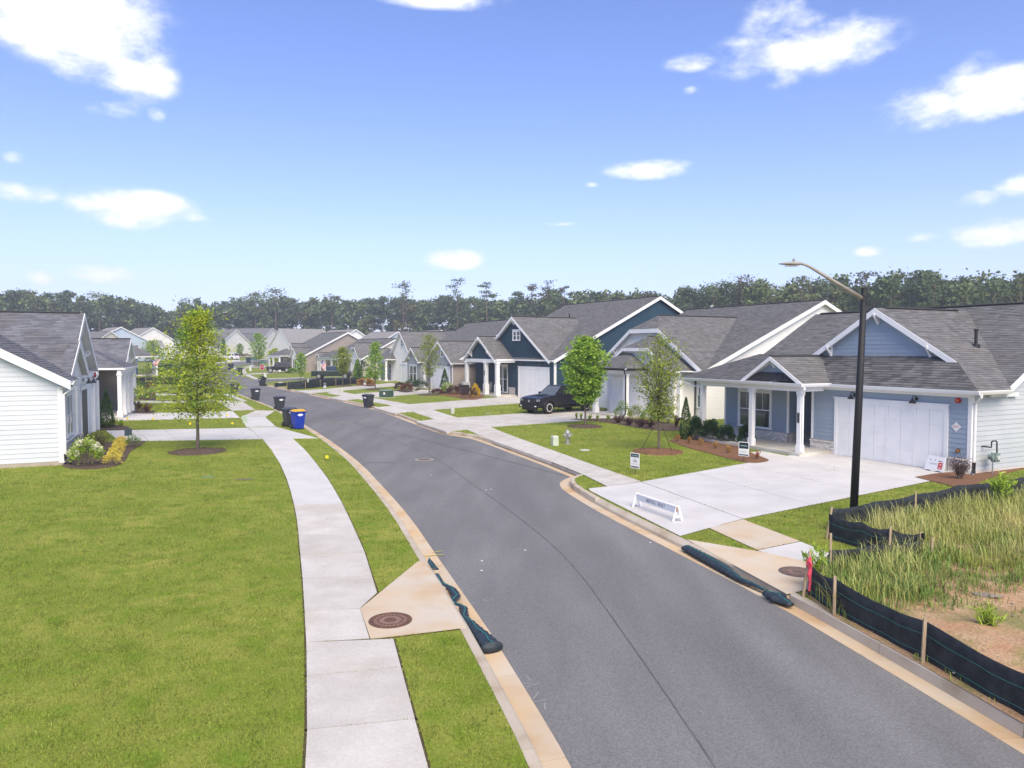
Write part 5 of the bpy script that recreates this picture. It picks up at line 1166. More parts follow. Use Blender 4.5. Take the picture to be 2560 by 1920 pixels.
for k, (u, v, w, h, kd, m, nm, lb, fl) in enumerate(((306, 1025, 1.4, .98, 'ball', LF_PALE, 'variegated_bush', 'round pale variegated bush by the left porch', None), (347, 1024, 1.15, .8, 'spray', LF_RED, 'red_grass', 'red brown shrub left of its pair by the second driveway', None), (367, 1031, 1.2, .72, 'spray', LF_RED, 'red_grass', 'red brown shrub nearest the second driveway', None),
   (332, 994, 1.1, .9, 'ball', LF_BRIGHT, 'green_bush', 'bright green ball by the tall white columns', None), (301, 990, 1.2, 1.2, 'ball', LF_PURP, 'purple_bush', 'purple bush with white blooms behind the porch post', (8, .12, PETAL)), (376, 1000, 1.1, .7, 'ball', LF_GREEN, 'rose_bush', 'low green bush with red flowers', (6, .08, PETALR)), (357, 998, 1.2, .5, 'ball', LF_BRIGHT, 'green_bush', 'low green plants beside the red flowers', None),
   (346, 977, 1.4, 1.0, 'ball', LF_GREEN, 'boxwood', 'round green bush before the left silt fence', None), (378, 976, 1.2, .9, 'ball', LF_RED, 'red_bush', 'brown bush before the left silt fence', None), (363, 975, 1.0, .8, 'ball', LF_DARK, 'dark_shrub', 'dark bush between green and brown bushes by the left silt fence', None),
   (366, 940, 1.6, 3.0, 'cone', LF_ARB, 'conifer', 'left of two conifers at the far white porch', None), (372, 942, 1.2, 2.0, 'cone', LF_ARB, 'conifer', 'right smaller conifer at the far white porch', None), (404, 938, 2.4, 1.2, 'ball', LF_GREEN, 'hydrangea', 'white flowered shrubs beside the far flag', (10, .25, PETAL)), (385, 938, 2.2, 1.1, 'ball', LF_RED, 'red_bush', 'red brown shrubs at the far flag porch', None), (348, 936, 2.0, 1.0, 'ball', LF_BRIGHT, 'green_bush', 'green bushes under the far porch columns', None))):
    shrub(lb, G(u, v), w, h, kd, m, 150 + k, nm, 700 if k < 3 else 420, .08 if k < 3 else .13, flowers=fl, cat='conifer' if 'conifer' in nm else 'shrub', stems=4)

# mulch beds and rings
def mulch(pts, m, z=.03, chips=0):
    o = drape('mulch_bed', pts, m, z, thick=.06); HARD.append([(p[0], p[1]) for p in pts]); return o
def wavy(pts, n=2): return smooth_pl([Vector(p[:2]) for p in pts] + [Vector(pts[0][:2])], n)[:-1]
mulch(wavy(PX((150, 1160), (165, 1172), (228, 1175), (291, 1167), (315, 1152), (322, 1132), (338, 1122), (366, 1106), (358, 1102), (255, 1106), (195, 1128))), MULCHB)
mulch(wavy(PX((225, 1077), (313, 1075.5), (328, 1070), (300, 1063), (232, 1062))), MULCHB); mulch(wavy(PX((285, 1030), (340, 1034), (392, 1035), (385, 1024), (330, 1019), (292, 1021))), MULCHB); mulch(wavy(PX((320, 998), (400, 1002), (400, 994), (330, 990))), MULCHB)
zB = lambda x, y: (1300 + x * .3165, 1050 + y * .3165)
mulch(wavy(PX(*[zB(*p) for p in ((1175, 165), (1300, 215), (1520, 272), (1700, 322), (1850, 348), (1985, 325), (1920, 298), (1820, 262), (1790, 235), (1700, 150), (1600, 125), (1430, 118), (1250, 138))])), MULCHR)
z24 = lambda x, y: (2240 + x * .14467, 1000 + y * .14467)
mulch(wavy(PX(*[z24(*p) for p in ((330, 1340), (560, 1400), (800, 1450), (1000, 1510), (1400, 1480), (1500, 1380), (2212, 1190), (2600, 1110), (2500, 1060), (1450, 1270), (850, 1250))])), MULCHR)
mulch(wavy(PX((1425, 1049), (1500, 1055), (1545, 1061), (1590, 1070), (1640, 1077), (1705, 1079), (1712, 1066), (1660, 1055), (1600, 1048), (1530, 1046))), MULCHB)
mulch(wavy(PX((1085, 986), (1140, 993), (1155, 998), (1180, 1001), (1200, 998), (1215, 990), (1185, 984), (1130, 977))), MULCHR); mulch(wavy(PX((985, 976), (1010, 982), (1030, 980), (1060, 973), (1020, 971))), MULCHB); mulch(wavy(PX((885, 962), (930, 968), (945, 962), (905, 948), (890, 952))), MULCHR)
def ring(u, v, r, m, seed):
    c = G(u, v); rr = random.Random(seed); mb = MB(); n = 40; pr = [r * (1 + rr.uniform(-.06, .06)) for _ in range(n)]
    for k, (f, z) in enumerate(((1, -.02), (.97, .035), (.75, .07), (.4, .10), (.15, .11))):
        for i in range(n):
            a = 2 * math.pi * i / n; mb.v.append((c.x + math.cos(a) * pr[i] * f, c.y + math.sin(a) * pr[i] * f, c.z + z + rr.uniform(-.012, .012) * (k > 0)))
    for k in range(4):
        for i in range(n): a = k * n + i; b = k * n + (i + 1) % n; mb.f.append((a, b, b + n, a + n))
    mb.f.append(tuple(4 * n + i for i in range(n)))
    o = mb.build('mulch_ring', m); o['kind'] = 'structure'
    HARD.append([(c.x + math.cos(2 * math.pi * i / 24) * r * .97, c.y + math.sin(2 * math.pi * i / 24) * r * .97) for i in range(24)])
    # loose chips
    rg = np.random.default_rng(seed); k = 420; az = rg.random(k) * 6.283; q = np.sqrt(rg.random(k)) * r * .98
    P = np.stack([c.x + np.cos(az) * q, c.y + np.sin(az) * q, c.z + .055 + .06 * (1 - q / r)], 1); V, Fq = leaves(P, .10, .22, .0, seed)
    s = obj_of(mesh_np('mulch_chips', V, Fq, m), 'mulch_chips', o); s['kind'] = 'stuff'
ring(494, 1130, 1.2, MULCHB, 1); ring(1461, 1067, 1.05, MULCHB, 2); ring(1646, 1130, 1.12, MULCHR, 3); ring(1073, 988, 1.15, MULCHB, 4); ring(938, 975, 1.1, MULCHB, 5); ring(857, 965, 1.2, MULCHB, 6)

# ------------------------------------------------------------------ mown grass, near blades as real geometry
def in_view(P, pad=60):
    zz = P[:, 2] - H if P.shape[1] > 2 else np.full(len(P), -H); f = P[:, 1] * _c - zz * _s; u = 1280 + F * P[:, 0] / f; v = 960 - F * (P[:, 1] * _s + zz * _c) / f
    return (f > 1) & (u > -pad) & (u < 2560 + pad) & (v < 1920 + pad * 3)
def scatter(poly, n0, dref, dmin, dmax, seed, excl=True):
    r = np.random.default_rng(seed); xs = [p[0] for p in poly]; ys = [p[1] for p in poly]
    out = []; y = dmin
    while y < dmax:
        y2 = y * 1.12; dens = n0 * (dref / max(y, dref)) ** 2; x0, x1 = max(min(xs), -.78 * y2 - 1), min(max(xs), .78 * y2 + 1)
        n = int(dens * (y2 - y) * max(0, x1 - x0)); P = np.stack([r.uniform(x0, x1, n), r.uniform(y, y2, n)], 1)
        out.append(P); y = y2
    P = np.concatenate(out); P = P[inpoly(P, poly)]; P = P[in_view(P)]
    if excl:
        for h_ in HARD:
            a = np.array(h_); lo, hi = a.min(0), a.max(0); k = (P[:, 0] > lo[0]) & (P[:, 0] < hi[0]) & (P[:, 1] > lo[1]) & (P[:, 1] < hi[1])
            if k.any():
                idx = np.nonzero(k)[0]; bad = inpoly(P[idx], h_); P = np.delete(P, idx[bad], 0)
    return P
def blades(P, hgt0, wid, seed, seg=1, bend=.35, zb=0.0, grow=.045):
    """one bent triangle per blade; width and height grow a little with distance"""
    r = np.random.default_rng(seed); n = len(P); d = np.maximum(1, P[:, 1] / 11); az = r.random(n) * 2 * math.pi
    h = hgt0 * (.6 + .8 * r.random(n)) * (1 + grow * (d - 1) * 6) ; w = wid * d ** .85 * (.7 + .6 * r.random(n)); b = h * bend * r.normal(size=n)
    b2 = h * bend * r.normal(size=n); base = np.stack([P[:, 0], P[:, 1], np.full(n, zb)], 1)
    s = np.stack([np.cos(az), np.sin(az), np.zeros(n)], 1) * (w / 2)[:, None]; tip = base + np.stack([b, b2, h], 1)
    V = np.stack([base - s, base + s, tip], 1).reshape(-1, 3); return V, np.arange(3 * n).reshape(-1, 3)
LOT = [tuple(p) for p in PX((2012, 1484), (2080, 1540), (2300, 1662), (2560, 1812))] + [(12.5, 2), (60, 2), (60, 30)] + [tuple(p) for p in PX((2560, 1245), (2395, 1268), (2288, 1290), (2183, 1315), (2075, 1345), (2221, 1392), (2310, 1398), (2270, 1402), (2120, 1408), (2080, 1424))]
HARD.append(LOT)
for (poly, nm, sd) in ((left_land, 'lawn_blades', 1), (right_land, 'lawn_blades', 2)):
    P = scatter(poly, 1500, 10, 7, 60, sd); V, Fq = blades(P, .032, .011, sd, zb=-.004)
    o = obj_of(mesh_np(nm, V, Fq, BLADE), nm); o['kind'] = 'stuff'
def clumps(poly, n, per, rad, hgt_, m, seed, name, dmax=30):
    P = scatter(poly, n, 10, 7, dmax, seed); r = np.random.default_rng(seed); k = np.repeat(np.arange(len(P)), per); P = P[k] + r.normal(size=(len(k), 2)) * rad * np.maximum(1, P[k, 1:2] / 14)
    for h_ in HARD:
        P = P[~inpoly(P, h_)]
    P = P[inpoly(P, poly)]; V, Fq = blades(P, hgt_, .012, seed, zb=-.004); o = obj_of(mesh_np(name, V, Fq, m), name); o['kind'] = 'stuff'
G_DK = mat('grass_dark', (.085, .135, .02), (.12, .175, .025), 2, rough=.85, island=.25); G_DRY = mat('grass_dry', (.30, .27, .09), (.25, .25, .06), 2, rough=.9, island=.25)
for (poly, sd) in ((left_land, 31), (right_land, 32)):
    clumps(poly, 14, 26, .09, .034, G_DK, sd, 'lawn_tufts'); clumps(poly, 4, 22, .13, .028, G_DRY, sd + 4, 'dry_lawn_patches')
HARD.pop()

# overgrown lot: uneven soil, weeds, stones
xs = np.arange(4.5, 45, .3); ys = np.arange(4, 28, .3); gx, gy = np.meshgrid(xs, ys); P = np.stack([gx.ravel(), gy.ravel()], 1)
ok = inpoly(P, LOT).reshape(gx.shape)
for _ in range(2): ok = ok & np.roll(ok, 1, 0) & np.roll(ok, -1, 0) & np.roll(ok, 1, 1) & np.roll(ok, -1, 1)
rz_ = np.random.default_rng(3)
Z = .02 + .05 * np.sin(gx * 1.3 + gy * .7) * np.cos(gy * 1.1 - gx * .4) + .018 * rz_.normal(size=gx.shape) + .07; Z = np.where(ok, Z, -.02)
mb = MB(); mb.v = [tuple(p) for p in np.stack([gx.ravel(), gy.ravel(), Z.ravel()], 1)]
nx_ = len(xs)
for j in range(len(ys) - 1):
    for i in range(nx_ - 1):
        if ok[j, i] and ok[j, i + 1] and ok[j + 1, i] and ok[j + 1, i + 1]: a = j * nx_ + i; mb.f.append((a, a + 1, a + nx_ + 1, a + nx_))
so = mb.build('bare_lot', DIRT, smooth=True); so['kind'] = 'structure'; drape('bare_lot', LOT, DIRT, .014)
def weeds(n, hmin, hmax, seed, keep, w=.012, m=WEED, name='tall_weeds', per=11, spread=.11):
    r = np.random.default_rng(seed); P = np.stack([r.uniform(5, 34, n * 6), r.uniform(6, 26, n * 6)], 1); P = P[inpoly(P, LOT)]; P = P[in_view(P, 200)]
    u = 1280 + F * P[:, 0] / P[:, 1]; v = 875 + F * H / P[:, 1]; P = P[r.random(len(P)) < keep(u, v)][:n]
    k = np.repeat(np.arange(len(P)), per); B = P[k] + r.normal(size=(len(k), 2)) * spread; m_ = len(k); B_ok = inpoly(B, LOT); B = B[B_ok]; k = k[B_ok]; m_ = len(B)
    tuft = r.uniform(hmin, hmax, len(P))[k]; h = tuft * (.55 + .5 * r.random(m_)); az = r.random(m_) * 6.283; lean = h * (.15 + .75 * r.random(m_) ** 1.5)
    dx, dy = np.cos(az) * lean, np.sin(az) * lean; sx, sy_ = -np.sin(az) * w / 2, np.cos(az) * w / 2
    ww = (.7 + .6 * r.random(m_)); rows = []
    for (t, hz, wf) in ((0, 0, 1), (.35, .55, .95), (.7, .88, .7), (1.0, 1.0, .08)):
        c = np.stack([B[:, 0] + dx * t ** 1.6, B[:, 1] + dy * t ** 1.6, .02 + h * hz * (1 - .12 * t * (lean / h))], 1); s = np.stack([sx * wf * ww, sy_ * wf * ww, np.zeros(m_)], 1); rows += [c - s, c + s]
    V = np.stack(rows, 1).reshape(-1, 3); base = np.arange(m_)[:, None] * 8
    Fq = np.concatenate([base + np.array([[0, 1, 3, 2]]), base + np.array([[2, 3, 5, 4]]), base + np.array([[4, 5, 7, 6]])])
    o = obj_of(mesh_np(name, V, Fq, m), name); o['kind'] = 'stuff'; return o
def lush(u, v): return np.clip(1.25 - np.maximum(0, (v - 1480) / 70) - np.maximum(0, (u - 2260) / 420) * np.maximum(0, (v - 1400) / 160), 0.03, 1)
def dense(u, v): return ((v < 1560) & (u < 2330)) * .8 + (v < 1420) * .7
weeds(3000, .14, .36, 5, lush, .011, per=14); weeds(1700, .34, .68, 6, dense, .008, name='seeding_weeds', m=mat('weed_straw', (.34, .37, .10), (.44, .44, .16), .7, rough=.8, island=.25), per=12)
weeds(1500, .24, .5, 7, lambda u, v: ((v > 1395) & (v < 1560) & (u < 2420)) * .9 + .02, .014, name='green_weeds', m=mat('weed_green', (.10, .19, .035), (.16, .25, .05), .7, rough=.7, island=.3), per=12)
weeds(900, .05, .13, 8, lambda u, v: (v > 1430) * .8, .013, name='low_weeds', per=10, spread=.08)
ST = mat('lot_stone', (.36, .29, .23), (.25, .22, .20), 8, rough=.95, orand=.3); rs = random.Random(4); sm_ = []
for k in range(3):
    bm = bmesh.new(); bmesh.ops.create_icosphere(bm, subdivisions=1, radius=1); 
    for v_ in bm.verts: v_.co *= rs.uniform(.75, 1.2); v_.co.z *= .6
    me = bpy.data.meshes.new('stone'); bm.to_mesh(me); bm.free(); me.materials.append(ST); sm_.append(me)
V = []; Fq = []; n0 = 0; r = np.random.default_rng(9)
for k in range(900):
    x, y = r.uniform(6, 16), r.uniform(6.5, 14)
    if not inpoly(np.array([[x, y]]), LOT)[0]: continue
    me = sm_[k % 3]; s = r.uniform(.008, .028) * (2.2 if r.random() < .05 else 1); vv = np.array([v_.co for v_ in me.vertices]) * s + np.array([x, y, .085 + s * .2]); V.append(vv); Fq.append(np.array([list(p.vertices) for p in me.polygons]) + n0); n0 += len(vv)
o = obj_of(mesh_np('gravel', np.concatenate(V), np.concatenate(Fq), ST), 'gravel'); o['kind'] = 'stuff'
for k, (u, v, s, m, lb) in enumerate(((2470, 1489, .17, 'lot_stone', 'long pale broken rock lying in the weedy lot'), (2400, 1562, .12, 'lot_stone', 'flat pale rock near the green tuft in the lot'), (2490, 1616, .10, 'dark_rock', 'dark grey rock in the bare soil of the lot'))):
    o = obj_of(sm_[k].copy(), 'rock'); o.location = G(u, v, .1); o.scale = (s * 1.8, s * .8, s * .5); o.rotation_euler = (0, 0, -.3); tag(o, lb, 'rock')
    o.data.materials[0] = ST if m == 'lot_stone' else solid('dark_rock', (.09, .09, .09), .9)
shrub('bright green grass tuft standing alone in the bare lot', G(2470, 1575, .05), .5, .45, 'spray', LF_BRIGHT, 300, 'grass_tuft', 260, .20, cat='weed', asp=.08)
shrub('tall leafy weed with a light green top by the taped stake', G(2040, 1474, .02), .55, .95, 'spray', LF_BRIGHT, 301, 'leafy_weed', 240, .16, cat='weed', asp=.25)
shrub('broad leafy weed against the rear silt fence', G(2500, 1262, .05), .9, 1.0, 'spray', LF_BRIGHT, 302, 'leafy_weed', 420, .18, cat='weed', asp=.3)
# ------------------------------------------------------------------ street furniture
def lamp_post(label, base, ht, lean, reach, rise, yaw, galv=True, r0=.105):
    e = empty('street_lamp', base, yaw, label, 'street lamp', 'street lamps')
    MB().tube([(0, 0, -.1), (lean * .5, 0, ht * .5), (lean, 0, ht)], [r0, r0 * .88, r0 * .74], 16).build('post', POST, e, smooth=True)
    MB().lathe([(r0 * .76, 0), (r0 * .76, .03), (r0 * .3, .05)], 14, (lean, 0, ht)).build('cap', POST, e)
    z = ht - .27; a = Vector((lean, 0, z)); b = Vector((lean - reach, 0, z + rise)); m = a.lerp(b, .93); el = b + Vector((-.12, 0, .015))
    MB().tube([a, a.lerp(b, .5), m, m.lerp(el, .6) + Vector((.01, 0, .01)), el], [.062, .05, .036, .034, .032], 10).build('arm', GALV if galv else POST, e, smooth=True)
    MB().tube([a + Vector((.01, 0, .1)), a - Vector((-.01, 0, .12))], .085, 12).build('clamp', POST, e)
    hd = MB(); x0 = el.x; zc = el.z
    sec = ((.0, .05, .05), (-.08, .10, .085), (-.2, .155, .095), (-.34, .15, .07), (-.48, .11, .045), (-.58, .05, .02))
    for (dx, hw, hh) in sec:
        for (yy, zz) in ((-1, 0), (-.75, .75), (0, 1), (.75, .75), (1, 0), (.7, -.55), (0, -.7), (-.7, -.55)): hd.v.append((x0 + dx, yy * hw, zc + zz * hh * .75))
    for i in range(5):
        for k in range(8): q = i * 8 + k; w = i * 8 + (k + 1) % 8; hd.f.append((q, w, w + 8, q + 8))
    hd.f.append(tuple(range(7, -1, -1))); hd.f.append(tuple(40 + k for k in range(8)))
    h = hd.build('lamp_head', mat('lamp_grey', (.36, .35, .31), (.30, .29, .26), 8, rough=.5), e, smooth=True)
    MB().lathe([(.035, 0), (.035, .05), (.03, .07)], 10, (x0 - .2, 0, zc + .065)).build('photocell', solid('cell_grey', (.25, .24, .22)), h)
    MB().box(x0 - .42, x0 - .1, -.09, .09, zc - .062, zc - .05).build('lens', solid('lens', (.55, .55, .5), .3), h)
    return e
lamp_post('tall black street lamp with grey arm at the right beside the silt fence', G(2133, 1296), 6.1, .16, 1.55, .92, R_(0))
lamp_post('black street lamp rising behind the yellow green oak', G(513, 983), 7.75, 0, -2.6, .9, 0, galv=False, r0=.09)
lamp_post('slim black street lamp in the distance left of the white SUV', G(548, 900.5), 6.6, 0, -1.9, .55, 0, galv=False, r0=.09)
lamp_post('far black street lamp left of the oak crown among far roofs', G(443, 905), 6.6, 0, -2.0, .5, 0, galv=False, r0=.09)

def bin_(label, base, yaw, body, lid, open_=False, s=1.0, mark=True):
    e = empty('wheelie_bin', base, yaw, label, 'trash bin', 'bins at the kerb', scale=s)     # local -y is the front
    b = MB(); w0, w1, d0, d1, h = .22, .29, .26, .36, .96
    b.hexa([(-w0, -d0, .05), (w0, -d0, .05), (w0, d0 - .02, .05), (-w0, d0 - .02, .05), (-w1, -d1, h), (w1, -d1, h), (w1, d1, h), (-w1, d1, h)])
    bo = b.build('body', body, e, bev=.02)
    MB().hexa
    r = MB(); r.hexa([(-w1 - .025, -d1 - .03, h - .07), (w1 + .025, -d1 - .03, h - .07), (w1 + .025, d1 + .02, h - .07), (-w1 - .025, d1 + .02, h - .07), (-w1 - .03, -d1 - .035, h), (w1 + .03, -d1 - .035, h), (w1 + .03, d1 + .03, h), (-w1 - .03, d1 + .03, h)])
    r.build('rim', body, bo, bev=.01)
    l = MB(); n = 7
    for i in range(n):
        t = i / (n - 1); y = -d1 - .045 + (2 * d1 + .06) * t; z = .012 + .085 * math.sin(math.pi * min(1, t * .85 + .12))
        l.v += [(-w1 - .035, y, 0), (-w1 * .8, y, z), (w1 * .8, y, z), (w1 + .035, y, 0)]
    for i in range(n - 1):
        a = i * 4
        for k in range(3): l.f.append((a + k, a + k + 1, a + k + 5, a + k + 4))
        l.f.append((a + 3, a, a + 4, a + 7))
    l.f.append((3, 2, 1, 0)); l.f.append((n * 4 - 4, n * 4 - 3, n * 4 - 2, n * 4 - 1))
    lo = l.build('lid', lid, e, smooth=False); lo.location = (0, 0, h + .004)
    if open_: lo.rotation_euler = (R_(-28), 0, 0); lo.location = (0, .2, h + .06)
    MB().tube([(-w1 + .04, d1 + .03, h - .06), (-w1 + .04, d1 + .1, h - .03), (w1 - .04, d1 + .1, h - .03), (w1 - .04, d1 + .03, h - .06)], .016, 8).build('handle', body, e)
    MB().tube([(-.27, d0 + .0, .13), (.27, d0 + .0, .13)], .012, 8).build('axle', BLACKM, e)
    for sx in (-1, 1):
        w = MB(); w.tube([(sx * .235, d0, .13), (sx * .295, d0, .13)], .13, 20); wo = w.build('wheel', BLACKM, e); MB().tube([(sx * .29, d0, .13), (sx * .30, d0, .13)], .06, 12).build('hub', solid('hub_grey', (.05, .05, .05)), wo)
    if mark:
        mk = MB(); y = -.352; z = .78
        pts = [(math.cos(a) * .15 * (1 + .12 * math.sin(5 * a)), math.sin(a) * .062 * (1 + .15 * math.cos(4 * a))) for a in [i * math.pi / 12 for i in range(24)]]
        mk.prism([(x, y - zz * .11, z + zz) for x, zz in pts], (0, -.004, 0)); mk.build('white_emblem', solid('emblem_white', (.72, .74, .78)), bo)
    return e
GB = mat('bin_charcoal', (.030, .036, .045), (.040, .046, .055), 4, rough=.5, coord='obj'); BB = mat('bin_blue', (.010, .035, .32), (.014, .045, .36), 4, rough=.45, coord='obj'); YB = solid('bin_yellow', (.72, .42, .01), .45); LB = mat('bin_lid_grey', (.06, .068, .08), (.08, .09, .10), 4, rough=.4, coord='obj')
yl = R_(38); yr = R_(-35)
bin_('blue bin with yellow lid at the left driveway', G(745, 1073), yl, BB, YB, s=1.08); bin_('charcoal bin half hidden behind the blue bin', G(724, 1067), yl, GB, LB, s=1.1)
bin_('charcoal bin at the left kerb, next beyond the blue bin', G(699, 1027, -.13), yl, GB, LB, s=1.1); bin_('charcoal bin at the left kerb, second beyond the blue bin', G(639, 1001, -.13), yl, GB, LB, s=1.12); bin_('charcoal bin partly hidden by the oak leaves', G(586, 986, -.13), yl, GB, LB, s=1.12)
bin_('charcoal bin alone at the right kerb before the green transformer', G(921, 1019, -.13), yr, GB, LB, s=1.05); bin_('charcoal bin with lid ajar at the side street corner', G(656, 965, -.13), yr, GB, LB, True, s=1.05)
bin_('dark bin standing on the far verge across the side street', G(599, 936.5, .03), yr, GB, LB, s=1.15); bin_('dark bin at the bend of the far road', G(577, 924.5, .03), R_(70), GB, GB, s=1.2, mark=False); bin_('blue grey bin on the far driveway behind the stop sign', G(621, 907.5, .03), yr, mat('bin_slate', (.03, .055, .08), rough=.5), GB, s=1.35, mark=False)

# hydrant, pedestals, transformer
SIL = mat('hydrant_silver', (.42, .42, .41), (.34, .33, .31), 12, rough=.45, metal=.4, bump=.2, bscale=60)
e = empty('fire_hydrant', G(1419, 1110), R_(20), 'silver fire hydrant on the lawn before the white house', 'hydrant')
MB().lathe([(.15, -.05), (.15, .03), (.09, .04), (.085, .30), (.13, .31), (.13, .35), (.10, .36), (.105, .50), (.14, .505), (.14, .54), (.12, .56), (.10, .62), (.06, .66), (.03, .675)], 18).build('barrel', SIL, e, smooth=False)
MB().lathe([(.028, .66), (.028, .72), (.01, .725)], 6).build('operating_nut', SIL, e)
for (x, y, r, L) in ((1, 0, .05, .19), (-1, 0, .05, .19), (0, -1, .068, .2)):
    n = MB(); n.tube([(x * .08, y * .08, .43), (x * L, y * L, .43)], r, 14); no = n.build('nozzle', SIL, e); MB().tube([(x * L, y * L, .43), (x * (L + .035), y * (L + .035), .43)], r * 1.25, 8).build('nozzle_cap', SIL, no)
def pedestal(label, base, w, h, c, name='utility_pedestal'):
    e = empty(name, base, R_(20), label, 'utility box', 'utility pedestals on the lawns')
    m = mat('pedestal_%d' % int(c[0] * 1000), c, tuple(x * .9 for x in c), 6, rough=.6); b = MB(); b.hexa([(-w / 2, -w / 2, -.02), (w / 2, -w / 2, -.02), (w / 2, w / 2, -.02), (-w / 2, w / 2, -.02), (-w * .46, -w * .46, h * .93), (w * .46, -w * .46, h * .93), (w * .46, w * .46, h * .93), (-w * .46, w * .46, h * .93)])
    b.build('housing', m, e, bev=.025); MB().hexa([(-w * .5, -w * .5, h * .86), (w * .5, -w * .5, h * .86), (w * .5, w * .5, h * .86), (-w * .5, w * .5, h * .86), (-w * .34, -w * .34, h), (w * .34, -w * .34, h), (w * .34, w * .34, h), (-w * .34, w * .34, h)]) if False else None
    t = MB(); t.hexa([(-w * .5, -w * .5, h * .86), (w * .5, -w * .5, h * .86), (w * .5, w * .5, h * .86), (-w * .5, w * .5, h * .86), (-w * .34, -w * .34, h), (w * .34, -w * .34, h), (w * .34, w * .34, h), (-w * .34, w * .34, h)]); t.build('cap', m, e, bev=.012)
    return e
pedestal('pale grey green pedestal box left of the hydrant', G(1387, 1114), .30, .47, (.50, .55, .44)); pedestal('pale green pedestal box by the left sidewalk', G(612, 1057), .28, .46, (.36, .46, .33)); pedestal('grey pedestal box in the grass strip before the truck', G(1131, 1034.5), .27, .40, (.44, .46, .42))
pedestal('beige pedestal box near the green transformer', G(854, 982), .34, .46, (.45, .46, .36)); pedestal('small white pedestal across the side street', G(626, 927.5, .02), .45, .75, (.55, .57, .52)); pedestal('small white pedestal below the stop sign', G(663, 944, .02), .4, .6, (.6, .6, .58)); pedestal('mint green marker post inside the right silt fence', G(770, 962), .22, .8, (.45, .62, .5))
e = empty('transformer_box', G(966, 993.5), R_(62), 'dark green pad mounted transformer by the right sidewalk', 'transformer'); TG = mat('transformer_green', (.045, .085, .06), (.055, .10, .07), 4, rough=.55)
BOX(-.45, .45, -.52, .52, 0.02, .68).build('cabinet', TG, e, bev=.03); MB().hexa([(-.48, -.55, .66), (.48, -.55, .66), (.48, .55, .66), (-.48, .55, .66), (-.44, -.5, .75), (.44, -.5, .75), (.44, .5, .75), (-.44, .5, .75)]); l = MB(); l.hexa([(-.48, -.55, .64), (.48, -.55, .64), (.48, .55, .64), (-.48, .55, .64), (-.42, -.48, .74), (.42, -.48, .74), (.42, .48, .74), (-.42, .48, .74)]); l.build('lid', mat('transformer_lid', (.16, .22, .17), rough=.5), e); BOX(-.6, .6, -.65, .65, -.1, .03).build('pad', CONC, e); BOX(-.46, -.452, -.2, .0, .3, .5).build('warning_label', solid('sign_white', (.75, .74, .72)), e)
for (u, v, w, lb, c) in ((634, 901, 1.6, 'green transformer box on the far lawn', (.05, .10, .08)), (642, 914, 1.3, 'grey brown utility box on the far verge', (.10, .095, .08))):
    e = empty('transformer_box', G(u, v, .02), R_(10), lb, 'transformer'); m = solid('far_box_%s' % lb[:4], c, .6); BOX(-w / 2, w / 2, -.5, .5, -.02, .85).build('cabinet', m, e, bev=.03); BOX(-w / 2 - .03, w / 2 + .03, -.53, .53, .8, .9).build('lid', m, e, bev=.02)

# yard signs
SW = solid('sign_white', (.75, .74, .72)); SK = solid('sign_black', (.015, .018, .025), .5); SB = solid('sign_navy', (.03, .04, .09), .5); SG = solid('sign_green', (.35, .55, .36), .6); SLT = solid('sign_teal', (.25, .42, .42), .6); SGR = solid('sign_grey', (.35, .36, .42), .6)
def yard_sign(label, base, yaw, w, h, z0, kind):
    e = empty('yard_sign', base, yaw, label, 'sign')                # faces local -y
    p = MB(); p.box(-w / 2, w / 2, -.006, .006, z0, z0 + h); b = p.build('panel', SW, e, bev=.003)
    f = MB(); f.bar((0, .012, -.1), (0, .012, z0 + h * .8), .016, .012, (0, 1, 0)); f.build('stake', BLACKM, e)
    def rect(x0, x1, za, zb, m, nm='printed_band', y=-.0085): 
        q = MB(); q.poly([(x0, y, za), (x1, y, za), (x1, y, zb), (x0, y, zb)]); return q.build(nm, m, b)
    hb = .22 if kind == 'lot' else .42
    rect(-w * .44, w * .44, z0 + h * (.95 - hb), z0 + h * .95, SK); rect(-w * .44, w * .44, z0 + h * .05, z0 + h * .14, SB)
    zz = z0 + h * (.95 - hb * .5)
    for k in range(9): rect(-w * .34 + k * w * .075, -w * .34 + k * w * .075 + w * .055, zz - h * .022 * (1 + (k * 7 % 3)), zz + h * .02 * (1 + (k * 5 % 2)), SLT, 'script_stroke', -.010)
    for k in range(8): rect(-w * .38 + k * w * .095, -w * .38 + k * w * .095 + w * .06, z0 + h * .08, z0 + h * .105, SGR, 'script_stroke', -.010)
    if kind == 'lot':
        text_mesh('106', h * .24, SB, 'lettering', b, wallm((0, -.009, z0 + h * .48), (0, -1, 0))); text_mesh('LOT', h * .085, SGR, 'lettering', b, wallm((0, -.009, z0 + h * .645), (0, -1, 0)))
        for k in range(9): rect(-w * .34 + k * w * .078, -w * .34 + k * w * .078 + w * .05, z0 + h * .275, z0 + h * .305, SGR, 'script_stroke')
    elif kind == 'name': text_mesh('NAPLES', h * .13, SG, 'lettering', b, wallm((0, -.009, z0 + h * .32), (0, -1, 0)))
    return e
yard_sign('white sign reading LOT 106 on the lawn corner', G(1587, 1186), R_(-50), .42, .56, .22, 'lot'); yard_sign('black and white sign in pine straw by the porch', G(1859, 1154), R_(-42), .44, .58, .22, 'name')
yard_sign('small white sign before the long silt fence', G(812, 974.5), R_(-40), .42, .62, .15, 'plain'); yard_sign('dark topped sign between the orange ball shrubs', G(912, 966), R_(-45), .45, .65, .12, 'plain')
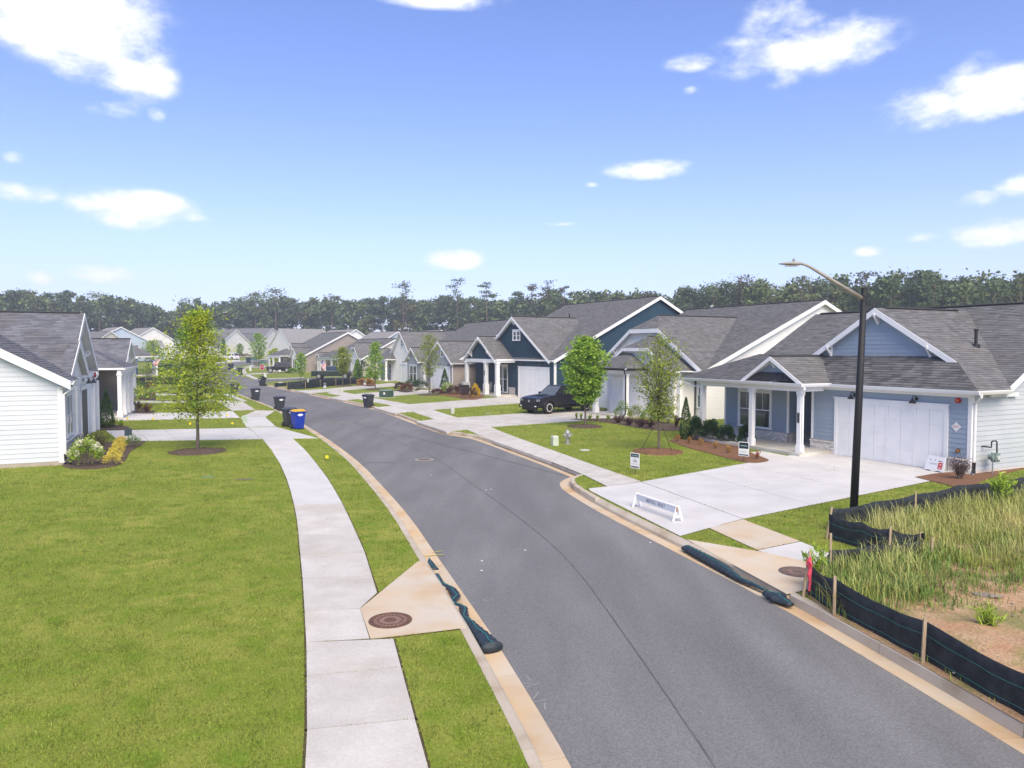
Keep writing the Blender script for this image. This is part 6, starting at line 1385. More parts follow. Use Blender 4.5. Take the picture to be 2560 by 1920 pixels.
e = empty('yard_sign', G(321, 1103), R_(65), 'thin dark grey sign beside the dark green mound', 'sign'); BOX(-.2, .2, -.01, .01, .28, .62).build('panel', solid('slate_sign', (.06, .09, .10), .5), e); MB().bar((0, .015, -.05), (0, .015, .5), .03, .02).build('stake', BLACKM, e)
# stop sign with street name blades
sb = G(656, 949, .0); e = empty('stop_sign', sb, R_(-14), 'red stop sign with green street name blades at the side street', 'stop sign')
MB().tube([(0, .05, -.1), (0, .05, 3.05)], .035, 8).build('pole', GALV, e)
o8 = lambda r: [(math.cos(R_(22.5 + 45 * k)) * r, math.sin(R_(22.5 + 45 * k)) * r) for k in range(8)]
p = MB(); p.prism([(x, 0, 1.85 + z) for x, z in reversed(o8(.43))], (0, .02, 0)); pl = p.build('panel', SW, e); p = MB(); p.prism([(x, -.002, 1.85 + z) for x, z in reversed(o8(.395))], (0, -.004, 0)); p.build('red_face', solid('stop_red', (.34, .008, .03), .4), pl); text_mesh('STOP', .30, SW, 'lettering', pl, wallm((0, -.008, 1.85), (0, -1, 0)))
GS = solid('street_sign_green', (.02, .16, .12), .5); BOX(-.62, .62, .03, .05, 2.42, 2.62).build('name_blade', GS, e); BOX(-.01, .01, -.45, .55, 2.68, 2.86).build('name_blade', GS, e)
ws = G(674, 945); e = empty('sign_pole', ws, 0, 'thin bare grey pole right of the stop sign', 'pole'); MB().tube([(0, 0, -.1), (0, 0, 2.6)], .03, 6).build('pole', GALV, e)

# low white barricade with lettering
a, b = G(1594, 1267, .02), G(1692, 1302, .02); d = (b - a); L = d.length; e = empty('barricade', a.lerp(b, .5), math.atan2(d.y, d.x), 'low white barricade lettered BROCK BUILT on the driveway', 'barricade')
hw = L / 2; bd = BOX(-hw, hw, -.045, -.02, .20, .37).build('board', mat('barricade_white', (.60, .63, .68), rough=.5), e, bev=.004); BOX(-hw, hw, .02, .045, .20, .37).build('board', MATS['barricade_white'], e, bev=.004); BOX(-hw, hw, -.05, .05, .3705, .385).build('cap_rail', WHITE, e)
for sx in (-1, 1):
    for sy in (-1, 1): MB().bar((sx * (hw + .03), sy * .02, .40), (sx * (hw + .03), sy * .14, 0.0), .03, .06, (0, 1, 0)).build('leg', WHITE, e)
    MB().box(sx * (hw + .012), sx * (hw + .048), -.12, .12, .10, .14).build('spreader', WHITE, e)
BOX(hw + .05, hw + .056, -.06, -.02, .25, .38).build('label_strip', solid('brown_strip', (.28, .16, .08)), e)
text_mesh('BROCK', .125, SB, 'lettering', bd, wallm((-.22, -.0465, .285), (0, -1, 0))); text_mesh('BUILT', .125, SB, 'lettering', bd, wallm((.30, -.0465, .285), (0, -1, 0))); MB().box(.032, .05, -.049, -.0465, .235, .335).build('green_bar', solid('bar_green', (.2, .3, .2)), bd)

# white printed panel leaning on the garage door
q0, q1 = G(2311, 1174, .02), G(2359, 1182, .02); d = q1 - q0; e = empty('leaning_panel', q0.lerp(q1, .5), math.atan2(d.y, d.x), 'white printed panel leaning against the garage door corner', 'panel'); w = d.length / 2
tl = R_(17); up = Vector((0, math.sin(tl), math.cos(tl))); n = Vector((0, -math.cos(tl), math.sin(tl)))
def onp(x, y, o=.0): return Vector((x, 0, 0)) + up * y + n * o
hp = .56
def prect(x0, x1, y0, y1, m, nm, o=.031):
    q = MB(); q.poly([onp(x0, y0, o), onp(x1, y0, o), onp(x1, y1, o), onp(x0, y1, o)]); return q.build(nm, m, pb)
pb = MB(); pb.prism([onp(-w, .0), onp(w, .0), onp(w * .95, hp), onp(-w * .9, hp)], n * .03); pb = pb.build('board', solid('panel_white', (.72, .73, .74), .45), e, bev=.006)
prect(w * .32, w * .78, hp * .16, hp * .62, solid('panel_red', (.5, .07, .07)), 'printed_block'); mb = MB(); mb.poly([onp(w * .42, hp * .44, .032), onp(w * .6, hp * .44, .032), onp(w * .68, hp * .56, .032)]); mb.build('printed_shape', SW, pb)
prect(w * .38, w * .72, hp * .20, hp * .30, solid('panel_pink', (.62, .3, .3)), 'printed_block', .032); prect(w * .3, w * .65, hp * .68, hp * .73, SB, 'printed_block')
for k in range(7): prect(-w * .55 + k * w * .115, -w * .55 + k * w * .115 + w * .06, hp * .42, hp * .55, SGR, 'printed_stroke')
for x in (-w * .6, -w * .12): prect(x, x + w * .14, hp * .72, hp * .77, SK, 'printed_stroke')
for x in (-.5, .35): BOX(x * w * 1.2 - .08, x * w * 1.2 + .1, -.035, .0, -.004, .03).build('foot', SB, e)

# gas meter on the side wall of the blue house
gm = empty('gas_meter', B.root.matrix_basis @ Vector((.32, .78, 0)), B.root.rotation_euler.z, 'grey green gas meter with black pipes on the blue house side', 'gas meter'); MG = mat('meter_grey', (.14, .19, .18), (.18, .23, .22), 8, rough=.5)
MB().tube([(.05, -.05, -.05), (.05, -.05, .62)], .022, 8).build('riser_pipe', mat('pipe_grey', (.22, .24, .24), rough=.5), gm); b = BOX(-.05, .14, -.02, .26, .45, .78).build('meter_body', MG, gm, bev=.04)
MB().tube([(.14, .12, .62), (.17, .12, .62)], .085, 16).build('dial', mat('dial', (.5, .52, .5), rough=.3), b); MB().tube([(-.02, -.16, .66), (.14, -.16, .66)], [.10, .10], 16).build('regulator', MG, gm); MB().tube([(.05, -.05, .60), (.05, -.1, .62), (.05, -.12, .82)], .022, 8).build('inlet_pipe', MG, gm)
MB().tube([(-.30, -.14, 1.0), (.04, -.14, 1.0), (.04, -.14, 1.18), (.04, -.10, 1.22), (.04, .12, 1.22), (.04, .18, 1.18), (.04, .2, .78)], .026, 8).build('house_pipe', BLACKM, gm)

# ------------------------------------------------------------------ silt fences
def silt_fence(label, pts, hs, stakes, sag=.06, thread=True, name='silt_fence', tilt=None, col_=None):
    """pts: ground points of the run; hs fabric height; stakes: list of (index, extra height, lean)"""
    e = empty(name, pts[0], 0, label, 'silt fence', 'silt fences'); o = Vector(pts[0]); P = [Vector(p) - o for p in pts]; rr = random.Random(len(label))
    bot, top = [], []
    for a, b in zip(P, P[1:]):
        n = max(3, int((b - a).length / .22))
        for i in range(n):
            t = i / n; p = a.lerp(b, t); dn = Vector((-(b - a).y, (b - a).x, 0)).normalized(); wob = dn * rr.uniform(-.012, .012)
            bot.append(p + wob * 1.5 + Vector((0, 0, -.03))); top.append(p + wob + Vector((0, 0, hs - sag * math.sin(math.pi * t) - rr.uniform(0, .015))))
    bot.append(P[-1] + Vector((0, 0, -.03))); top.append(P[-1] + Vector((0, 0, hs)))
    f = MB(); k = len(bot); rows = 5; nrm = Vector((.0, .0, 0))
    for side in (0, 1):
        for j in range(rows):
            t = j / (rows - 1)
            for i in range(k):
                d = (bot[min(i + 1, k - 1)] - bot[max(i - 1, 0)]); dn = Vector((-d.y, d.x, 0)).normalized(); belly = .02 * math.sin(math.pi * t) * math.sin(i * 1.7)
                f.v.append(tuple(bot[i].lerp(top[i], t) + dn * (belly + side * .006)))
    M = rows * k
    for j in range(rows - 1):
        for i in range(k - 1):
            a = j * k + i; f.f.append((a, a + k, a + k + 1, a + 1)); f.f.append((M + a, M + a + 1, M + a + k + 1, M + a + k))
    for i in range(k - 1): a = (rows - 1) * k + i; f.f.append((a, M + a, M + a + 1, a + 1))
    for j in range(rows - 1):
        for i in (0, k - 1): a = j * k + i; f.f.append((a, M + a, M + a + k, a + k))
    fo = f.build('fabric', FABRIC, e, smooth=True)
    if thread:
        for t in (.22, .68):
            for sd in (-.016, .022):
                pp = []
                for i in range(k):
                    d = (bot[min(i + 1, k - 1)] - bot[max(i - 1, 0)]); dn = Vector((-d.y, d.x, 0)).normalized(); pp.append(bot[i].lerp(top[i], t) + dn * (.02 * math.sin(math.pi * t) * math.sin(i * 1.7) + sd * .6))
                MB().tube(pp, .003, 4).build('thread', THREAD, fo)
    for (p, hh, lean) in stakes:
        p = Vector(p) - o; MB().bar(p + Vector((0, 0, -.05)), p + Vector((lean[0], lean[1], hh)), .045, .03, (0, 1, 0)).build('stake', WOOD, e)
    return e
s1, s2, s3 = G(2012, 1493), G(2082, 1540), G(2303, 1660); s4 = G(2560, 1808); dd = (s4 - s3).normalized(); s5 = s3 + dd * 2.4; s6 = s5 + dd * 2.4
tow = Vector((.10, .10, 0))
silt_fence('long black silt fence along the right kerb with wooden stakes', [s1 + tow, s2 + tow, s3 + tow, s5 + tow, s6 + tow], .60, [(s1 + Vector((-.05, -.02, 0)), .85, (.12, .0)), (s2 + Vector((.03, .02, 0)), .68, (0, 0)), (s3 + Vector((.03, .02, 0)), .66, (.02, 0)), (s5, .66, (0, 0))], .07)
tape = empty('marker_tape', s1 + Vector((.03, -.08, .45)), 0, 'red and white tape tied on the leaning stake', 'tape')
mb = MB(); mb.tube([(0, 0, .28), (-.01, -.03, .2), (.02, -.02, .1), (0, -.03, 0), (.02, -.02, -.15), (.0, -.03, -.3)], [.03, .055, .03, .035, .022, .02], 6, flat=.4); mb.build('ribbon', PINK, tape); MB().tube([(.03, 0, .3), (-.02, -.05, .24), (.03, -.05, .18)], .025, 6).build('knot', PINK, tape)
f1, f2, f3 = G(2076, 1424), G(2180, 1410), G(2300, 1402)
silt_fence('short silt fence behind the end of the new sidewalk slab', [s1 + Vector((.15, .1, 0)), f1, f2, f3], .42, [(f1, .75, (0, .02)), (f3, .62, (0, 0)), (f3 + Vector((.25, .0, 0)), .5, (0, 0))], .05, thread=False)
g1_, g2_, g3_ = G(2072, 1347), G(2222, 1391), G(2310, 1404)
silt_fence('silt fence beside the lamp post foot with a leaning stake', [g1_, g1_.lerp(g2_, .5) + Vector((0, -.15, 0)), g2_, g3_], .62, [(g1_ + Vector((-.06, 0, 0)), .78, (.12, 0)), (g2_ + Vector((-.02, -.05, 0)), .68, (.02, 0))], .08)
k1, k2, k3, k4 = G(2079, 1330), G(2183, 1308), G(2288, 1287), G(2395, 1262); k5 = G(2560, 1238)
silt_fence('rear silt fence running up behind the weeds to the right', [k1, k2, k3, k4, k5, k5 + (k5 - k4)], .58, [(k3, .62, (0, 0)), (k5, .62, (0, 0))], .05, thread=False)
zf = [G(718, 973.5), G(764, 972), G(801, 968), G(840, 964.5), G(876, 961), G(903, 958.5)]
silt_fence('long silt fence with stakes in front of the dark pickup', zf, .78, [(p + Vector((0, -.06, 0)), .92, (0, 0)) for p in zf[:-1]], .06)
zg = [G(686, 967.5), G(725, 964), G(756, 961), G(790, 955.5), G(830, 953), G(890, 951)]
silt_fence('rear silt fence around the empty corner lot', zg, .5, [(p + Vector((0, -.06, 0)), .7, (0, 0)) for p in zg[:4]], .06)
silt_fence('black silt fence across the empty lot on the left', [G(322, 962), G(365, 960), G(410, 960), G(450, 961), G(480, 963)], .95, [(G(365, 960.5), .95, (0, 0)), (G(410, 960.5), .95, (0, 0))], .05, thread=False)

def sock(label, pts, rads, seed, name='inlet_sock'):
    rr = random.Random(seed); pl = [Vector(p) for p in pts]; fine = []; rad = []
    for (a, b, ra, rb_) in zip(pl, pl[1:], rads, rads[1:]):
        n = max(2, int((b - a).length / .05))
        for i in range(n): t = i / n; fine.append(a.lerp(b, t)); rad.append((ra + (rb_ - ra) * t) * (1 + .10 * math.sin(len(fine) * 1.9) + rr.uniform(-.07, .07)))
    fine.append(pl[-1]); rad.append(rads[-1])
    e = empty(name, fine[0], 0, label, 'sediment sock'); o = fine[0]; mb = MB(); mb.tube([p - o for p in fine], rad, 12, flat=.5); s = mb.build('sleeve', mat('sock_fabric', (.014, .024, .034), (.03, .042, .055), 12, rough=.55, spec=.45, bump=.5, bscale=40), e, smooth=True)
    MB().tube([p - o + Vector((.02 * math.sin(i * .5), 0, r * .53)) for i, (p, r) in enumerate(zip(fine, rad))], .007, 4).build('thread', THREAD, s)
    return e
zs = -.06
sock('crumpled dark sediment sock in the left gutter by the inlet', [G(u, v, zs) for u, v in ((1091, 1437), (1103, 1459), (1131, 1474), (1141, 1490), (1128, 1505), (1159, 1520), (1163, 1545), (1190, 1572), (1232, 1620))], [.06, .065, .08, .085, .06, .07, .065, .10, .17], 1)
sock('small crumpled black cloth tip above the left sock', [G(u, v, zs + .02) for u, v in ((1073, 1396), (1076, 1408), (1086, 1425))], [.015, .07, .09], 2, 'cloth_scrap')
sock('flattened black sediment sock in the right gutter', [G(u, v, zs - .01) for u, v in ((1716, 1370), (1756, 1391), (1808, 1421), (1848, 1447), (1915, 1476))], [.13, .15, .13, .08, .05], 3)
sock('short black sand bag at the end of the right inlet', [G(u, v, zs) for u, v in ((1916, 1483), (1945, 1496), (1978, 1512))], [.10, .17, .07], 4, 'sand_bag')
for k, (u, v) in enumerate(((1086, 1437), (1113, 1480), (1139, 1527), (1163, 1561))):
    c = G(u, v, -.145); e = empty('concrete_block', c, R_(-28), 'small tan concrete block at the left inlet, %s' % ('farthest of four', 'second farthest of four', 'third of four', 'nearest of four')[k], 'block', 'blocks behind the left sock'); BOX(-.11, .10, -.05, .06, 0, .10).build('block_body', CONCT, e, bev=.008)

# ------------------------------------------------------------------ vehicles
TYRE = solid('tyre_rubber', (.012, .012, .012), .8); TINT = mat('car_glass', (.012, .016, .018), rough=.04, spec=1.0); CHR = mat('bright_metal', (.55, .55, .55), rough=.25, metal=.8)
def vehicle(label, cat, name, mid, fwd, wb, prof, cab, hwid, wr, paint, scale=1.0, rim='ring', splits=(.5,), bed=None, extra=None, z=0.0, flare=True, windshield=None):
    e = empty(name, (mid[0], mid[1], z), math.atan2(fwd[1], fwd[0]), label, cat, scale=scale)     # local +x is forward, +y left
    # lower body with wheel arches
    low = [(prof[0][0], prof[0][1])]; pts = list(prof); arch = wr * 1.22
    def arc(xc): return [(xc + arch * math.cos(a), wr * .95 + arch * math.sin(a)) for a in [math.pi * i / 10 for i in range(11)]]
    zb = min(p[1] for p in prof); x_r, x_f = min(p[0] for p in prof), max(p[0] for p in prof)
    bottom = [(x_f - .12, zb)] + [p for p in arc(wb / 2) if p[1] >= zb] + [p for p in arc(-wb / 2) if p[1] >= zb] + [(x_r + .1, zb)]
    outline = prof + bottom
    b = MB(); ys = [(-hwid, .96), (-hwid * .9, 1), (hwid * .9, 1), (hwid, .96)]
    pg = [(x, -hwid, zz) for x, zz in outline]; b.prism(pg[::-1], (0, 2 * hwid, 0))
    bo = b.build('body', paint, e, bev=.05)
    BOX(x_r + .2, x_f - .2, -hwid * .8, hwid * .8, zb - .05, zb + .25).build('chassis', BLACKM, e)
    xb0, xb1, zc, xt0, xt1, zt, hb, ht = cab
    c = MB(); c.hexa([(xb0, -hb, zc), (xb1, -hb, zc), (xb1, hb, zc), (xb0, hb, zc), (xt0, -ht, zt), (xt1, -ht, zt), (xt1, ht, zt), (xt0, ht, zt)]); co = c.build('cabin', paint, e, bev=.04)
    def lerp3(a, b2, t): return Vector(a).lerp(Vector(b2), t)
    for sy in (-1, 1):
        B0, B1, T0, T1 = Vector((xb0, sy * hb, zc)), Vector((xb1, sy * hb, zc)), Vector((xt0, sy * ht, zt)), Vector((xt1, sy * ht, zt)); n = (B1 - B0).cross(T0 - B0).normalized() * (-sy) ; n = n if n.y * sy > 0 else -n
        cuts = [0.0] + list(splits) + [1.0]
        for a, b2 in zip(cuts, cuts[1:]):
            q = lambda s, t: B0.lerp(B1, s).lerp(T0.lerp(T1, s), t) + n * .006
            a2, c2 = a + .035, b2 - .035; w = MB(); w.poly([q(a2, .14), q(c2, .14), q(c2, .88), q(a2, .88)]); w.build('side_window', TINT, co)
    for (P0, P1, nm, t0) in (((xb1, zc), (xt1, zt), 'windshield', .08), ((xb0, zc), (xt0, zt), 'rear_window', .15)):
        d = 1 if nm == 'windshield' else -1; n = Vector((d * (P1[1] - P0[1]), 0, abs(P1[0] - P0[0]))).normalized() * .006
        pt = lambda s, t: Vector((P0[0] + (P1[0] - P0[0]) * t, (hb + (ht - hb) * t) * s, P0[1] + (P1[1] - P0[1]) * t)) + n
        w = MB(); w.poly([pt(-.88, t0), pt(.88, t0), pt(.88, .92), pt(-.88, .92)]); w.build(nm, (windshield or TINT) if d == 1 else TINT, co)
    for sx in (-1, 1):
        for sy in (-1, 1):
            x = sx * wb / 2; y0, y1 = sy * (hwid - .24), sy * (hwid + .015)
            t = MB(); t.tube([(x, y0, wr), (x, y0 + sy * .02, wr), (x, y1 - sy * .03, wr), (x, y1, wr)], [wr * .93, wr, wr, wr * .90], 26); w = t.build('wheel', TYRE, e)
            r = MB(); r.tube([(x, y1 + sy * .001, wr), (x, y1 + sy * .012, wr)], wr * .64, 22); r.build('rim', BLACKM if rim == 'ring' else CHR, w)
            if rim == 'ring':
                for k in range(12):
                    a = k * math.pi / 6; m_ = MB(); R0 = wr * .60
                    m_.bar((x + math.cos(a - .19) * R0, y1 + sy * .016, wr + math.sin(a - .19) * R0), (x + math.cos(a + .19) * R0, y1 + sy * .016, wr + math.sin(a + .19) * R0), .012, wr * .12, (math.cos(a), 0, math.sin(a))); m_.build('rim_accent', SW, w)
                for k in range(6):
                    a = k * math.pi / 3; m_ = MB(); m_.bar((x, y1 + sy * .018, wr), (x + math.cos(a) * wr * .52, y1 + sy * .018, wr + math.sin(a) * wr * .52), .02, wr * .14, (0, 1, 0)); m_.build('spoke', solid('dark_spoke', (.03, .03, .03), .4), w)
            if flare:
                pp = [(x + arch * 1.03 * math.cos(a), sy * (hwid + .012), wr * .95 + arch * 1.03 * math.sin(a)) for a in [math.pi * i / 12 for i in range(13)]]; MB().tube(pp, .045, 6).build('wheel_arch', BLACKM, e)
    for sy in (-1, 1):
        mm = MB(); mm.hexa([(xb1 - .45, sy * (hb + .02), zc + .08), (xb1 - .3, sy * (hb + .02), zc + .08), (xb1 - .3, sy * (hb + .22), zc + .08), (xb1 - .45, sy * (hb + .22), zc + .08), (xb1 - .45, sy * (hb + .02), zc + .24), (xb1 - .33, sy * (hb + .02), zc + .24), (xb1 - .33, sy * (hb + .22), zc + .24), (xb1 - .45, sy * (hb + .22), zc + .24)]) ; mm.build('wing_mirror', paint, e, bev=.02)
        for s in list(splits) + [0.97]:
            x = xb0 + (xb1 - xb0) * s - .25; BOX(x, x + .14, sy * (hwid + .001) if sy > 0 else -hwid - .02, hwid + .02 if sy > 0 else -(hwid + .001), zc - .12, zc - .085).build('door_handle', paint, e)
        for s in splits:
            x = xb0 + (xb1 - xb0) * s; BOX(x - .006, x + .006, sy * hwid - .004, sy * hwid + .004, zb + .2, zc).build('door_gap', BLACKM, e)
    if extra: extra(e, bo, x_f, x_r, hwid, zb)
    return e
BP = mat('black_paint', (.006, .006, .008), rough=.35, spec=.4, coat=.35)
def truck_extra(e, bo, xf, xr, hw, zb):
    BOX(xf - .02, xf + .035, -.62, .62, .68, 1.0).build('grille', solid('grille_black', (.01, .01, .01), .5), e, bev=.02)
    for k in range(4): BOX(xf + .036, xf + .046, -.58, .58, .71 + k * .07, .735 + k * .07).build('grille_bar', solid('grille_bar', (.05, .05, .05), .4), e)
    mb = MB(); mb.tube([(xf + .04, 0, .86), (xf + .052, 0, .86)], .09, 18); mb.build('front_emblem', CHR, e)
    BOX(xf - .05, xf + .12, -hw + .04, hw - .04, .42, .66).build('front_bumper', BP, e, bev=.04); BOX(xf - .1, xf + .03, -.7, .7, .26, .42).build('skid_plate', BLACKM, e, bev=.02)
    for sy in (-1, 1):
        BOX(xf - .18, xf + .012, min(sy * .64, sy * (hw - .01)), max(sy * .64, sy * (hw - .01)), .84, .99).build('headlight', mat('headlight', (.22, .24, .26), rough=.12, spec=.9), e, bev=.02); BOX(xf + .12, xf + .13, sy * .7 - .07, sy * .7 + .07, .5, .58).build('fog_light', SW, e)
        BOX(-1.15, .95, sy * (hw - .02) - .05, sy * (hw - .02) + .05, .36, .42).build('side_step', BLACKM, e); BOX(xr - .012, xr + .02, sy * .82 - .07, sy * .82 + .07, .8, 1.1).build('tail_light', RED, e)
    h = MB(); h.hexa([(1.25, -.28, 1.2), (2.0, -.28, 1.13), (2.0, .28, 1.13), (1.25, .28, 1.2), (1.3, -.2, 1.27), (1.95, -.24, 1.22), (1.95, .24, 1.22), (1.3, .2, 1.27)]); h.build('hood_scoop', BP, e, bev=.02)
    BOX(-2.75, -.7, -.72, .72, 1.145, 1.175).build('bed_cover', BLACKM, e); BOX(xr - .1, xr + .02, -.85, .85, .48, .62).build('rear_bumper', BP, e, bev=.02)
TP = [(-2.85, .5), (-2.87, 1.15), (-.7, 1.17), (1.15, 1.22), (2.2, 1.13), (2.6, 1.04), (2.72, .9), (2.72, .5)]
TP = [(2.72, .45), (2.72, .9), (2.6, 1.05), (2.2, 1.14), (1.15, 1.22), (-.7, 1.17), (-2.87, 1.15), (-2.85, .45)][::-1]
f1_, f2_ = G(1366, 1036), G(1470, 1027.5); fw_ = (f1_ - f2_).normalized(); mid = f1_.lerp(f2_, .5) + Vector((-fw_.y, fw_.x, 0)) * -.95
vehicle('black pickup truck with white rim accents in the white house driveway', 'truck', 'pickup_truck', mid, fw_, 3.62, TP, (-.72, 1.2, 1.14, -.5, .32, 1.83, .86, .70), .95, .42, BP, scale=1.06, splits=(.42,), extra=truck_extra, z=.015, windshield=mat('windshield_painted_reflection', (.10, .12, .125), rough=.05, spec=1.0))  # reflection painted into the windshield by a paler base colour
def car_extra(paint, gr=True):
    def f(e, bo, xf, xr, hw, zb):
        for sy in (-1, 1):
            BOX(xf - .15, xf + .012, min(sy * .5, sy * (hw - .03)), max(sy * .5, sy * (hw - .03)), .66, .82).build('headlight', mat('headlight', (.22, .24, .26), rough=.12, spec=.9), e, bev=.02); BOX(xr - .012, xr + .06, sy * (hw - .16) - .09, sy * (hw - .16) + .09, .75, 1.02).build('tail_light', RED, e)
        BOX(xf - .03, xf + .03, -hw + .1, hw - .1, .32, .52).build('front_bumper', paint, e, bev=.02); BOX(xr - .04, xr + .03, -hw + .1, hw - .1, .34, .56).build('rear_bumper', paint, e, bev=.02)
        BOX(xr - .02, xr, -.25, .25, .62, .74).build('number_plate', SW, e)
    return f
WP = mat('white_paint', (.74, .75, .76), rough=.25, spec=.5, coat=1.0)
SP = [(2.3, .32), (2.32, .75), (2.1, .92), (1.1, 1.02), (-2.25, 1.05), (-2.35, .8), (-2.3, .32)][::-1]
vehicle('white SUV parked on the far driveway', 'suv', 'parked_suv', G(576, 900), (-.92, .38), 2.8, SP, (-2.2, 1.15, 1.0, -1.75, .25, 1.72, .88, .72), .93, .36, WP, rim='plain', splits=(.28, .62), extra=car_extra(WP), z=G(576, 900).z + .03, flare=False, scale=1.12)
JP = [(2.0, .55), (2.02, 1.0), (1.95, 1.12), (.75, 1.16), (-1.95, 1.18), (-2.0, 1.1), (-1.98, .55)][::-1]
vehicle('black boxy jeep in the driveway of the taupe house', 'jeep', 'parked_jeep', G(697, 932), (-.95, -.28), 2.75, JP, (-1.9, .85, 1.12, -1.85, .55, 1.86, .80, .74), .88, .43, BP, rim='plain', splits=(.3, .65), extra=car_extra(BP), z=G(697, 932).z + .02, scale=1.02)
DG = mat('dark_green_paint', (.02, .035, .034), rough=.3, coat=.8)
PP = [(2.9, .5), (2.92, .95), (2.75, 1.15), (1.2, 1.25), (-.9, 1.22), (-3.05, 1.2), (-3.05, .5)][::-1]
vehicle('dark green pickup behind the long silt fence', 'truck', 'pickup_truck', G(833, 947.5), (.995, .05), 3.9, PP, (-.9, 1.25, 1.2, -.75, .45, 1.95, .88, .74), 1.0, .42, DG, rim='plain', splits=(.45,), extra=car_extra(DG), z=G(833, 947.5).z + .03)
vehicle('black car parked beyond the far flag on the left', 'car', 'parked_car', G(418, 931), (.9, -.4), 2.7, SP, (-1.9, 1.05, 1.0, -1.2, .2, 1.5, .86, .68), .9, .33, BP, rim='plain', splits=(.5,), extra=car_extra(BP), z=G(418, 931).z, flare=False, scale=1.1)

# ------------------------------------------------------------------ flags, chairs, small things
def flag(label, top, yaw, w, h, drop):
    e = empty('flag', top, yaw, label, 'flag'); FR = solid('flag_red', (.5, .06, .08), .7); FW = solid('flag_white', (.72, .7, .7), .7); FB = solid('flag_blue', (.04, .07, .28), .7)
    MB().tube([(-.05, 0, .02), (-1.1, .0, -.55)], .02, 6).build('pole', WHITE, e)
    def cloth(s, t): return Vector((s * w * (1 - .35 * t) * .55 - t * w * .15, .05 * math.sin(s * 9 + t * 4), -t * h - s * drop))
    for k in range(13):
        mb = MB(); n = 8
        for i in range(n):
            s0, s1_ = i / n, (i + 1) / n
            if k < 7 and s1_ <= .42: continue
            mb.poly([cloth(s0, k / 13), cloth(s0, (k + 1) / 13), cloth(s1_, (k + 1) / 13), cloth(s1_, k / 13)])
        mb.build('stripe', FR if k % 2 == 0 else FW, e)
    mb = MB()
    for i in range(3): mb.poly([cloth(i / 8, 0), cloth(i / 8, 7 / 13), cloth((i + 1) / 8, 7 / 13), cloth((i + 1) / 8, 0)])
    c = mb.build('canton', FB, e)
    for j in range(3):
        for i in range(4): p = cloth((i + .5) * .085, (j + .5) * 7 / 39); MB().lathe([(.03, 0), (.03, .004)], 5, (0, 0, 0)).build('star', FW, c, loc=None).matrix_local = wallm(p + Vector((0, -.012, 0)), (0, -1, 0))
    return e
pf = Vector(ray(805, 900)) * (116 / ray(805, 900)[1]); flag('striped flag hanging by the dormer house porch', Vector((0, 0, H)) + pf, R_(10), 1.2, .95, .7)
pf = Vector(ray(386, 893)) * (118 / ray(386, 893)[1]); flag('striped flag hanging from the far left porch', Vector((0, 0, H)) + pf, R_(0), 1.9, 1.15, .25)
def rocker(label, base, yaw, m):
    e = empty('rocking_chair', base, yaw, label, 'rocking chair')
    for sx in (-.27, .27):
        MB().tube([(sx, .5, .12), (sx, .25, .04), (sx, 0, .02), (sx, -.25, .05), (sx, -.42, .12)], .022, 6).build('rocker', m, e)
        MB().bar((sx, -.25, .05), (sx, -.25, .66), .05, .04, (0, 1, 0)).build('leg', m, e); MB().bar((sx, .22, .04), (sx, .4, 1.15), .05, .04, (0, 1, 0)).build('back_post', m, e); MB().bar((sx, -.32, .67), (sx, .3, .66), .09, .025).build('arm', m, e)
    BOX(-.27, .27, -.27, .24, .40, .44).build('seat', m, e)
    for k in range(6): x = -.2 + k * .08; MB().bar((x, .245, .46), (x, .385, 1.08), .05, .015, (0, 1, 0)).build('slat', m, e)
    MB().bar((-.3, .395, 1.12), (.3, .395, 1.12), .03, .1).build('top_rail', m, e)
    return e
rocker('white rocking chair on the left porch behind the conifer', G(243, 1023, .1), R_(100), WHITE); rocker('dark blue rocking chair on the left porch', G(252, 1012, .1), R_(105), solid('chair_navy', (.02, .045, .07), .5)); rocker('grey rocking chair between the navy porch columns', Vector(N3.root.location) + Vector((-6.3, 8.0, .14)), R_(-60), solid('chair_grey', (.32, .29, .27), .7))
for k, (u, v, lb) in enumerate(((316, 1053, 'farthest left'), (380, 1053, 'second from left'), (472, 1066, 'left of the oak trunk'), (578, 1065, 'near the green pedestal'), (566, 1044, 'beside the second driveway'), (813, 1152, 'alone on the street verge'))):
    e = empty('marker_flag', G(u, v), 0, 'small yellow marker flag in the grass, %s' % lb, 'marker flag', 'yellow marker flags'); MB().tube([(0, 0, -.02), (0, 0, .22)], .006, 5).build('wire', BLACKM, e); mb = MB(); mb.prism([(0, 0, .1), (.13, .02, .1), (.13, .02, .22), (0, 0, .22)], (0, .003, 0)); mb.build('pennant', solid('flag_yellow', (.75, .6, .02), .5), e)
e = empty('planter_bowl', G(1034, 978), 0, 'white stone planter bowl before the green hedge', 'planter'); MB().lathe([(.18, 0), (.2, .05), (.14, .1), (.2, .2), (.34, .34), (.35, .38), (.3, .38), (.28, .33)], 16).build('bowl', solid('stone_white', (.6, .58, .54), .8), e)
e = empty('barbecue_grill', Vector((0, 0, 0)) + G(1163, 985, .14), R_(30), 'grey grill cabinet at the left end of the navy porch', 'grill'); BOX(-.3, .3, -.25, .25, 0, .75).build('cabinet', GB, e, bev=.02); BOX(-.34, .34, -.28, .28, .9, 1.2).build('hood', solid('grill_grey', (.35, .36, .37), .4), e, bev=.05); BOX(-.32, .32, -.27, .27, .76, .9).build('firebox', BLACKM, e)
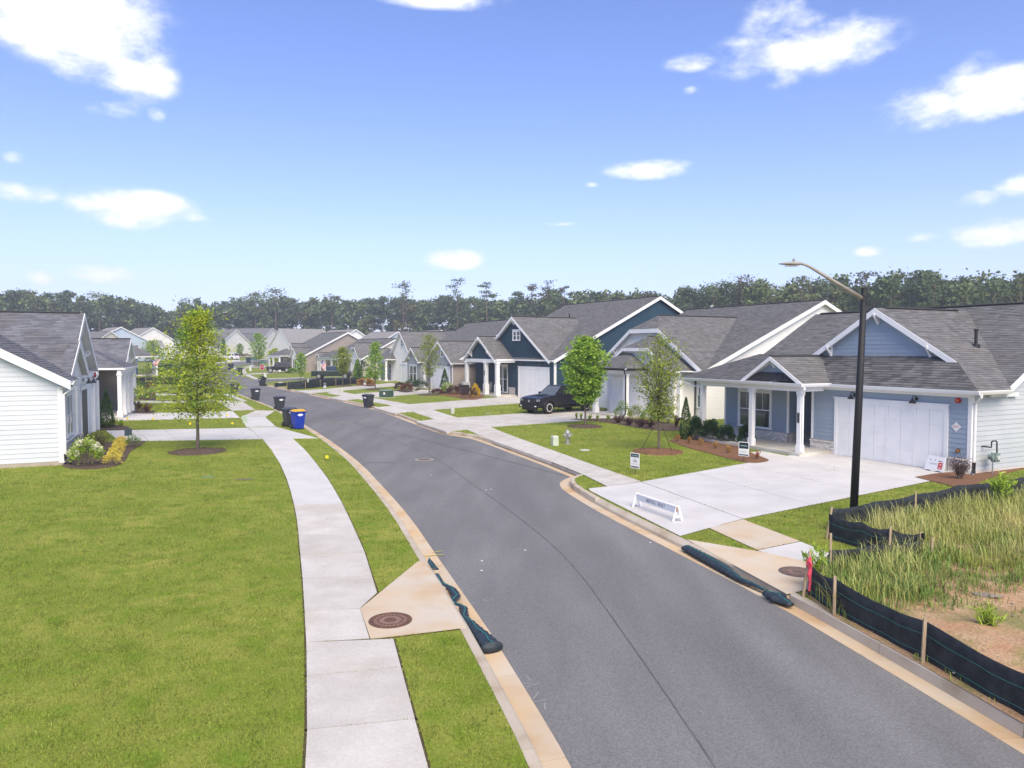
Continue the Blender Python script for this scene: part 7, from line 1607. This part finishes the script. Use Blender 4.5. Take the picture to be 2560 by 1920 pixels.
# ------------------------------------------------------------------ woodland behind the houses
LF_W = [leafmat('wood_leaf_a', (.085, .14, .062), (.13, .185, .08), .12, island=.35, trans=.2, c3=(.16, .205, .075), s3=.05), leafmat('wood_leaf_b', (.12, .17, .065), (.17, .215, .08), .12, island=.35, trans=.2, c3=(.14, .14, .055), s3=.05), leafmat('wood_leaf_pine', (.085, .13, .068), (.125, .165, .085), .15, island=.3, trans=.2)]
def crown_pts(kind, Ht, R, n, r):
    if kind == 'pine':
        k = max(7, n // 45); c = np.stack([r.normal(size=k) * R * .55, r.normal(size=k) * R * .55, Ht * (.62 + .36 * r.random(k))], 1); f = (1.05 - (c[:, 2] / Ht - .62) / .40 * .75)[:, None]; c[:, :2] *= f; s = R * .28
        i = r.integers(0, k, n); return c[i] + r.normal(size=(n, 3)) * np.array([s, s, s * .45])
    k = max(9, n // 40); t = r.random(k) ** .8; rad = R * np.sin(np.pi * (t * .85 + .12)) ** .6 * (.35 + .65 * r.random(k)); az = r.random(k) * 6.283
    c = np.stack([np.cos(az) * rad, np.sin(az) * rad, Ht * (.22 + .75 * t)], 1); s = R * .24; i = r.integers(0, k, n); return c[i] + r.normal(size=(n, 3)) * np.array([s, s, s * .8])
wr_ = np.random.default_rng(21)
def edge(u):                                            # distance of the wood edge and height of its trees for a photo column
    pts = [(-700, 235, 23), (0, 255, 23.5), (300, 290, 24), (400, 305, 20.5), (435, 305, 18.0), (475, 305, 22), (600, 312, 24), (1000, 300, 24), (1300, 262, 23), (1600, 212, 21), (2000, 165, 20), (2560, 140, 20), (3200, 115, 20)]
    return np.interp(u, [p[0] for p in pts], [p[1] for p in pts]), np.interp(u, [p[0] for p in pts], [p[2] for p in pts])
acc_ = {k_: [] for k_ in range(6)}; trunks = MB(); under = []
for row in range(5):
    u = -650
    while u < 3200:
        d, ht = edge(u); d = d + row * 6 + wr_.uniform(-3, 3); ht = ht * wr_.uniform(.84, 1.05) + hgt(d) * 0 - (0 if row else 1.0)
        x = (u - 1280) / F * d; kind = 'pine' if wr_.random() < .38 else 'leaf'; R = wr_.uniform(2.6, 4.2)
        near_ = d < 200; n = (950 if near_ else 560) if row < 2 else (620 if near_ else 380); P = crown_pts(kind, ht, R, n, wr_) + np.array([x, d, hgt(d)]); acc_[(2 if kind == 'pine' else int(wr_.random() < .45)) + 3 * near_].append(P)
        if row < 2:
            hh = ht * (.8 if kind == 'pine' else .5); z0 = hgt(d); trunks.tube([(x, d, z0 - .3), (x + wr_.uniform(-.4, .4), d, z0 + hh * .5), (x + wr_.uniform(-.6, .6), d, z0 + hh)], [.24, .19, .08], 5, cap=False)
        step = (3.6 + 1.6 * wr_.random()) * F / d; u += step
u = -650
while u < 3200:                                         # brush along the edge
    d, ht = edge(u); d += wr_.uniform(-2, 6); x = (u - 1280) / F * d; n = 130; r0 = wr_.uniform(2.0, 4.2)
    P = wr_.normal(size=(n, 3)) * np.array([r0 * .6, r0 * .6, r0 * .6]) + np.array([x, d, hgt(d) + r0 * .7]); acc_[0].append(P); u += 1.8 * F / d
wood = None
for k in range(6):
    P = np.concatenate(acc_[k]); V, Fq = leaves(P, (1.2 if k % 3 < 2 else 1.1) * (.68 if k > 2 else 1), .8 if k % 3 < 2 else .55, .3, 40 + k)
    o = obj_of(mesh_np('woodland', V, Fq, LF_W[k % 3]), 'woodland'); o['kind'] = 'stuff'; wood = wood or o
tk = trunks.build('trunks', BARKP, wood); tk['kind'] = 'stuff'
wood_floor = drape('forest_floor', [((u - 1280) / F * edge(u)[0], edge(u)[0] - 4) for u in range(-650, 3201, 150)] + [((u - 1280) / F * (edge(u)[0] + 60), edge(u)[0] + 60) for u in range(3200, -651, -150)], mat('forest_soil', (.06, .05, .03), rough=1), .05)  # dark soil sheet under the wood
# single trees that stand out above the wood
def big_tree(label, u, vtop, d, kind, R, seed, m, n=420, cr=None):
    d = float(edge(u)[0]) - 3; R = R * max(1, d / 240)
    z0 = hgt(d); ht = H + (HOR - vtop) * d / F - z0; x = (u - 1280) / F * d; e = empty('pine_tree' if kind == 'pine' else 'forest_tree', (x, d, z0), 0, label, 'tree', 'trees standing above the woodline')
    r = np.random.default_rng(seed); P = crown_pts(kind, ht, R, n, r)
    if cr: P[:, 2] = ht * cr + (P[:, 2] - P[:, 2].min()) * (ht * (1 - cr)) / (P[:, 2].max() - P[:, 2].min())
    V, Fq = leaves(P, .62 * max(1, d / 220), .5, .3, seed); obj_of(mesh_np('crown', V, Fq, m), 'crown', e)
    T = MB(); T.tube([(0, 0, -.3), (.2, 0, ht * .5), (.05, 0, ht * .97)], [.26, .2, .05], 6)
    for k in range(9):
        z = ht * ((cr or .6) + (1 - (cr or .6)) * k / 9.5); a = k * 2.4; T.tube([(.1, 0, z), (math.cos(a) * R * .7, math.sin(a) * R * .7, z + R * .25)], [.06, .02], 4, cap=False)
    T.build('trunk', BARKP, e)
PN = LF_W[2]; LB_ = leafmat('wood_leaf_brown', (.10, .085, .035), (.07, .08, .03), .3, island=.3, trans=.2)
for k, (u, v, d, kind, R, m, lb, cr) in enumerate((
   (1143, 694, 245, 'pine', 3.2, PN, 'tallest lone pine above the woodline left of the navy gable', .70), (1008, 702, 245, 'pine', 3.3, PN, 'lone pine with round crown above the far grey roof', .68), (1216, 706, 240, 'pine', 2.6, PN, 'thin pine right of the tallest lone pine', .72),
   (1328, 710, 232, 'pine', 2.4, LB_, 'sparse brownish pine top over the navy house left gable', .72), (1367, 702, 230, 'pine', 2.6, LB_, 'brown tinted treetop above the navy house roof', .7), (1410, 716, 226, 'pine', 2.2, LB_, 'small brownish treetop right of the brown tinted one', .72),
   (690, 716, 250, 'leaf', 6.0, LF_W[1], 'broad rounded tree crown above the woodline at centre left', .6), (640, 728, 250, 'leaf', 4.0, LF_W[1], 'rounded crown left of the broad one at centre left', .6), (830, 735, 250, 'leaf', 4.5, leafmat('wood_leaf_light', (.09, .13, .035), (.12, .15, .04), .3, island=.3), 'light green rounded crown left of the lone pine', .5),
   (1620, 728, 205, 'leaf', 3.0, LB_, 'brownish thin crown above the navy house ridge', .55), (1780, 700, 185, 'pine', 3.2, LF_W[0], 'loose dark crown behind the white house left roof', .55), (1850, 682, 180, 'pine', 3.6, LB_, 'wispy high crown above the white house ridge', .6), (1915, 705, 175, 'leaf', 3.2, LF_W[1], 'spreading crown above the white house ridge end', .55),
   (2000, 690, 170, 'leaf', 3.4, LF_W[1], 'round crown under the street lamp arm', .55), (2160, 680, 162, 'pine', 3.2, LB_, 'sparse high crown right behind the lamp post top', .62), (2222, 694, 158, 'leaf', 2.8, LF_W[0], 'narrow dark crown right of the lamp post', .5), (2330, 702, 152, 'leaf', 3.0, LF_W[0], 'dark crown above the blue house ridge vent', .5),
   (2400, 706, 148, 'leaf', 2.8, LF_W[1], 'crown with brown tips above the blue house roof', .5), (2480, 696, 146, 'leaf', 3.2, LF_W[0], 'tall dark crown near the right edge', .5), (2545, 690, 140, 'leaf', 3.6, MATS['wood_leaf_light'], 'bright green crown at the right edge', .4),
   (70, 722, 215, 'leaf', 4.5, LF_W[1], 'rounded crown above the left woodline', .5), (250, 728, 228, 'leaf', 4.5, LF_W[0], 'dark crown above the left house roof end', .5), (470, 742, 240, 'leaf', 4.5, LF_W[0], 'dark rounded crown right of the sky gap', .4), (2080, 716, 165, 'leaf', 3, LF_W[1], 'low spreading crown left of the lamp post', .5))):
    big_tree(lb, u, v, d - 3, kind, R, 400 + k, m, 420 if kind == 'pine' else 620, cr)

# ------------------------------------------------------------------ thin summer haze
hzb = BOX(-460, 460, -30, 460, -1.6, 46).build('haze', None); hzb['kind'] = 'stuff'
hm = bpy.data.materials.new('haze_air'); hm.use_nodes = True; hm.node_tree.nodes.clear()
hv = hm.node_tree.nodes.new('ShaderNodeVolumePrincipled'); ho = hm.node_tree.nodes.new('ShaderNodeOutputMaterial'); hm.node_tree.links.new(hv.outputs[0], ho.inputs['Volume'])
hv.inputs['Density'].default_value = .0008; hv.inputs['Color'].default_value = (.93, .97, 1, 1); hv.inputs['Anisotropy'].default_value = .2
hzb.data.materials.append(hm)
